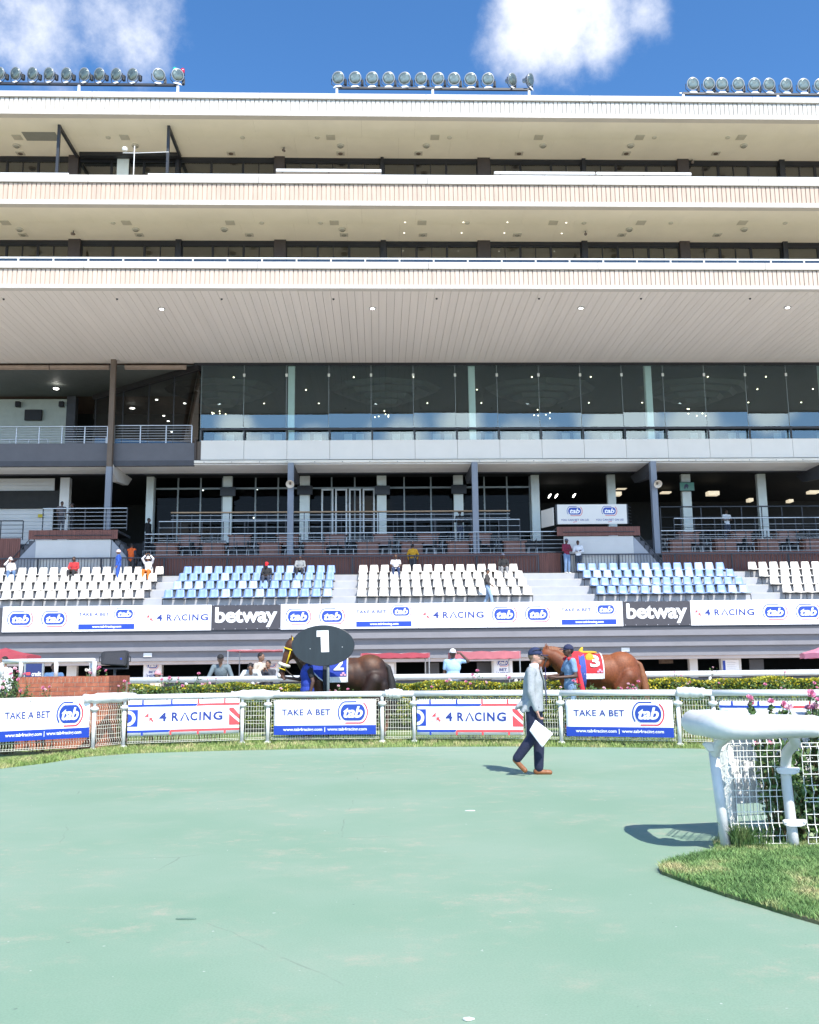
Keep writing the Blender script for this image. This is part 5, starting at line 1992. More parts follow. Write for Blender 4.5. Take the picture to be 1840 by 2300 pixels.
bm = bmesh.new()
top = [bm.verts.new((x, y, .022)) for x, y in poly]
low_ = [bm.verts.new((x, y, -.02)) for x, y in poly]
bm.faces.new(top)
for i in range(len(poly)):
    j = (i + 1) % len(poly)
    bm.faces.new((top[i], top[j], low_[j], low_[i]))
bmesh.ops.recalc_face_normals(bm, faces=bm.faces)
me = bpy.data.meshes.new('flower_bed_lawn')
bm.to_mesh(me)
bm.free()
lo = struct(link(me, 'lawn', vcol_mat('lawn_soil', [(.05, .09, .025), (.09, .13, .04), (.18, .15, .08)], 3, .95, .3, 40)))
rg = np.random.default_rng(12)
N = 150000
X_ = rg.uniform(min(p[0] for p in poly), 5.2, N)
Y_ = rg.uniform(min(p[1] for p in poly), YN + 1.2, N)
k = inside(X_, Y_, poly)
X_, Y_ = X_[k], Y_[k]
blades(np.stack([X_, Y_, np.full(len(X_), .015)], 1), .046, .006, 1.2, 5, 'grass', M['grass_lawn'], 'thick short lawn in front of the near rose bed at lower right')
# taller tuft at the foot of the slanted post
rg = np.random.default_rng(13)
n = 500
blades(np.stack([xt + .05 + np.abs(rg.normal(0, .10, n)), YN + .0 + rg.normal(0, .04, n), np.full(n, .02)], 1), .19, .007, .7, 6, 'grass', M['leaf_rose'], 'dark uncut tuft of grass at the foot of the near slanted post')
# ---------------------------------------------------------------- people
SK = {'dark': mat('skin_dark', (.085, .042, .028), .5, .12, 8), 'brown': mat('skin_brown', (.22, .115, .07), .5, .12, 8), 'light': mat('skin_light', (.50, .275, .205), .5, .14, 8)}
_cloth = {}


def cloth(c, rough=.85, var=.16):
    k = tuple(round(x, 3) for x in c)
    if k not in _cloth:
        _cloth[k] = mat('cloth', c, rough, var, 7, .5, 26)
    return _cloth[k]


STAND = dict(pel=(0, 0, .95), chest=(0, 0, 1.27), neck=(0, .01, 1.46), head=(0, -.02, 1.625),
             shL=(.185, .01, 1.415), elL=(.235, .03, 1.13), wrL=(.23, -.05, .885), shR=(-.185, .01, 1.415), elR=(-.235, .03, 1.13), wrR=(-.23, -.05, .885),
             hiL=(.09, 0, .92), knL=(.10, -.02, .50), anL=(.105, .02, .09), hiR=(-.09, 0, .92), knR=(-.10, -.02, .50), anR=(-.105, .02, .09),
             tL=(.02, -1, -.25), tR=(-.02, -1, -.25))
SIT = dict(pel=(0, .02, .11), chest=(0, .05, .42), neck=(0, .02, .61), head=(0, -.03, .775),
           shL=(.185, .04, .565), elL=(.24, -.06, .32), wrL=(.09, -.28, .23), shR=(-.185, .04, .565), elR=(-.24, -.06, .32), wrR=(-.09, -.28, .23),
           hiL=(.09, -.02, .10), knL=(.13, -.44, .13), anL=(.13, -.40, -.30), hiR=(-.09, -.02, .10), knR=(-.13, -.44, .13), anR=(-.13, -.40, -.30),
           tL=(.1, -1, -.2), tR=(-.1, -1, -.2))


def dome(mb, c, r, M, cut=100, n=16, m=8, thick=True):
    vs, fs = [], []
    for i in range(m + 1):
        t = R(cut) * i / m
        for k in range(n):
            a = 2 * math.pi * k / n
            st_ = max(math.sin(t), 1e-3)
            vs.append(Vector(c) + M @ Vector((r[0] * st_ * math.cos(a), r[1] * st_ * math.sin(a), r[2] * math.cos(t))))
    for i in range(m):
        fs += [(i * n + k, (i + 1) * n + k, (i + 1) * n + (k + 1) % n, i * n + (k + 1) % n) for k in range(n)]
    fs += [tuple(range(n)), tuple(m * n + k for k in range(n - 1, -1, -1))]
    mb.add(vs, fs)


def hand(mb, wr, d, nrm, side, curl=.5, s=1.0, fat=1.0):
    """palm, four fingers of unequal length and a thumb leaving the side of the palm"""
    d = Vector(d).normalized()
    nrm = Vector(nrm)
    nrm = (nrm - d * nrm.dot(d)).normalized()
    lat = d.cross(nrm) * side
    wr = Vector(wr)
    c = wr + d * .05 * s
    for k in range(4):
        o = lat * (-.027 + .018 * k) * s
        mb.cap(wr + d * .02 * s + o * .7, .012 * fat, wr + d * .088 * s + o, .0105 * fat, 8)
        L = (.068, .078, .072, .056)[3 - k] * s
        a = curl * (1 + .12 * k)
        p0 = wr + d * .090 * s + o
        d1 = d * math.cos(a * .6) + nrm * math.sin(a * .6)
        d2 = d * math.cos(a * 1.7) + nrm * math.sin(a * 1.7)
        p1 = p0 + d1 * L * .55
        p2 = p1 + d2 * L * .5
        mb.cap(p0, .0095 * fat, p1, .0088 * fat, 8)
        mb.cap(p1, .0088 * fat, p2, .0075 * fat, 8)
    t0 = wr + d * .025 * s + lat * .03 * s
    t1 = t0 + (d * .7 + lat * .55 + nrm * .35).normalized() * .042 * s
    t2 = t1 + (d * .9 + lat * .15 + nrm * .45).normalized() * .032 * s
    mb.cap(t0, .013 * fat, t1, .011 * fat, 8)
    mb.cap(t1, .011 * fat, t2, .009 * fat, 8)


def person(label, loc, rz=0., H=1.75, pose=STAND, over=None, skin='dark', shirt=(.5, .5, .5), sleeve='long', trousers=(.05, .06, .09), shoes=(.03, .03, .03),
           hat=('hair', (.012, .01, .01)), yaw=0., nod=0., voxel=.016, group=None, hands=None, vest=None, eyes=True, girth=1.0, jacket=None):
    J = dict(pose)
    J.update(over or {})
    J = {k: Vector(v) for k, v in J.items()}
    o = thing('person', label, 'person', loc, rz, group)
    o.scale = (H / 1.75,) * 3
    g = girth
    hc = J['head']
    Mh = Matrix.Rotation(R(yaw), 3, 'Z') @ Matrix.Rotation(R(nod), 3, 'X')
    hp = lambda x, y, z: hc + Mh @ Vector((x, y, z))

    def torso(mb, e):
        pel, ch, nk = J['pel'], J['chest'], J['neck']
        wst = pel.lerp(ch, .45)
        sp = (ch - pel).normalized()
        ax = Vector((1, 0, 0))
        Mt = Matrix((ax, sp.cross(ax).normalized() * 1.0, sp)).transposed() if sp.length else Matrix.Identity(3)
        mb.ell(pel, (.155 * g + e, .115 * g + e, .13 + e), 16, 10, Mt)
        mb.ell(wst, (.145 * g + e, .105 * g + e, .17 + e * .5), 16, 10, Mt)
        mb.ell(ch, (.168 * g + e, .115 * g + e, .19 + e * .5), 16, 10, Mt)
        mb.cap(J['shL'].lerp(ch, .12), .062 + e, J['shR'].lerp(ch, .12), .062 + e, 12)
        mb.cap(ch + (nk - ch) * .35, .095 + e, nk - (nk - ch) * .12, .066 + e, 12)

    b = MB()
    torso(b, 0)
    b.cap(J['neck'] - Vector((0, 0, .06)), .058, hc - Vector((0, -.015, .06)), .052, 12)
    b.ell(hc, (.074, .092, .112), 18, 12, Mh)
    b.ell(hp(0, -.028, -.062), (.052, .062, .052), 14, 10, Mh)
    b.cap(hp(0, -.085, .012), .011, hp(0, -.108, -.026), .016, 8)
    b.cap(hp(-.03, -.080, .03), .013, hp(.03, -.080, .03), .013, 8)
    b.ell(hp(.038, -.062, -.022), (.022, .022, .02), 8, 6).ell(hp(-.038, -.062, -.022), (.022, .022, .02), 8, 6)
    b.cap(hp(-.022, -.084, -.062), .009, hp(.022, -.084, -.062), .009, 8)
    for s in (-1, 1):
        b.ell(hp(s * .076, .005, -.01), (.012, .022, .034), 8, 6, Mh)
    for k in 'LR':
        s = 1 if k == 'L' else -1
        b.cap(J['sh' + k], .050, J['el' + k], .040, 12)
        b.cap(J['el' + k], .040, J['wr' + k], .027, 12)
        b.cap(J['hi' + k], .085 * g, J['kn' + k], .058, 12)
        b.cap(J['kn' + k], .056, J['an' + k], .036, 12)
        d = (J['wr' + k] - J['el' + k]).normalized()
        hd_ = (hands or {}).get(k, dict())
        hand(b, J['wr' + k], hd_.get('d', d), hd_.get('n', (-s * .8, -.5, .2)), s * hd_.get('side', 1), hd_.get('curl', .45), 1.0, 1.0 if voxel < .01 else 1.25)
    link(remeshed(b, voxel, 2), 'body', SK[skin], o)
    vx = max(voxel, .012)
    # shirt
    b = MB()
    torso(b, .014)
    for k in 'LR':
        b.cap(J['sh' + k], .064, J['el' + k], .054, 12) if sleeve != 'short' else b.cap(J['sh' + k], .066, J['sh' + k].lerp(J['el' + k], .62), .060, 12)
        if sleeve == 'long':
            b.cap(J['el' + k], .053, J['el' + k].lerp(J['wr' + k], .9), .040, 12)
    if jacket:
        jacket(b, J)
    link(remeshed(b, vx, 3), 'shirt' if not jacket else 'jacket', cloth(shirt), o)
    # trousers
    b = MB()
    b.ell(J['pel'] - Vector((0, 0, .03)), (.165 * g, .128 * g, .13), 16, 10)
    for k in 'LR':
        b.cap(J['hi' + k], .104 * g, J['kn' + k], .083, 12)
        b.cap(J['kn' + k], .081, J['an' + k] + Vector((0, 0, .01)), .066, 12)
    link(remeshed(b, vx, 3), 'trousers', cloth(trousers), o)
    for k in 'LR':
        t = J['t' + k].normalized()
        a = J['an' + k]
        b = MB()
        b.cap(a + Vector((0, 0, -.005)), .042, a - t * .045 + Vector((0, 0, -.045)), .038, 12)
        b.cap(a - t * .045 + Vector((0, 0, -.05)), .036, a + t * .15 + Vector((0, 0, -.045 if abs(t.z) > .3 else -.05)), .036, 12)
        link(remeshed(b, .010, 2), 'shoe', cloth(shoes, .45, .1), o)
    if vest:
        b = MB()
        torso(b, .030)
        link(remeshed(b, vx, 2), 'vest', cloth(vest), o)
    kind, hcol = hat[0], hat[1]
    b = MB()
    if kind in ('hair', 'cap', 'flat'):
        hb = MB()
        if kind == 'hair':
            dome(hb, hp(0, .012, .022), (.081, .094, .104), Mh @ Matrix.Rotation(R(-28), 3, 'X'), 100)
        else:
            dome(hb, hp(0, .022, -.0), (.079, .085, .09), Mh @ Matrix.Rotation(R(-55), 3, 'X'), 95)
        hcl = hcol if kind == 'hair' else (hat[2] if len(hat) > 2 else (.012, .01, .01))
        link(hb.mesh('hair', True), 'hair', cloth(hcl, .7), o)
    if kind in ('cap', 'flat', 'bucket', 'beanie'):
        cb = MB()
        dome(cb, hp(0, .008, .030), (.088, .104, .098), Mh @ Matrix.Rotation(R(-6), 3, 'X'), 96, 20, 8)
        if kind in ('cap', 'flat'):
            br = []
            for k in range(13):
                a = math.pi * k / 12
                br.append((.074 * math.cos(a), -.055 - .125 * math.sin(a)))
            vs = [hp(x, y, .045 - (abs(x) / .074) ** 2 * .016 + (y + .055) * .16) for x, y in br] + [hp(x, y, .034 - (abs(x) / .074) ** 2 * .016 + (y + .055) * .16) for x, y in br]
            n = len(br)
            cb.add(vs, [tuple(range(n)), tuple(range(2 * n - 1, n - 1, -1))] + [(i, i + n, (i + 1) % n + n, (i + 1) % n) for i in range(n)])
        if kind == 'bucket':
            cb.lathe([(.095, -.02), (.135, -.055), (.138, -.058), (.10, -.012)], hp(0, .005, .03), 20, M=Mh)
        link(cb.mesh('cap', True), {'cap': 'cap', 'flat': 'cap', 'bucket': 'hat', 'beanie': 'beanie'}[kind], cloth(hcol), o)
    if eyes:
        for s in (-1, 1):
            MB().ell(hp(s * .029, -.0865, .008), (.011, .006, .006), 8, 6, Mh).build('eye', cloth((.015, .012, .012), .25, 0), o, smooth=True)
    return o


def put(px, py, Y, z=None):
    p = at(px, py, Y)
    return Vector((p.x, Y, p.z if z is None else z))


# ---- the walking man in the foreground
fm = gz(1205, 1741)


def jk(b, J):
    b.loft([(0, .035, .86, .185, .165), (0, .03, .95, .182, .158), (0, .012, 1.1, .172, .142), (0, 0, 1.28, .19, .142), (0, 0, 1.40, .175, .11), (0, .005, 1.465, .085, .075)], 20)
    b.cap((-.08, .10, 1.02), .05, (-.11, .235, .93), .028, 10)
    b.cap((.02, .12, 1.02), .05, (.0, .25, .90), .025, 10)
    b.cap((-.13, .06, 1.0), .06, (-.16, .16, .87), .03, 10)


MAN = person('man in pale grey jacket, navy trousers and tan shoes walking across the green paving', (fm.x, fm.y, 0), R(82), 1.775, STAND,
             dict(pel=(0, 0, .955), chest=(0, -.0, 1.27), neck=(0, -.015, 1.465), head=(0, -.045, 1.62),
                  shR=(-.195, .03, 1.41), elR=(-.235, .045, 1.12), wrR=(-.215, -.03, .875), shL=(.195, .0, 1.41), elL=(.24, .02, 1.13), wrL=(.22, -.0, .885),
                  hiL=(.09, -.01, .92), knL=(.085, -.055, .49), anL=(.075, -.04, .085), tL=(.05, -1, -.05),
                  hiR=(-.09, .02, .92), knR=(-.085, .035, .52), anR=(-.08, .255, .225), tR=(0, -.66, -.72)),
             skin='light', shirt=(.33, .345, .36), trousers=(.012, .016, .045), shoes=(.24, .085, .028), hat=('cap', (.02, .03, .085), (.20, .12, .07)), yaw=-14, nod=3, voxel=.0075,
             hands={'R': dict(n=(.3, -.8, 0), curl=.8), 'L': dict(curl=.6)}, jacket=jk)
# collar, tie, lapels, buttons, sunglasses
MB().loft([(0, -.012, 1.44, .082, .078), (0, -.015, 1.485, .070, .068), (0, -.02, 1.515, .066, .064)], 16).build('collar', cloth((.80, .80, .82)), MAN, smooth=True)
sf = MB()
sf.add([(-.05, -.1, 1.47), (.05, -.1, 1.47), (.0, -.158, 1.10), (-.045, -.136, 1.3), (.045, -.136, 1.3)], [(0, 1, 4, 3), (3, 4, 2)])
sf.build('shirt_front', cloth((.80, .80, .82)), MAN)
MB().prism([(-.022, 1.47), (.022, 1.47), (.03, 1.2), (.034, 1.0), (0, .93), (-.034, 1.0), (-.03, 1.2)], 'y', -.178, -.166).build('tie', cloth((.035, .03, .10)), MAN)
lp_ = MB()
for s in (-1, 1):
    lp_.add([(s * .04, -.108, 1.475), (s * .115, -.10, 1.42), (s * .095, -.143, 1.30), (s * .012, -.165, 1.07), (s * .04, -.146, 1.28)], [(0, 1, 2, 3, 4)] if s > 0 else [(4, 3, 2, 1, 0)])
lpo = lp_.build('lapels', cloth((.30, .315, .33)), MAN)
q = lpo.modifiers.new('t', 'SOLIDIFY')
q.thickness = .008
bt = MB()
for z in (1.08, .98):
    bt.ell((-.05, -.162, z), (.012, .006, .012), 8, 6)
bt.build('buttons', cloth((.03, .03, .04)), MAN)
sg = MB()
Mq = Matrix.Rotation(R(-14), 3, 'Z')
for s in (-1, 1):
    sg.ell(Vector((0, -.045, 1.62)) + Mq @ Vector((s * .035, -.085, .095)), (.028, .012, .018), 10, 6, Mq)
    sg.tube([Vector((0, -.045, 1.62)) + Mq @ Vector((s * .06, -.08, .095)), Vector((0, -.045, 1.62)) + Mq @ Vector((s * .088, .02, .07))], .005, 6)
sg.build('sunglasses', cloth((.02, .02, .025), .2, 0), MAN, smooth=True)
# paper in his hand
cA, cB, cC, cD = [at(px, py, fm.y - .27) for px, py in ((1203, 1617), (1243, 1648), (1218, 1679), (1190, 1641))]
ctr = (cA + cB + cC + cD) / 4
pp = MB()
vs = []
for j in range(7):
    for k in range(7):
        u, v = k / 6, j / 6
        p = cA.lerp(cB, u).lerp(cD.lerp(cC, u), v) - ctr
        p.y += .03 * math.sin(u * 2.5 + v)
        vs.append(p)
pp.add(vs, [(j * 7 + k, j * 7 + k + 1, j * 7 + k + 8, j * 7 + k + 7) for j in range(6) for k in range(6)])
po = pp.build('paper_sheet', mat('paper', (.82, .83, .86), .6, .02), None, smooth=True, loc=ctr)
q = po.modifiers.new('t', 'SOLIDIFY')
q.thickness = .003
tag(po, 'white sheets of paper held down at his side by the walking man', 'paper')

# ---- spectators along the white rail
YS = 26.55
LEAN = dict(pel=(0, .12, .95), chest=(0, .0, 1.25), neck=(0, -.09, 1.42), head=(0, -.15, 1.58), shL=(.19, -.05, 1.38), shR=(-.19, -.05, 1.38),
            elL=(.30, -.10, 1.12), elR=(-.30, -.10, 1.12), wrL=(.34, -.28, .985), wrR=(-.34, -.28, .985), hiL=(.09, .1, .92), hiR=(-.09, .1, .92))
zr2 = .14
person('spectator in grey sweater and dark cap leaning on the white rail, smiling', put(497, 1500, YS + .12, zr2), 0, 1.84, STAND, LEAN, 'brown', (.15, .19, .21), 'long', hat=('cap', (.02, .02, .022)), voxel=.013, yaw=8)
person('spectator in pale grey sweater and glasses looking down over the white rail', put(566, 1500, YS + .15, zr2), 0, 1.74, STAND,
       dict(LEAN, chest=(0, -.04, 1.2), neck=(0, -.2, 1.33), head=(0, -.30, 1.43), shL=(.19, -.15, 1.30), shR=(-.19, -.15, 1.30), elL=(.3, -.25, 1.1), elR=(-.3, -.25, 1.1), wrL=(.2, -.38, 1.0), wrR=(-.2, -.38, 1.0)), 'brown', (.50, .53, .54), 'long', voxel=.013, nod=32)
person('bearded spectator in beige jacket facing right beside the rail', put(585, 1500, YS + .55, zr2), R(60), 1.84, STAND, None, 'brown', (.52, .45, .37), 'long', voxel=.013)
person('spectator in dark clothes with hands at the mouth, next to the beige jacket', put(603, 1500, YS + .35, zr2), R(-20), 1.62, STAND,
       dict(elL=(.22, -.1, 1.15), wrL=(.06, -.18, 1.42), elR=(-.22, -.1, 1.15), wrR=(-.06, -.18, 1.42)), 'brown', (.05, .055, .07), 'long', voxel=.014)
person('spectator in light blue polo shirt lifting one hand to his white cap', put(1018, 1500, YS + .2, zr2), R(-8), 1.88, STAND,
       dict(shL=(.2, .01, 1.43), elL=(.40, -.06, 1.42), wrL=(.20, -.08, 1.63)), 'dark', (.36, .56, .76), 'short', hat=('cap', (.78, .78, .78)), voxel=.013, girth=1.15, yaw=25, hands={'L': dict(d=(-1, 0, .2), n=(0, .3, -1))})
person('low spectator in pink cap and cream top behind the white rail', put(354, 1500, YS + .4, zr2 - .36), R(60), 1.72, STAND, None, 'brown', (.66, .54, .42), 'long', hat=('cap', (.70, .30, .33)), voxel=.014)
person('spectator in denim blue shirt seen through the white tube frame', put(122, 1500, 25.2, .05), R(20), 1.70, STAND,
       dict(elL=(.28, -.1, 1.15), wrL=(.1, -.3, 1.12), elR=(-.28, -.1, 1.15), wrR=(-.1, -.3, 1.12)), 'dark', (.08, .16, .30), 'long', voxel=.014, nod=15)
person('person in white shirt at the left edge under the red parasol', put(10, 1500, 24.6, .05), R(-30), 1.86, STAND, None, 'brown', (.74, .74, .76), 'long', voxel=.014)

# ---- horse handlers
person('handler in royal blue bib over black clothes leading the dark bay horse', put(690, 1600, 20.72, .03), R(-78), 1.86, STAND,
       dict(head=(.02, -.08, 1.6), elR=(-.24, -.12, 1.17), wrR=(-.16, -.40, 1.21), elL=(.25, .08, 1.13), wrL=(.23, .02, .87)), 'dark', (.014, .014, .016), 'short', (.02, .02, .024), vest=(.02, .05, .33), voxel=.012)
h3 = person('handler in navy cap, blue shirt and red bib leading the chestnut horse', put(1284, 1600, 20.6, .05), R(-84), 1.92, STAND,
            dict(elR=(-.24, -.10, 1.14), wrR=(-.14, -.42, 1.13), elL=(.24, .04, 1.12), wrL=(.2, -.35, 1.1)), 'dark', (.20, .32, .48), 'short', (.16, .26, .40), hat=('cap', (.02, .025, .07)), voxel=.012)
bb = MB()
for (y0_, y1_, z0_, z1_) in ((.09, .20, 1.45, .82),):
    for s in (-1, 1):
        bb.cap((s * .13, .08, 1.46), .045, (s * .14, .15, 1.1), .05, 10)
        bb.cap((s * .14, .15, 1.1), .05, (s * .16, .20, .80), .055, 10)
bb.cap((-.1, .14, 1.3), .06, (.1, .14, 1.3), .06, 10).cap((-.15, .17, .95), .05, (.15, .17, .95), .05, 10).cap((-.15, -.06, 1.46), .04, (-.14, .08, 1.46), .045, 10).cap((.15, -.06, 1.46), .04, (.14, .08, 1.46), .045, 10)
link(remeshed(bb, .014, 3), 'bib', cloth((.62, .03, .045)), h3)

# ---- people in the grandstand
def seat_near(bi, r, px):
    best = min(((k, v) for k, v in SEATX.items() if k[0] == bi and k[1] == r), key=lambda kv: abs(kv[1].x - xf(px, seat_py[r], rowY[r])))
    return best[1]


def sitter(label, bi, r, px, **k):
    p = seat_near(bi, r, px)
    return person(label, (p.x, p.y - .02, p.z + .015), k.pop('rz', 0), k.pop('H', 1.72), SIT, k.pop('over', None), voxel=.02, eyes=False, **k)


RAISE = dict(elL=(.27, -.08, .75), wrL=(.12, -.08, .92), elR=(-.27, -.08, .75), wrR=(-.12, -.08, .92))
sitter('seated person in white hat and pale top at the left end of the back row', 0, 3, 12, skin='light', shirt=(.66, .62, .60), trousers=(.12, .2, .36), hat=('bucket', (.80, .80, .80)), over=dict(wrR=(-.1, -.12, .72), elR=(-.26, -.1, .5)), rz=R(30))
sitter('seated person in red jacket in the back row of the left block', 0, 3, 157, shirt=(.42, .03, .035), trousers=(.03, .03, .035))
sitter('seated person in striped top shading the head, orange cloth over the knees', 0, 3, 327, skin='brown', shirt=(.62, .62, .66), trousers=(.62, .17, .025), over=RAISE, hat=('bucket', (.80, .76, .70)))
sitter('seated man in red cap and black jacket among the blue seats', 1, 2, 592, shirt=(.02, .02, .022), hat=('cap', (.70, .02, .03)), nod=30)
sitter('seated man in grey hooded top and dark beanie, back row of blue seats', 1, 3, 672, shirt=(.24, .25, .26), trousers=(.03, .03, .035), hat=('beanie', (.03, .035, .06)))
sitter('seated bald man in white t shirt in the back row of white seats', 2, 3, 882, shirt=(.60, .61, .64), sleeve='short', trousers=(.03, .05, .12), hat=('none', (0, 0, 0)))
sitter('seated person in black top with pale print and cap near the walkway', 2, 3, 1137, shirt=(.02, .02, .022), trousers=(.25, .25, .26), hat=('cap', (.10, .11, .16)), vest=None)
person('person in blue overalls and pink hat standing among the left white seats', put(265, 1290, 45.55, rowz[3] - .02), R(-80), 1.62, STAND, None, 'brown', (.025, .09, .42), 'long', (.025, .08, .38), hat=('bucket', (.78, .58, .58)), voxel=.02, eyes=False, girth=1.25)
person('steward in orange safety vest standing behind the picket railing at left', put(294, 1290, 47.03, zS5), R(160), 1.74, STAND, None, 'dark', (.03, .035, .05), 'long', (.02, .02, .025), vest=(.80, .13, .02), voxel=.02, eyes=False)
person('person in mustard yellow jacket leaning with back turned behind the railing', put(928, 1290, 47.02, zS5), R(175), 1.60, STAND, dict(elL=(.3, -.05, 1.15), elR=(-.3, -.05, 1.15)), 'dark', (.62, .32, .02), 'long', (.05, .05, .06), voxel=.02, eyes=False, girth=1.15)
person('man in black hooded top and pale jeans walking along the front of the seats', put(1096, 1340, 43.12, rowz[0] - .16), R(75), 1.76, STAND, dict(anL=(.1, .2, .12), knL=(.1, .02, .5), anR=(-.1, -.22, .09), knR=(-.1, -.16, .5), elR=(-.24, .0, 1.13), wrR=(-.22, -.2, .98)), 'brown', (.055, .05, .05), 'long', (.26, .36, .50), hat=('cap', (.05, .05, .055)), voxel=.018, eyes=False)
FOLD = dict(elL=(.26, -.06, 1.14), wrL=(-.04, -.2, 1.14), elR=(-.26, -.06, 1.14), wrR=(.04, -.2, 1.16))
person('person in maroon jacket, cap and jeans standing with folded arms by the railing', put(1275, 1290, 46.45, zS5), R(25), 1.74, STAND, FOLD, 'dark', (.20, .02, .05), 'long', (.14, .22, .36), shoes=(.7, .7, .7), hat=('cap', (.12, .12, .16)), voxel=.018, eyes=False)
person('person in white top standing just right of the maroon jacket', put(1301, 1290, 46.55, zS5), R(-10), 1.66, STAND, FOLD, 'dark', (.74, .74, .76), 'long', (.04, .05, .07), voxel=.018, eyes=False)
person('person in patterned dark shirt behind the railing above the left stair block', put(137, 1180, YB + .9, zbt), R(40), 1.66, STAND, None, 'dark', (.12, .10, .10), 'short', (.05, .05, .06), voxel=.02, eyes=False)
person('person in black behind the railing above the left stair block', put(161, 1180, YB + 1.1, zbt), R(-60), 1.6, STAND, FOLD, 'dark', (.02, .02, .022), 'long', (.02, .02, .022), voxel=.02, eyes=False)
person('person in dark suit standing on the terrace right of the left stairs', put(333, 1200, 49.6, zD2), R(70), 1.75, STAND, None, 'dark', (.012, .012, .014), 'long', (.012, .012, .014), voxel=.02, eyes=False)
person('shadowed figure in dark cap behind the timber counter', put(1033, 1160, 50.7, zD3), R(0), 1.78, STAND, FOLD, 'dark', (.02, .02, .022), 'long', hat=('cap', (.02, .02, .02)), voxel=.02, eyes=False)
person('person in white shirt standing at the back of the right hand terrace', put(1632, 1160, 50.8, zD3), R(10), 1.78, STAND, FOLD, 'dark', (.74, .74, .76), 'short', voxel=.02, eyes=False)


# ---------------------------------------------------------------- horses
def horse(label, px, Y, scale, coat, leg_m, mane_m, head_up, number, cloth_m, trim_m, low, walk, z=0.0):
    x = xf(px, 1500, Y)
    o = thing('horse', label, 'horse', (x, Y, z))
    o.scale = (scale,) * 3
    b = MB()
    b.ell((.02, 0, 1.20), (.66, .275, .325), 24, 14)
    b.ell((-.46, 0, 1.16), (.30, .235, .34), 20, 12)
    b.ell((-.36, 0, 1.44), (.30, .09, .15), 16, 10)
    b.ell((.56, 0, 1.30), (.36, .255, .32), 20, 12)
    b.ell((.72, 0, 1.13), (.24, .245, .32), 20, 12)
    b.ell((.25, 0, 1.38), (.5, .16, .18), 16, 10)
    b.ell((.30, 0, 1.20), (.45, .262, .335), 20, 12)
    b.ell((.60, 0, 1.02), (.30, .225, .22), 16, 10)
    hx, hz = head_up
    n1 = Vector((-.58, 0, 1.32))
    n3 = Vector((hx, 0, hz))
    n2 = n1.lerp(n3, .55) + Vector((-.02, 0, .05))
    b.cap(n1, .235, n2, .165, 16)
    b.cap(n2, .165, n3, .115, 16)
    b.cap(n1 + Vector((.12, 0, -.05)), .24, n2 + Vector((.02, 0, -.05)), .15, 16)
    nose = n3 + Vector((-.24 if not low else -.20, 0, -.56 if not low else -.60))
    mid = n3.lerp(nose, .5)
    b.cap(n3 + Vector((-.02, 0, -.02)), .108, mid, .085, 14)
    b.cap(mid, .083, nose, .062, 14)
    b.ell(n3 + Vector((.0, 0, -.17)), (.105, .075, .155), 14, 10, Matrix.Rotation(R(22), 3, 'Y'))
    b.ell(nose + Vector((.02, 0, -.02)), (.07, .06, .075), 12, 8)
    for s in (-1, 1):
        b.cap(n3 + Vector((.03, s * .06, .07)), .035, n3 + Vector((.0, s * .085, .21)), .012, 10)
        b.ell(mid + Vector((.03, s * .062, .12)), (.03, .022, .022), 8, 6)
    for s in (-1, 1):
        f = walk if s < 0 else -walk
        sh = Vector((-.48, s * .13, 1.08))
        el = Vector((-.42 - f * .3, s * .14, .88))
        kn = Vector((-.46 - f, s * .12, .50))
        fe = Vector((-.45 - f * 1.3, s * .12, .17))
        ho = Vector((-.50 - f * 1.3, s * .12, .045))
        b.cap(sh, .15, el, .10, 14)
        b.cap(el, .095, kn, .058, 14)
        b.ell(kn, (.058, .055, .07), 12, 8)
        b.cap(kn, .048, fe, .038, 12)
        b.cap(fe, .046, ho + Vector((0, 0, .03)), .044, 12)
        f = -f
        hp_ = Vector((.66, s * .13, 1.10))
        stf = Vector((.50 - f * .3, s * .15, .86))
        hk = Vector((.83 - f, s * .12, .53))
        fe2 = Vector((.78 - f * 1.2, s * .12, .18))
        ho2 = Vector((.72 - f * 1.2, s * .12, .045))
        b.cap(hp_, .21, stf, .15, 14)
        b.cap(stf, .13, hk, .062, 14)
        b.cap(Vector((.82, s * .12, 1.0)), .13, hk, .05, 14)
        b.ell(hk + Vector((.02, 0, .02)), (.06, .05, .075), 12, 8)
        b.cap(hk, .052, fe2, .040, 12)
        b.cap(fe2, .048, ho2 + Vector((0, 0, .03)), .046, 12)
        for h_ in (ho, ho2):
            MB().lathe([(.062, -.045), (.058, .0), (.048, .035)], h_, 12).build('hoof', cloth((.05, .04, .035), .5), o, smooth=False)
    link(remeshed(b, .018, 16), 'body', coat, o)
    # tail, mane
    t = MB()
    t.cap((.84, 0, 1.42), .045, (.95, -.01, 1.34), .055, 10).cap((.95, -.01, 1.34), .055, (1.0, -.02, 1.08), .085, 10).cap((1.0, -.02, 1.08), .085, (1.03, -.03, .78), .095, 10).cap((1.03, -.03, .78), .095, (1.05, .0, .50), .05, 10).cap((1.04, .03, .9), .06, (1.09, .03, .55), .03, 10).cap((1.0, -.06, .85), .05, (1.02, -.07, .48), .025, 10)
    link(remeshed(t, .016, 3), 'tail', mane_m, o)
    m_ = MB()
    for k in range(9):
        a = n1 + Vector((.10, 0, .20))
        p = a.lerp(n3 + Vector((.05, 0, .09)), k / 8) + Vector((0, -.035, .02 + .05 * math.sin(k / 8 * 3.1)))
        m_.cap(p, .035, p + Vector((.04, -.055, -.12)), .02, 8)
    m_.cap(n3 + Vector((-.02, 0, .11)), .03, n3 + Vector((-.10, 0, -.02)), .015, 8)
    link(remeshed(m_, .014, 2), 'mane', mane_m, o)
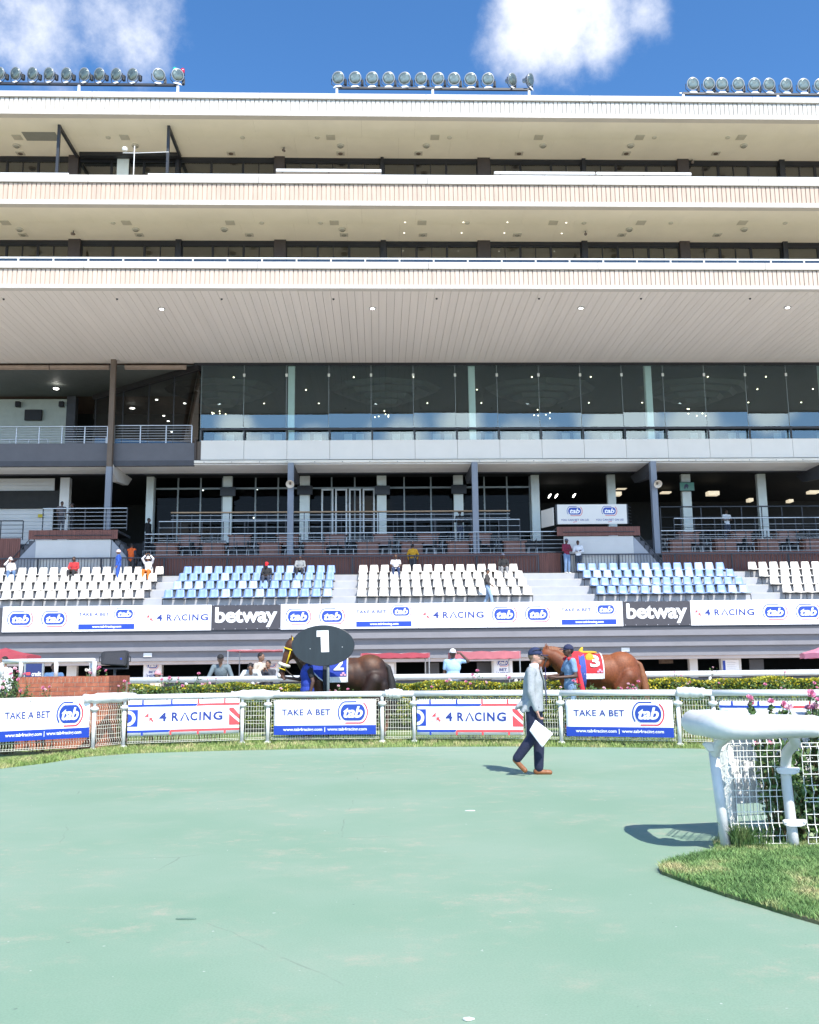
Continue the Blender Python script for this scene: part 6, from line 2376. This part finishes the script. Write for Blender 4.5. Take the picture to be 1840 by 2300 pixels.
    for s in (-1, 1):
        MB().ell(mid + Vector((.035, s * .072, .125)), (.018, .012, .016), 8, 6).build('eye', cloth((.01, .008, .008), .15, 0), o, smooth=True)
    # saddle cloth over the back
    c = MB()
    x0, x1 = -.62, .12
    nx, na = 14, 26
    vs = []
    def surf(xx, a):
        e = 0.0
        ry = .285 + .035 * max(0, 1 - ((xx - .02) / .66) ** 2)
        rzz = .36 + .0 * xx
        topz = .06 * math.exp(-((xx + .36) / .22) ** 2)
        return Vector((xx, ry * math.sin(a), 1.21 + (rzz + (topz if math.cos(a) > .3 else 0) * math.cos(a)) * math.cos(a)))
    for i in range(nx + 1):
        xx = x0 + (x1 - x0) * i / nx
        amax = R(112) - R(44) * max(0, (-.30 - xx) / .32) ** 1.5
        for k in range(na + 1):
            vs.append(surf(xx, -amax + 2 * amax * k / na))
    c.add(vs, [(i * (na + 1) + k, i * (na + 1) + k + 1, (i + 1) * (na + 1) + k + 1, (i + 1) * (na + 1) + k) for i in range(nx) for k in range(na)])
    co = c.build('saddle_cloth', cloth_m, o, smooth=True)
    q = co.modifiers.new('t', 'SOLIDIFY')
    q.thickness = .012
    q.offset = 1
    # white edging along the rear and the front curve
    ed = MB()
    pl = []
    for k in range(na + 1):
        a = R(-112) + R(224) * k / na
        pl.append(surf(x1, a) * 1.0 + Vector((0, .012 * math.sin(a), .012 * math.cos(a))))
    ed.tube(pl, .014, 6)
    for sgn in (-1, 1):
        pl = []
        for i in range(nx + 1):
            xx = x0 + (x1 - x0) * i / nx
            amax = R(112) - R(44) * max(0, (-.30 - xx) / .32) ** 1.5
            pl.append(surf(xx, sgn * amax) + Vector((0, sgn * .008, 0)))
        ed.tube(pl, .013, 6)
    ed.build('edging', trim_m, co)
    # name strip and number on the near side
    def side(u, zz):
        a = -math.acos(max(-1, min(1, (zz - 1.21) / .36)))
        p = surf(u, a)
        return p + Vector((0, -.022, .004))
    st_ = MB()
    st_.add([side(-.28, 1.08), side(x1 + .01, 1.08), side(x1 + .01, 1.17), side(-.28, 1.17)], [(0, 1, 2, 3)])
    st_.build('name_strip', trim_m, co)
    tv, tf = text2d(number, .03)
    MB().add([side(-.15 + .20 * a, 1.30 + .24 * b_) for a, b_ in tv], tf).build('number', trim_m, co)
    bdg = MB()
    for (u, zz) in ((-.02, 1.19), (.05, 1.19), (.015, 1.225)):
        bdg.add([side(u, zz), side(u + .05, zz), side(u + .05, zz + .035), side(u, zz + .035)], [(0, 1, 2, 3)])
    bdg.build('badge', mat('badge_pink', (.60, .30, .42), .6, .2) if 'badge_pink' not in bpy.data.materials else bpy.data.materials['badge_pink'], co)
    return o, n1, n2, n3, mid, nose


bay = vcol_mat('coat_dark_bay', [(.009, .005, .004), (.035, .014, .008), (.15, .055, .02)], 1.5, .55, .15, 30)
chest = vcol_mat('coat_chestnut', [(.10, .026, .009), (.185, .05, .015), (.26, .08, .026)], 1.5, .58, .2, 30)
for m_ in (bay, chest):
    m_.node_tree.nodes['Principled BSDF'].inputs['Coat Weight'].default_value = .0
    m_.node_tree.nodes['Principled BSDF'].inputs['Specular IOR Level'].default_value = .4
    m_.node_tree.nodes['Principled BSDF'].inputs['Coat Roughness'].default_value = .4
trim = cloth((.80, .80, .80))
HB, n1, n2, n3, mid, nose = horse('dark bay horse with white blaze, yellow bridle and blue number 2 cloth', 768, 21.35, 1.10, bay, None, cloth((.012, .010, .010), .6), (-1.03, 1.83), '2', cloth((.02, .05, .34)), trim, 1, .10, .03)
HC, m1, m2, m3, cmid, cnose = horse('chestnut horse with lowered head and red number 3 saddle cloth', 1335, 21.3, 1.09, chest, None, cloth((.20, .07, .025), .6), (-.99, 1.60), '3', cloth((.62, .03, .04)), trim, 0, -.08, .05)
# blaze, noseband and yellow bridle of the bay
bl = MB()
bl.ell(n3.lerp(mid, .35) + Vector((-.075, 0, .02)), (.045, .058, .10), 12, 8, Matrix.Rotation(R(26), 3, 'Y'))
bl.ell(n3.lerp(nose, .75) + Vector((-.062, 0, .0)), (.03, .052, .12), 12, 8, Matrix.Rotation(R(26), 3, 'Y'))
bl.ell(nose + Vector((-.030, 0, -.02)), (.052, .066, .06), 12, 8)
bl.build('blaze', mat('white_hair', (.72, .69, .66), .7, .1, 20), HB, smooth=True)
ax = (nose - n3).normalized()
Mb = ax.to_track_quat('Z', 'Y').to_matrix()
nb = MB()
ring = [n3.lerp(nose, .68) + Mb @ Vector((.098 * math.cos(a * .5236), .098 * math.sin(a * .5236), 0)) for a in range(12)]
nb.tube(ring, .034, 10, closed=True)
nb.build('noseband', mat('sheepskin', (.78, .75, .68), .95, .08, 40, .8, 90), HB, smooth=True)


def bridle(o, n3, nose, m, extra=True):
    ax = (nose - n3).normalized()
    Mb = ax.to_track_quat('Z', 'Y').to_matrix()
    b = MB()
    ring = [n3.lerp(nose, .16) + Mb @ Vector((.125 * math.cos(a * .5236), .112 * math.sin(a * .5236), 0)) for a in range(12)]
    b.tube(ring, .016, 6, closed=True)
    for s in (-1, 1):
        b.tube([n3 + Vector((.03, s * .07, .11)), n3.lerp(nose, .3) + Vector((.05, s * .105, .02)), n3.lerp(nose, .8) + Vector((.05, s * .078, 0))], .016, 6)
        b.tube([n3 + Vector((.03, s * .07, .11)), n3 + Vector((.11, s * .1, -.12)), n3 + Vector((.10, s * .05, -.28))], .014, 6)
    b.tube([n3 + Vector((.03, -.08, .11)), n3 + Vector((.03, 0, .14)), n3 + Vector((.03, .08, .11))], .016, 6)
    if extra:
        ring = [n3.lerp(nose, .82) + Mb @ Vector((.092 * math.cos(a * .5236), .085 * math.sin(a * .5236), 0)) for a in range(12)]
        b.tube(ring, .012, 6, closed=True)
    return b.build('bridle', m, o, smooth=True)


bridle(HB, n3, nose, cloth((.72, .52, .02)))
bridle(HC, m3, cnose, cloth((.04, .03, .025)))
MB().tube([nose + Vector((.1, -.09, .1)), nose + Vector((.28, -.28, -.05)), nose + Vector((.42, -.55, -.1))], .012, 6).build('lead_rein', cloth((.05, .04, .03)), HB)
MB().tube([cnose + Vector((.1, -.09, .1)), cnose + Vector((.22, -.3, .0)), cnose + Vector((.36, -.6, .02))], .012, 6).build('lead_rein', cloth((.05, .04, .03)), HC)
MB().tube([(-.60, -.24, 1.36), (-.70, -.2, 1.22), (-.76, 0, 1.16), (-.70, .2, 1.22), (-.60, .24, 1.36)], .016, 6).build('breast_strap', cloth((.72, .52, .02)), HB)
# girth straps and exercise saddles
for o, c_ in ((HB, (.03, .035, .05)), (HC, (.05, .09, .36))):
    g_ = MB()
    pl = [Vector((-.30, (.315) * math.sin(a), 1.20 + .385 * math.cos(a))) for a in [math.pi * 2 * k / 28 for k in range(28)]]
    for dx in (-.045, 0, .045):
        g_.tube([p + Vector((dx, 0, 0)) for p in pl], .026, 6, closed=True)
    link(remeshed(g_, .014, 1), 'girth', cloth(c_), o)
    s_ = MB()
    s_.ell((-.12, 0, 1.60), (.20, .12, .035), 14, 8).cap((-.28, 0, 1.63), .04, (-.24, 0, 1.69), .03, 10)
    s_.ell((-.14, -.22, 1.48), (.10, .03, .11), 12, 8).ell((-.14, .22, 1.48), (.10, .03, .11), 12, 8)
    link(remeshed(s_, .014, 2), 'saddle', cloth((.02, .02, .022) if o is HB else (.55, .35, .03)), o)
# ---------------------------------------------------------------- floodlight racks on the roof
M['lens'] = mat('lens_glass', (.15, .18, .165), .2, .6, 6, metal=.45)
M['housing'] = mat('lamp_housing', (.34, .35, .36), .42, .1, 4, metal=.5)
zrf = z1t
racks = [('left', -40, 400, 195, [0, 36, 74, 111, 150, 190, 224, 262, 299, 357, 399], 165, [-24] * 9 + [22, 26], [-30, 178, 400]),
         ('middle', 756, 1190, 198, [760, 798, 836, 873, 909, 946, 984, 1020, 1057, 1096, 1150, 1190], 169, [-10, -6, -4, -2, -10, -10, -8, 0, -6, -4, 42, 52], [757, 972, 1188]),
         ('right', 1533, 1960, 204, [1555, 1591, 1620, 1657, 1693, 1726, 1764, 1803, 1840, 1880], 174, [2, 4, 0, -2, 0, 4, 2, 0, 0, 0], [1534, 1746, 1955])]
YR = YF + .6
FL = None
cup_white = M['white_paint']
for name, pa, pb, py, lamps, ly, rot, posts in racks:
    xa, xb = xf(pa, py, YR), xf(pb, py, YR)
    z = zf(py, YR)
    o = thing('lighting_rack', '%s steel rack on the roof edge carrying a row of floodlights' % {'left': 'leftmost', 'middle': 'middle', 'right': 'rightmost'}[name], 'rack', ((xa + xb) / 2, YR, zrf), 0, 'floodlight racks on the roof')
    L = xb - xa
    zz = z - zrf
    MB().box(-L / 2, L / 2, -.05, .05, zz - .07, zz + .03).build('beam', M['post_black'], o)
    for p in posts:
        x = xf(p, py, YR) - (xa + xb) / 2
        MB().box(x - .05, x + .05, -.045, .045, -.1, zz - .071).box(x - .16, x - .05, -.03, .03, zz - .02, zz + .02).build('post', cup_white, o)
    lab_n = 0
    for i, (lp_x, r) in enumerate(zip(lamps, rot)):
        c_ = at(lp_x, ly, YR)
        lab = '%s floodlight from the left on the %s roof rack' % (ORD[i], {'left': 'leftmost', 'middle': 'middle', 'right': 'rightmost'}[name])
        bx_ = MB()
        if FL is None:
            FL = thing('floodlight', lab, 'floodlight', (c_.x, YR, z + .03), 0, 'floodlights on the roof racks')
            hgt = c_.z - z - .03
            Mt = Matrix.Rotation(R(90 + 14), 3, 'X')
            MB().lathe([(.06, -.36), (.10, -.34), (.12, -.22), (.20, -.12), (.27, -.02), (.285, .03), (.285, .05), (.262, .05)], (0, 0, hgt), 22, M=Mt).build('reflector', M['housing'], FL, smooth=True)
            MB().lathe([(.262, .047), (.2, .062), (.1, .072), (.02, .075)], (0, 0, hgt), 22, M=Mt).build('lens', M['lens'], FL, smooth=True)
            MB().tube([(-.31, .02, hgt), (-.31, .04, hgt - .25), (-.16, .04, .05), (.16, .04, .05), (.31, .04, hgt - .25), (.31, .02, hgt)], .018, 6).build('yoke', M['post_black'], FL, smooth=True)
            MB().box(.24, .36, .06, .2, .14, .40).build('ballast_box', M['post_black'], FL, bevel=.01)
            MB().prism([(-.20, -.03), (.2, -.03), (.10, .05), (-.10, .05)], 'y', -.07, -.052).build('base_plate', cup_white, FL)
            f_ = FL
        else:
            f_ = copy_tree(FL)
            f_.location = (c_.x, YR, z + .03)
            f_['label'] = lab
        f_.rotation_euler = (0, 0, R(-r) if False else R(r))
c_ = at(399, 155, YR + .3)
o = thing('signal_lamp', 'green and red signal lamps at the right end of the leftmost roof rack', 'signal lamp', (c_.x, YR + .45, zrf), 0)
hh = c_.z - zrf
MB().tube([(0, 0, -.15), (0, 0, hh - .16)], .025, 6).box(-.22, .26, -.02, .02, hh - .18, hh - .14).build('stand', M['post_black'], o)
for dx, cc, dz in ((-.16, (.01, .45, .30), .05), (.20, (.55, .02, .06), .0)):
    MB().lathe([(.085, -.14), (.09, -.02), (.09, .08), (.05, .13)], (dx, 0, hh + dz), 12).build('lamp_glass', mat('signal_glass', cc, .15, .05), o, smooth=True)
    MB().lathe([(.10, -.2), (.10, -.14)], (dx, 0, hh + dz), 12).build('lamp_base', M['post_black'], o)

# ---------------------------------------------------------------- fittings under the roof and balcony soffits
M['fit_white'] = mat('fitting_white', (.52, .48, .40), .5, .05)
M['fit_shade'] = mat('fitting_glass', (.30, .29, .24), .25, .1)
NL = lambda i: ORD[i]


def fit_round(mb2, x, y, z, r):
    return MB().lathe([(r * 1.0, 0), (r, -.035), (r * .86, -.055)], (x, y, z), 20)


def onz(px, py, z):
    p = gz(px, py, z)
    return p


for (zz, nm, lampx, lampy, ventx, venty, sqx, sqy, smx) in (
        (z1b + .018, 'top roof', [37, 304, 765, 958, 1220, 1417, 1671], 326, [46, 519, 765, 940, 1166, 1407, 1608], 344, [39, 280, 743, 977, 1210, 1437, 1665], 308, [243, 545, 713, 1010, 1470, 1635]),
        (z2b + .018, 'middle balcony', [44, 305, 504, 769, 1414, 1672], 514, [52, 313, 560, 773, 950, 1162, 1397, 1611], 527, [12, 284, 517, 751, 948, 1243, 1440, 1668], 500, [254, 588, 720, 1050, 1312, 1507, 1764])):
    for i, px in enumerate(lampx):
        p = onz(px, lampy, zz)
        o = thing('ceiling_lamp', '%s round ceiling lamp from the left under the %s soffit' % (NL(i), nm), 'ceiling lamp', p, 0, 'round ceiling lamps under the soffits')
        MB().lathe([(.17, 0), (.17, -.05), (.13, -.075)], (0, 0, 0), 20).build('rim', M['fit_white'], o, smooth=False)
        MB().lathe([(.128, -.076), (.10, -.11), (.02, -.12)], (0, 0, 0), 20).build('shade', M['fit_shade'], o, smooth=True)
    for i, px in enumerate(ventx):
        p = onz(px, venty, zz)
        o = thing('ceiling_speaker', '%s square ceiling speaker from the left under the %s soffit' % (NL(i), nm), 'ceiling speaker', p, 0, 'square ceiling speakers under the soffits')
        MB().box(-.19, .19, -.16, .16, -.025, 0).build('plate', M['fit_white'], o)
        MB().lathe([(.11, -.026), (.10, -.05), (.04, -.055), (.02, -.035)], (0, 0, 0), 16).build('cone', M['rust_brown'] if nm == 'top roof' else M['fit_shade'], o)
    for i, px in enumerate(sqx):
        p = onz(px, sqy, zz)
        o = MB().box(-.2, .2, -.2, .2, -.02, 0).box(-.12, .12, -.12, .12, -.03, -.021).build('ceiling_vent', M['fit_white'], None, loc=p)
        tag(o, '%s small square vent from the left under the %s soffit' % (NL(i), nm), 'vent', 'square vents under the soffits')
    for i, px in enumerate(smx):
        p = onz(px, sqy + .5, zz)
        o = MB().lathe([(.11, 0), (.10, -.04), (.05, -.06)], (0, 0, 0), 14).build('smoke_detector', M['fit_white'], None, loc=p)
        tag(o, '%s small round detector from the left under the %s soffit' % (NL(i), nm), 'detector', 'round detectors under the soffits')
p = onz(92, 306, z1b + .018)
o = MB().box(-.75, .75, -.35, .35, -.012, 0).build('access_panel', mat('panel_grey', (.25, .25, .23), .6, .08), None, loc=p)
tag(o, 'dark grey rectangular access panel under the top roof near the left edge', 'panel')
k = 0
for px, py in ((910, 499), (1041, 499), (1140, 499), (1272, 500), (908, 523), (1037, 523), (1133, 523), (1262, 524)):
    p = onz(px, py, z2b + .018)
    o = MB().lathe([(.04, 0), (.036, -.012)], (0, 0, 0), 12).build('downlight', bpy.data.materials.get('lamp_soft') or mat('lamp_soft', (1, .95, .85), .5, 0, emit=1.2), None, loc=p)
    tag(o, 'lit white downlight under the middle balcony, %s from the left in its %s row' % (ORD[k % 4], ['front', 'rear'][k // 4]), 'downlight', 'lit downlights under the middle balcony')
    k += 1
for i, (px, py) in enumerate(((363, 693), (837, 692), (1305, 691), (1769, 690))):
    p = onz(px, py, z_pl - .002)
    o = thing('downlight', '%s lit round downlight from the left in the plank soffit' % ORD[i], 'downlight', p, 0, 'downlights in the plank soffit')
    MB().lathe([(.16, 0), (.15, -.025), (.10, -.03)], (0, 0, 0), 20).build('rim', M['housing'], o)
    MB().lathe([(.098, -.031), (.05, -.036)], (0, 0, 0), 20).build('bulb', M['lampw'], o)
for i, (px, py) in enumerate(((8, 671), (263, 671), (498, 671), (749, 671), (981, 670), (1211, 670), (1440, 670), (1685, 670))):
    p = onz(px, py, z_pl - .002)
    o = MB().lathe([(.05, 0), (.045, -.03), (.02, -.06)], (0, 0, 0), 10).build('sprinkler', M['post_black'], None, loc=p)
    tag(o, '%s tiny dark sprinkler head from the left in the plank soffit' % ORD[i], 'sprinkler', 'sprinkler heads in the plank soffit')
for i, (px, py, zz) in enumerate(((638, 331, z1b), (1555, 358, z1b), (1315, 519, z2b), (165, 518, z2b))):
    p = onz(px, py, zz + .018)
    o = thing('spotlight', ['small dark spotlight under the top roof above the first rolled awning', 'dark spotlight cluster under the top roof at the right', 'dark security camera hanging under the middle balcony, right of centre', 'small bent spotlight under the middle balcony at the left'][i], 'spotlight', p, 0)
    MB().tube([(0, 0, 0), (0, 0, -.14)], .02, 6).build('stem', M['post_black'], o)
    MB().tube([(-.02, -.12, -.20), (.02, .08, -.13)], [.07, .05], 10).build('lamp_head', M['rust_brown'], o)

# ---------------------------------------------------------------- oval number sign
YSg = 20.3
c_ = at(726, 1450, YSg)
w = 136 / 2114 * 20.45
h = 87 / 2114 * 20.45
o = thing('number_sign', 'black oval sign on a pole with a white figure 1', 'sign', (c_.x, YSg, 0))
pts = [(w / 2 * math.cos(2 * math.pi * k / 48), c_.z + h / 2 * math.sin(2 * math.pi * k / 48)) for k in range(48)]
MB().prism(pts, 'y', -.012, .012).build('plate', mat('sign_black', (.012, .017, .020), .38, .35, 3, stretch=(2, 1, .4)), o)
MB().tube([(w / 2 * 1.004 * math.cos(2 * math.pi * k / 48), 0, c_.z + h / 2 * 1.004 * math.sin(2 * math.pi * k / 48)) for k in range(48)], .012, 6, closed=True).build('rim', M['post_black'], o)
fx = lambda px: at(px, 1440, YSg).x - c_.x
fz = lambda py: zf(py, YSg, 726)
P1 = [(fx(711.5), fz(1416.5)), (fx(738), fz(1416)), (fx(739.5), fz(1464.5)), (fx(722), fz(1465)), (fx(720.5), fz(1430)), (fx(711.5), fz(1430.5))]
MB().prism(P1, 'y', -.020, -.013).build('figure', M['white_paint'], o)
xp = at(737, 1500, YSg).x - c_.x
MB().tube([(xp, .05, 0), (xp, .05, c_.z + .1)], .032, 10).build('pole', mat('pole_grey', (.10, .12, .12), .5, .15), o, smooth=True)
b = MB()
for px, py in ((697, 1457), (769, 1454)):
    b.ell((fx(px), -.014, fz(py)), (.012, .006, .012), 8, 5)
b.build('bolts', M['housing'], o)

# ---------------------------------------------------------------- brick planter with white tube frame, at the left
YBk = 19.35
xa, xb = xf(38, 1530, YBk), xf(245, 1530, YBk)
zt = zf(1520, YBk, 140)
o = thing('brick_planter', 'red brick planter wall with an upright brick top course, behind the fence at left', 'planter', ((xa + xb) / 2, YBk, 0))
L = xb - xa
rr = random.Random(4)
bk = MB()
sc = MB()
dep = 1.6
zz = zt - .115
n = int(L / .079)
for i in range(n):
    x = -L / 2 + L * i / n
    sc.box(x + .005, x + L / n - .005, rr.uniform(0, .006), .22, zz, zt - rr.uniform(0, .004))
    sc.box(x + .005, x + L / n - .005, dep - .22, dep, zz, zt)
for j in range(int(dep / .08)):
    y = .225 + j * .08
    if y < dep - .3:
        for xs_ in (-L / 2, L / 2 - .22):
            sc.box(xs_, xs_ + .22, y, y + .07, zz, zt)
row = 0
while zz > 0:
    z1_ = zz - .010
    z0_ = z1_ - .073
    off = .115 if row % 2 else 0
    x = -L / 2 - off
    while x < L / 2:
        a, b_ = max(x + .005, -L / 2), min(x + .225, L / 2)
        if b_ - a > .03:
            bk.box(a, b_, rr.uniform(0, .006), .11, max(z0_, 0), z1_)
            bk.box(a, b_, dep - .11, dep, max(z0_, 0), z1_)
        x += .23
    for k2 in range(int((dep - .24) / .23)):
        y = .12 + k2 * .23 + (off * .5)
        for xs_ in (-L / 2, L / 2 - .11):
            bk.box(xs_, xs_ + .11, y, y + .22, max(z0_, 0), z1_)
    zz -= .083
    row += 1
M['brick'] = vcol_mat('brick_red', [(.26, .075, .04), (.34, .105, .055), (.42, .15, .08)], 6, .85, .2, 60)
bk.build('brickwork', M['brick'], o)
sc.build('top_course', M['brick'], o)
MB().box(-L / 2 + .012, L / 2 - .012, .014, dep - .014, 0, zt - .018).build('mortar', mat('mortar', (.42, .36, .28), .9, .1, 10), o)
# tube frame on it
zf1 = zf(1484, YBk + .3, 120)
o2 = thing('tube_frame', 'white tube guard frame standing on the red brick planter', 'frame', ((xa + xb) / 2, YBk + .3, zt))
hh = zf1 - zt
cs = [(xf(212, 1500, YBk + .3) - (xa + xb) / 2, 0), (xf(47, 1500, YBk + .3) - (xa + xb) / 2, 0), (xf(5, 1500, YBk + 1.2) - (xa + xb) / 2, .9), (xf(205, 1500, YBk + 1.2) - (xa + xb) / 2, .9)]
MB().tube([(x, y, hh) for x, y in cs], .045, 12, closed=True).build('top_tube', M['rail_white'], o2, smooth=True)
for k, (x, y) in enumerate(cs + [((cs[0][0] + cs[1][0]) / 2 - .03, .0)]):
    MB().tube([(x, y, -.02 if y == 0 else -.02), (x, y, hh - .02)], .042, 12).build('post', M['rail_white'], o2, smooth=True)
# loudspeaker on a pole
c_ = at(259, 1480, 22.0)
o = thing('loudspeaker', 'black box loudspeaker on a pole beside the brick planter', 'loudspeaker', (c_.x, 22.0, 0), R(8))
hz_ = c_.z
MB().prism([(-.29, hz_ - .13), (.25, hz_ - .17), (.28, hz_ - .12), (.29, hz_ + .16), (.25, hz_ + .19), (-.24, hz_ + .17), (-.29, hz_ + .13)], 'y', -.18, .18).build('cabinet', mat('speaker_black', (.022, .022, .027), .5, .12, 8, .3, 60), o, bevel=.015)
MB().prism([(-.24, hz_ - .105), (.22, hz_ - .135), (.24, hz_ + .145), (-.2, hz_ + .135)], 'y', -.192, -.181).build('grille', mat('grille_black', (.035, .035, .042), .6, .25, 60), o)
MB().box(.13, .17, -.196, -.193, hz_ - .02, hz_ + .02).build('badge', G['blue'], o)
for s in (-1, 1):
    MB().tube([(s * .29, -.03, hz_ + .06), (s * .34, -.03, hz_ + .05), (s * .34, -.03, hz_ - .06), (s * .29, -.03, hz_ - .07)], .012, 6).build('handle', M['post_black'], o)
MB().box(-.26, .30, -.05, .05, hz_ - .235, hz_ - .20).box(.28, .30, -.05, .05, hz_ - .2, hz_ + .05).tube([(0, 0, hz_ - .22), (0, 0, .0)], .03, 10).build('pole', M['post_black'], o)
# advert panel with the word credit
p0, p1 = at(57, 1520, 27.2), at(95, 1490, 27.2)
o = thing('advert_panel', 'dark blue panel with the word credit, behind the brick planter', 'sign', ((p0.x + p1.x) / 2, 27.2, 0))
w, h0, h1_ = p1.x - p0.x, .4, p1.z
MB().box(-w / 2, w / 2, 0, .05, h0, h1_).build('sheet', mat('panel_blue', (.02, .03, .13), .4, .1), o)
MB().box(-w / 2 - .05, -w / 2, -.01, .06, 0, h1_ + .02).box(w / 2, w / 2 + .05, -.01, .06, 0, h1_ + .02).build('frame', M['housing'], o)
fl = Flat((0, -.001, 0), (1, 0, 0), (0, 0, 1), (0, -1, 0))
zc_ = zf(1514, 27.2, 75)
fl.text('white', 'credit', -w * .12, w * .46, zc_ - .06, zc_ + .07, .004, bold=.02)
fl.rect('coral', -w * .46, -w * .2, zc_ - .03, zc_ + .05, .004)
fl.build(o, G, {'white': 'lettering', 'coral': 'coral_mark'})


# ---------------------------------------------------------------- parasols and canopies in front of the betting hall
M['canvas_red'] = mat('canvas_red', (.34, .05, .07), .8, .15, 3)
M['canvas_dusty'] = mat('canvas_dusty', (.40, .12, .14), .8, .15, 3)
M['canvas_top'] = mat('canvas_top', (.62, .45, .46), .8, .12, 2)


def canopy(label, pa, pb, pyt, pyb, Y, front_m, sag=0.0, logo=False):
    xa, xb = xf(pa, pyb, Y), xf(pb, pyb, Y)
    zt_, zb_ = zf(pyt, Y + 1.4, (pa + pb) / 2), zf(pyb, Y, (pa + pb) / 2)
    zv = zf(pyt + 3, Y, (pa + pb) / 2)
    o = thing('canopy', label, 'canopy', ((xa + xb) / 2, Y + 1.4, 0))
    L = xb - xa
    n = 12
    vs = []
    for k in range(n + 1):
        u = k / n
        x = -L / 2 + L * u
        vs += [(x, -1.4, zb_ + .012 * math.sin(u * 40)), (x, -1.4, zv + .015 * math.sin(u * 19)), (x * .25, 0, zt_ - .06), (x, 1.4, zv), (x, 1.4, zb_)]
    b = MB()
    fr = [(i * 5, i * 5 + 1, i * 5 + 6, i * 5 + 5) for i in range(n)] + [(i * 5 + 3, i * 5 + 4, i * 5 + 9, i * 5 + 8) for i in range(n)]
    tp = [(i * 5 + j, i * 5 + j + 1, i * 5 + j + 6, i * 5 + j + 5) for i in range(n) for j in (1, 2)]
    b.add(vs, tp).add([(-L / 2, -1.4, zv), (-L / 8, 0, zt_ - .06), (-L / 2, 1.4, zv)], [(0, 1, 2)]).add([(L / 2, -1.4, zv), (L / 8, 0, zt_ - .06), (L / 2, 1.4, zv)], [(0, 2, 1)])
    b.build('roof_fabric', M['canvas_top'], o)
    v = MB().add(vs, fr).add([(-L / 2, -1.4, zb_), (-L / 2, -1.4, zv), (-L / 2, 1.4, zv), (-L / 2, 1.4, zb_)], [(0, 1, 2, 3)]).add([(L / 2, -1.4, zb_), (L / 2, -1.4, zv), (L / 2, 1.4, zv), (L / 2, 1.4, zb_)], [(0, 3, 2, 1)])
    v.build('valance', M[front_m], o)
    for sx in (-1, 1):
        for y in (-1.38, 1.38):
            MB().tube([(sx * (L / 2 - .03), y, 0), (sx * (L / 2 - .03), y, zv)], .022, 8).build('leg', M['housing'], o)
    return o


canopy('faded pink canopy behind the spectators left of the horse head', 510, 690, 1456, 1462, 33, 'canvas_dusty')
canopy('red canopy with a pale top behind the dark bay horse', 810, 966, 1464, 1478, 33.5, 'canvas_red')
canopy('wide red canopy beside the man in the light blue polo', 1020, 1170, 1460, 1480, 32.5, 'canvas_dusty')


def parasol(label, px, py_top, py_rim, Y, half_px, m):
    x = xf(px, py_rim, Y)
    o = thing('parasol', label, 'parasol', (x, Y, 0))
    zr_, zt_ = zf(py_rim, Y, px), zf(py_top, Y, px)
    r = half_px / 2114 * Y
    vs = [(0, 0, zt_ + .12)]
    fs = []
    n = 8
    for ring, (rr_, z_) in enumerate(((r * .5, zr_ + (zt_ - zr_) * .62), (r, zr_), (r * 1.0, zr_ - .16))):
        for k in range(n * 2):
            a = math.pi * k / n + .2
            s_ = 1.0 if k % 2 == 0 else .93
            vs.append((rr_ * s_ * math.cos(a), rr_ * s_ * math.sin(a), z_ + (.0 if k % 2 == 0 else .03)))
    m_ = n * 2
    fs += [(0, 1 + k, 1 + (k + 1) % m_) for k in range(m_)]
    for ring in (0, 1):
        fs += [(1 + ring * m_ + k, 1 + (ring + 1) * m_ + k, 1 + (ring + 1) * m_ + (k + 1) % m_, 1 + ring * m_ + (k + 1) % m_) for k in range(m_)]
    MB().add(vs, fs).build('canopy_fabric', m, o)
    MB().tube([(0, 0, 0), (0, 0, zt_ + .1)], .025, 8).build('pole', M['housing'], o)
    rb_ = MB()
    for k in range(n):
        a = 2 * math.pi * k / n + .2
        rb_.tube([(0, 0, zt_ - .05), (r * .97 * math.cos(a), r * .97 * math.sin(a), zr_ + .0)], .010, 5)
    rb_.build('ribs', M['housing'], o)
    return o


parasol('dark red parasol with a pale top at the left edge above the planter', 12, 1464, 1474, 29.5, 74, M['canvas_red'])
parasol('bright pink parasol at the right edge before the betting hall', 1858, 1456, 1468, 30, 58, mat('canvas_pink', (.62, .22, .30), .8, .12, 3))

# ---------------------------------------------------------------- small litter on the paving
for i, (px, py, w_, l_, c_) in enumerate(((418, 2066, .12, .02, (.12, .20, .15)), (1057, 1822, .11, .03, (.75, .77, .75)), (1052, 2292, .05, .03, (.74, .76, .72)))):
    p = gz(px, py)
    b = MB()
    r0 = random.Random(i)
    pts_ = [(w_ / 2 * math.cos(a * .628) * r0.uniform(.7, 1.1), l_ / 2 * math.sin(a * .628) * r0.uniform(.7, 1.2)) for a in range(10)]
    b.prism(pts_, 'z', .003, .009)
    o = b.build('litter_scrap', mat('scrap', c_, .7, .2, 30), None, loc=(p.x, p.y, 0))
    tag(o, ['dark green flake lying on the paving at lower left', 'small white scrap lying on the paving left of the near rail', 'pale scrap on the paving at the bottom edge'][i], 'scrap')
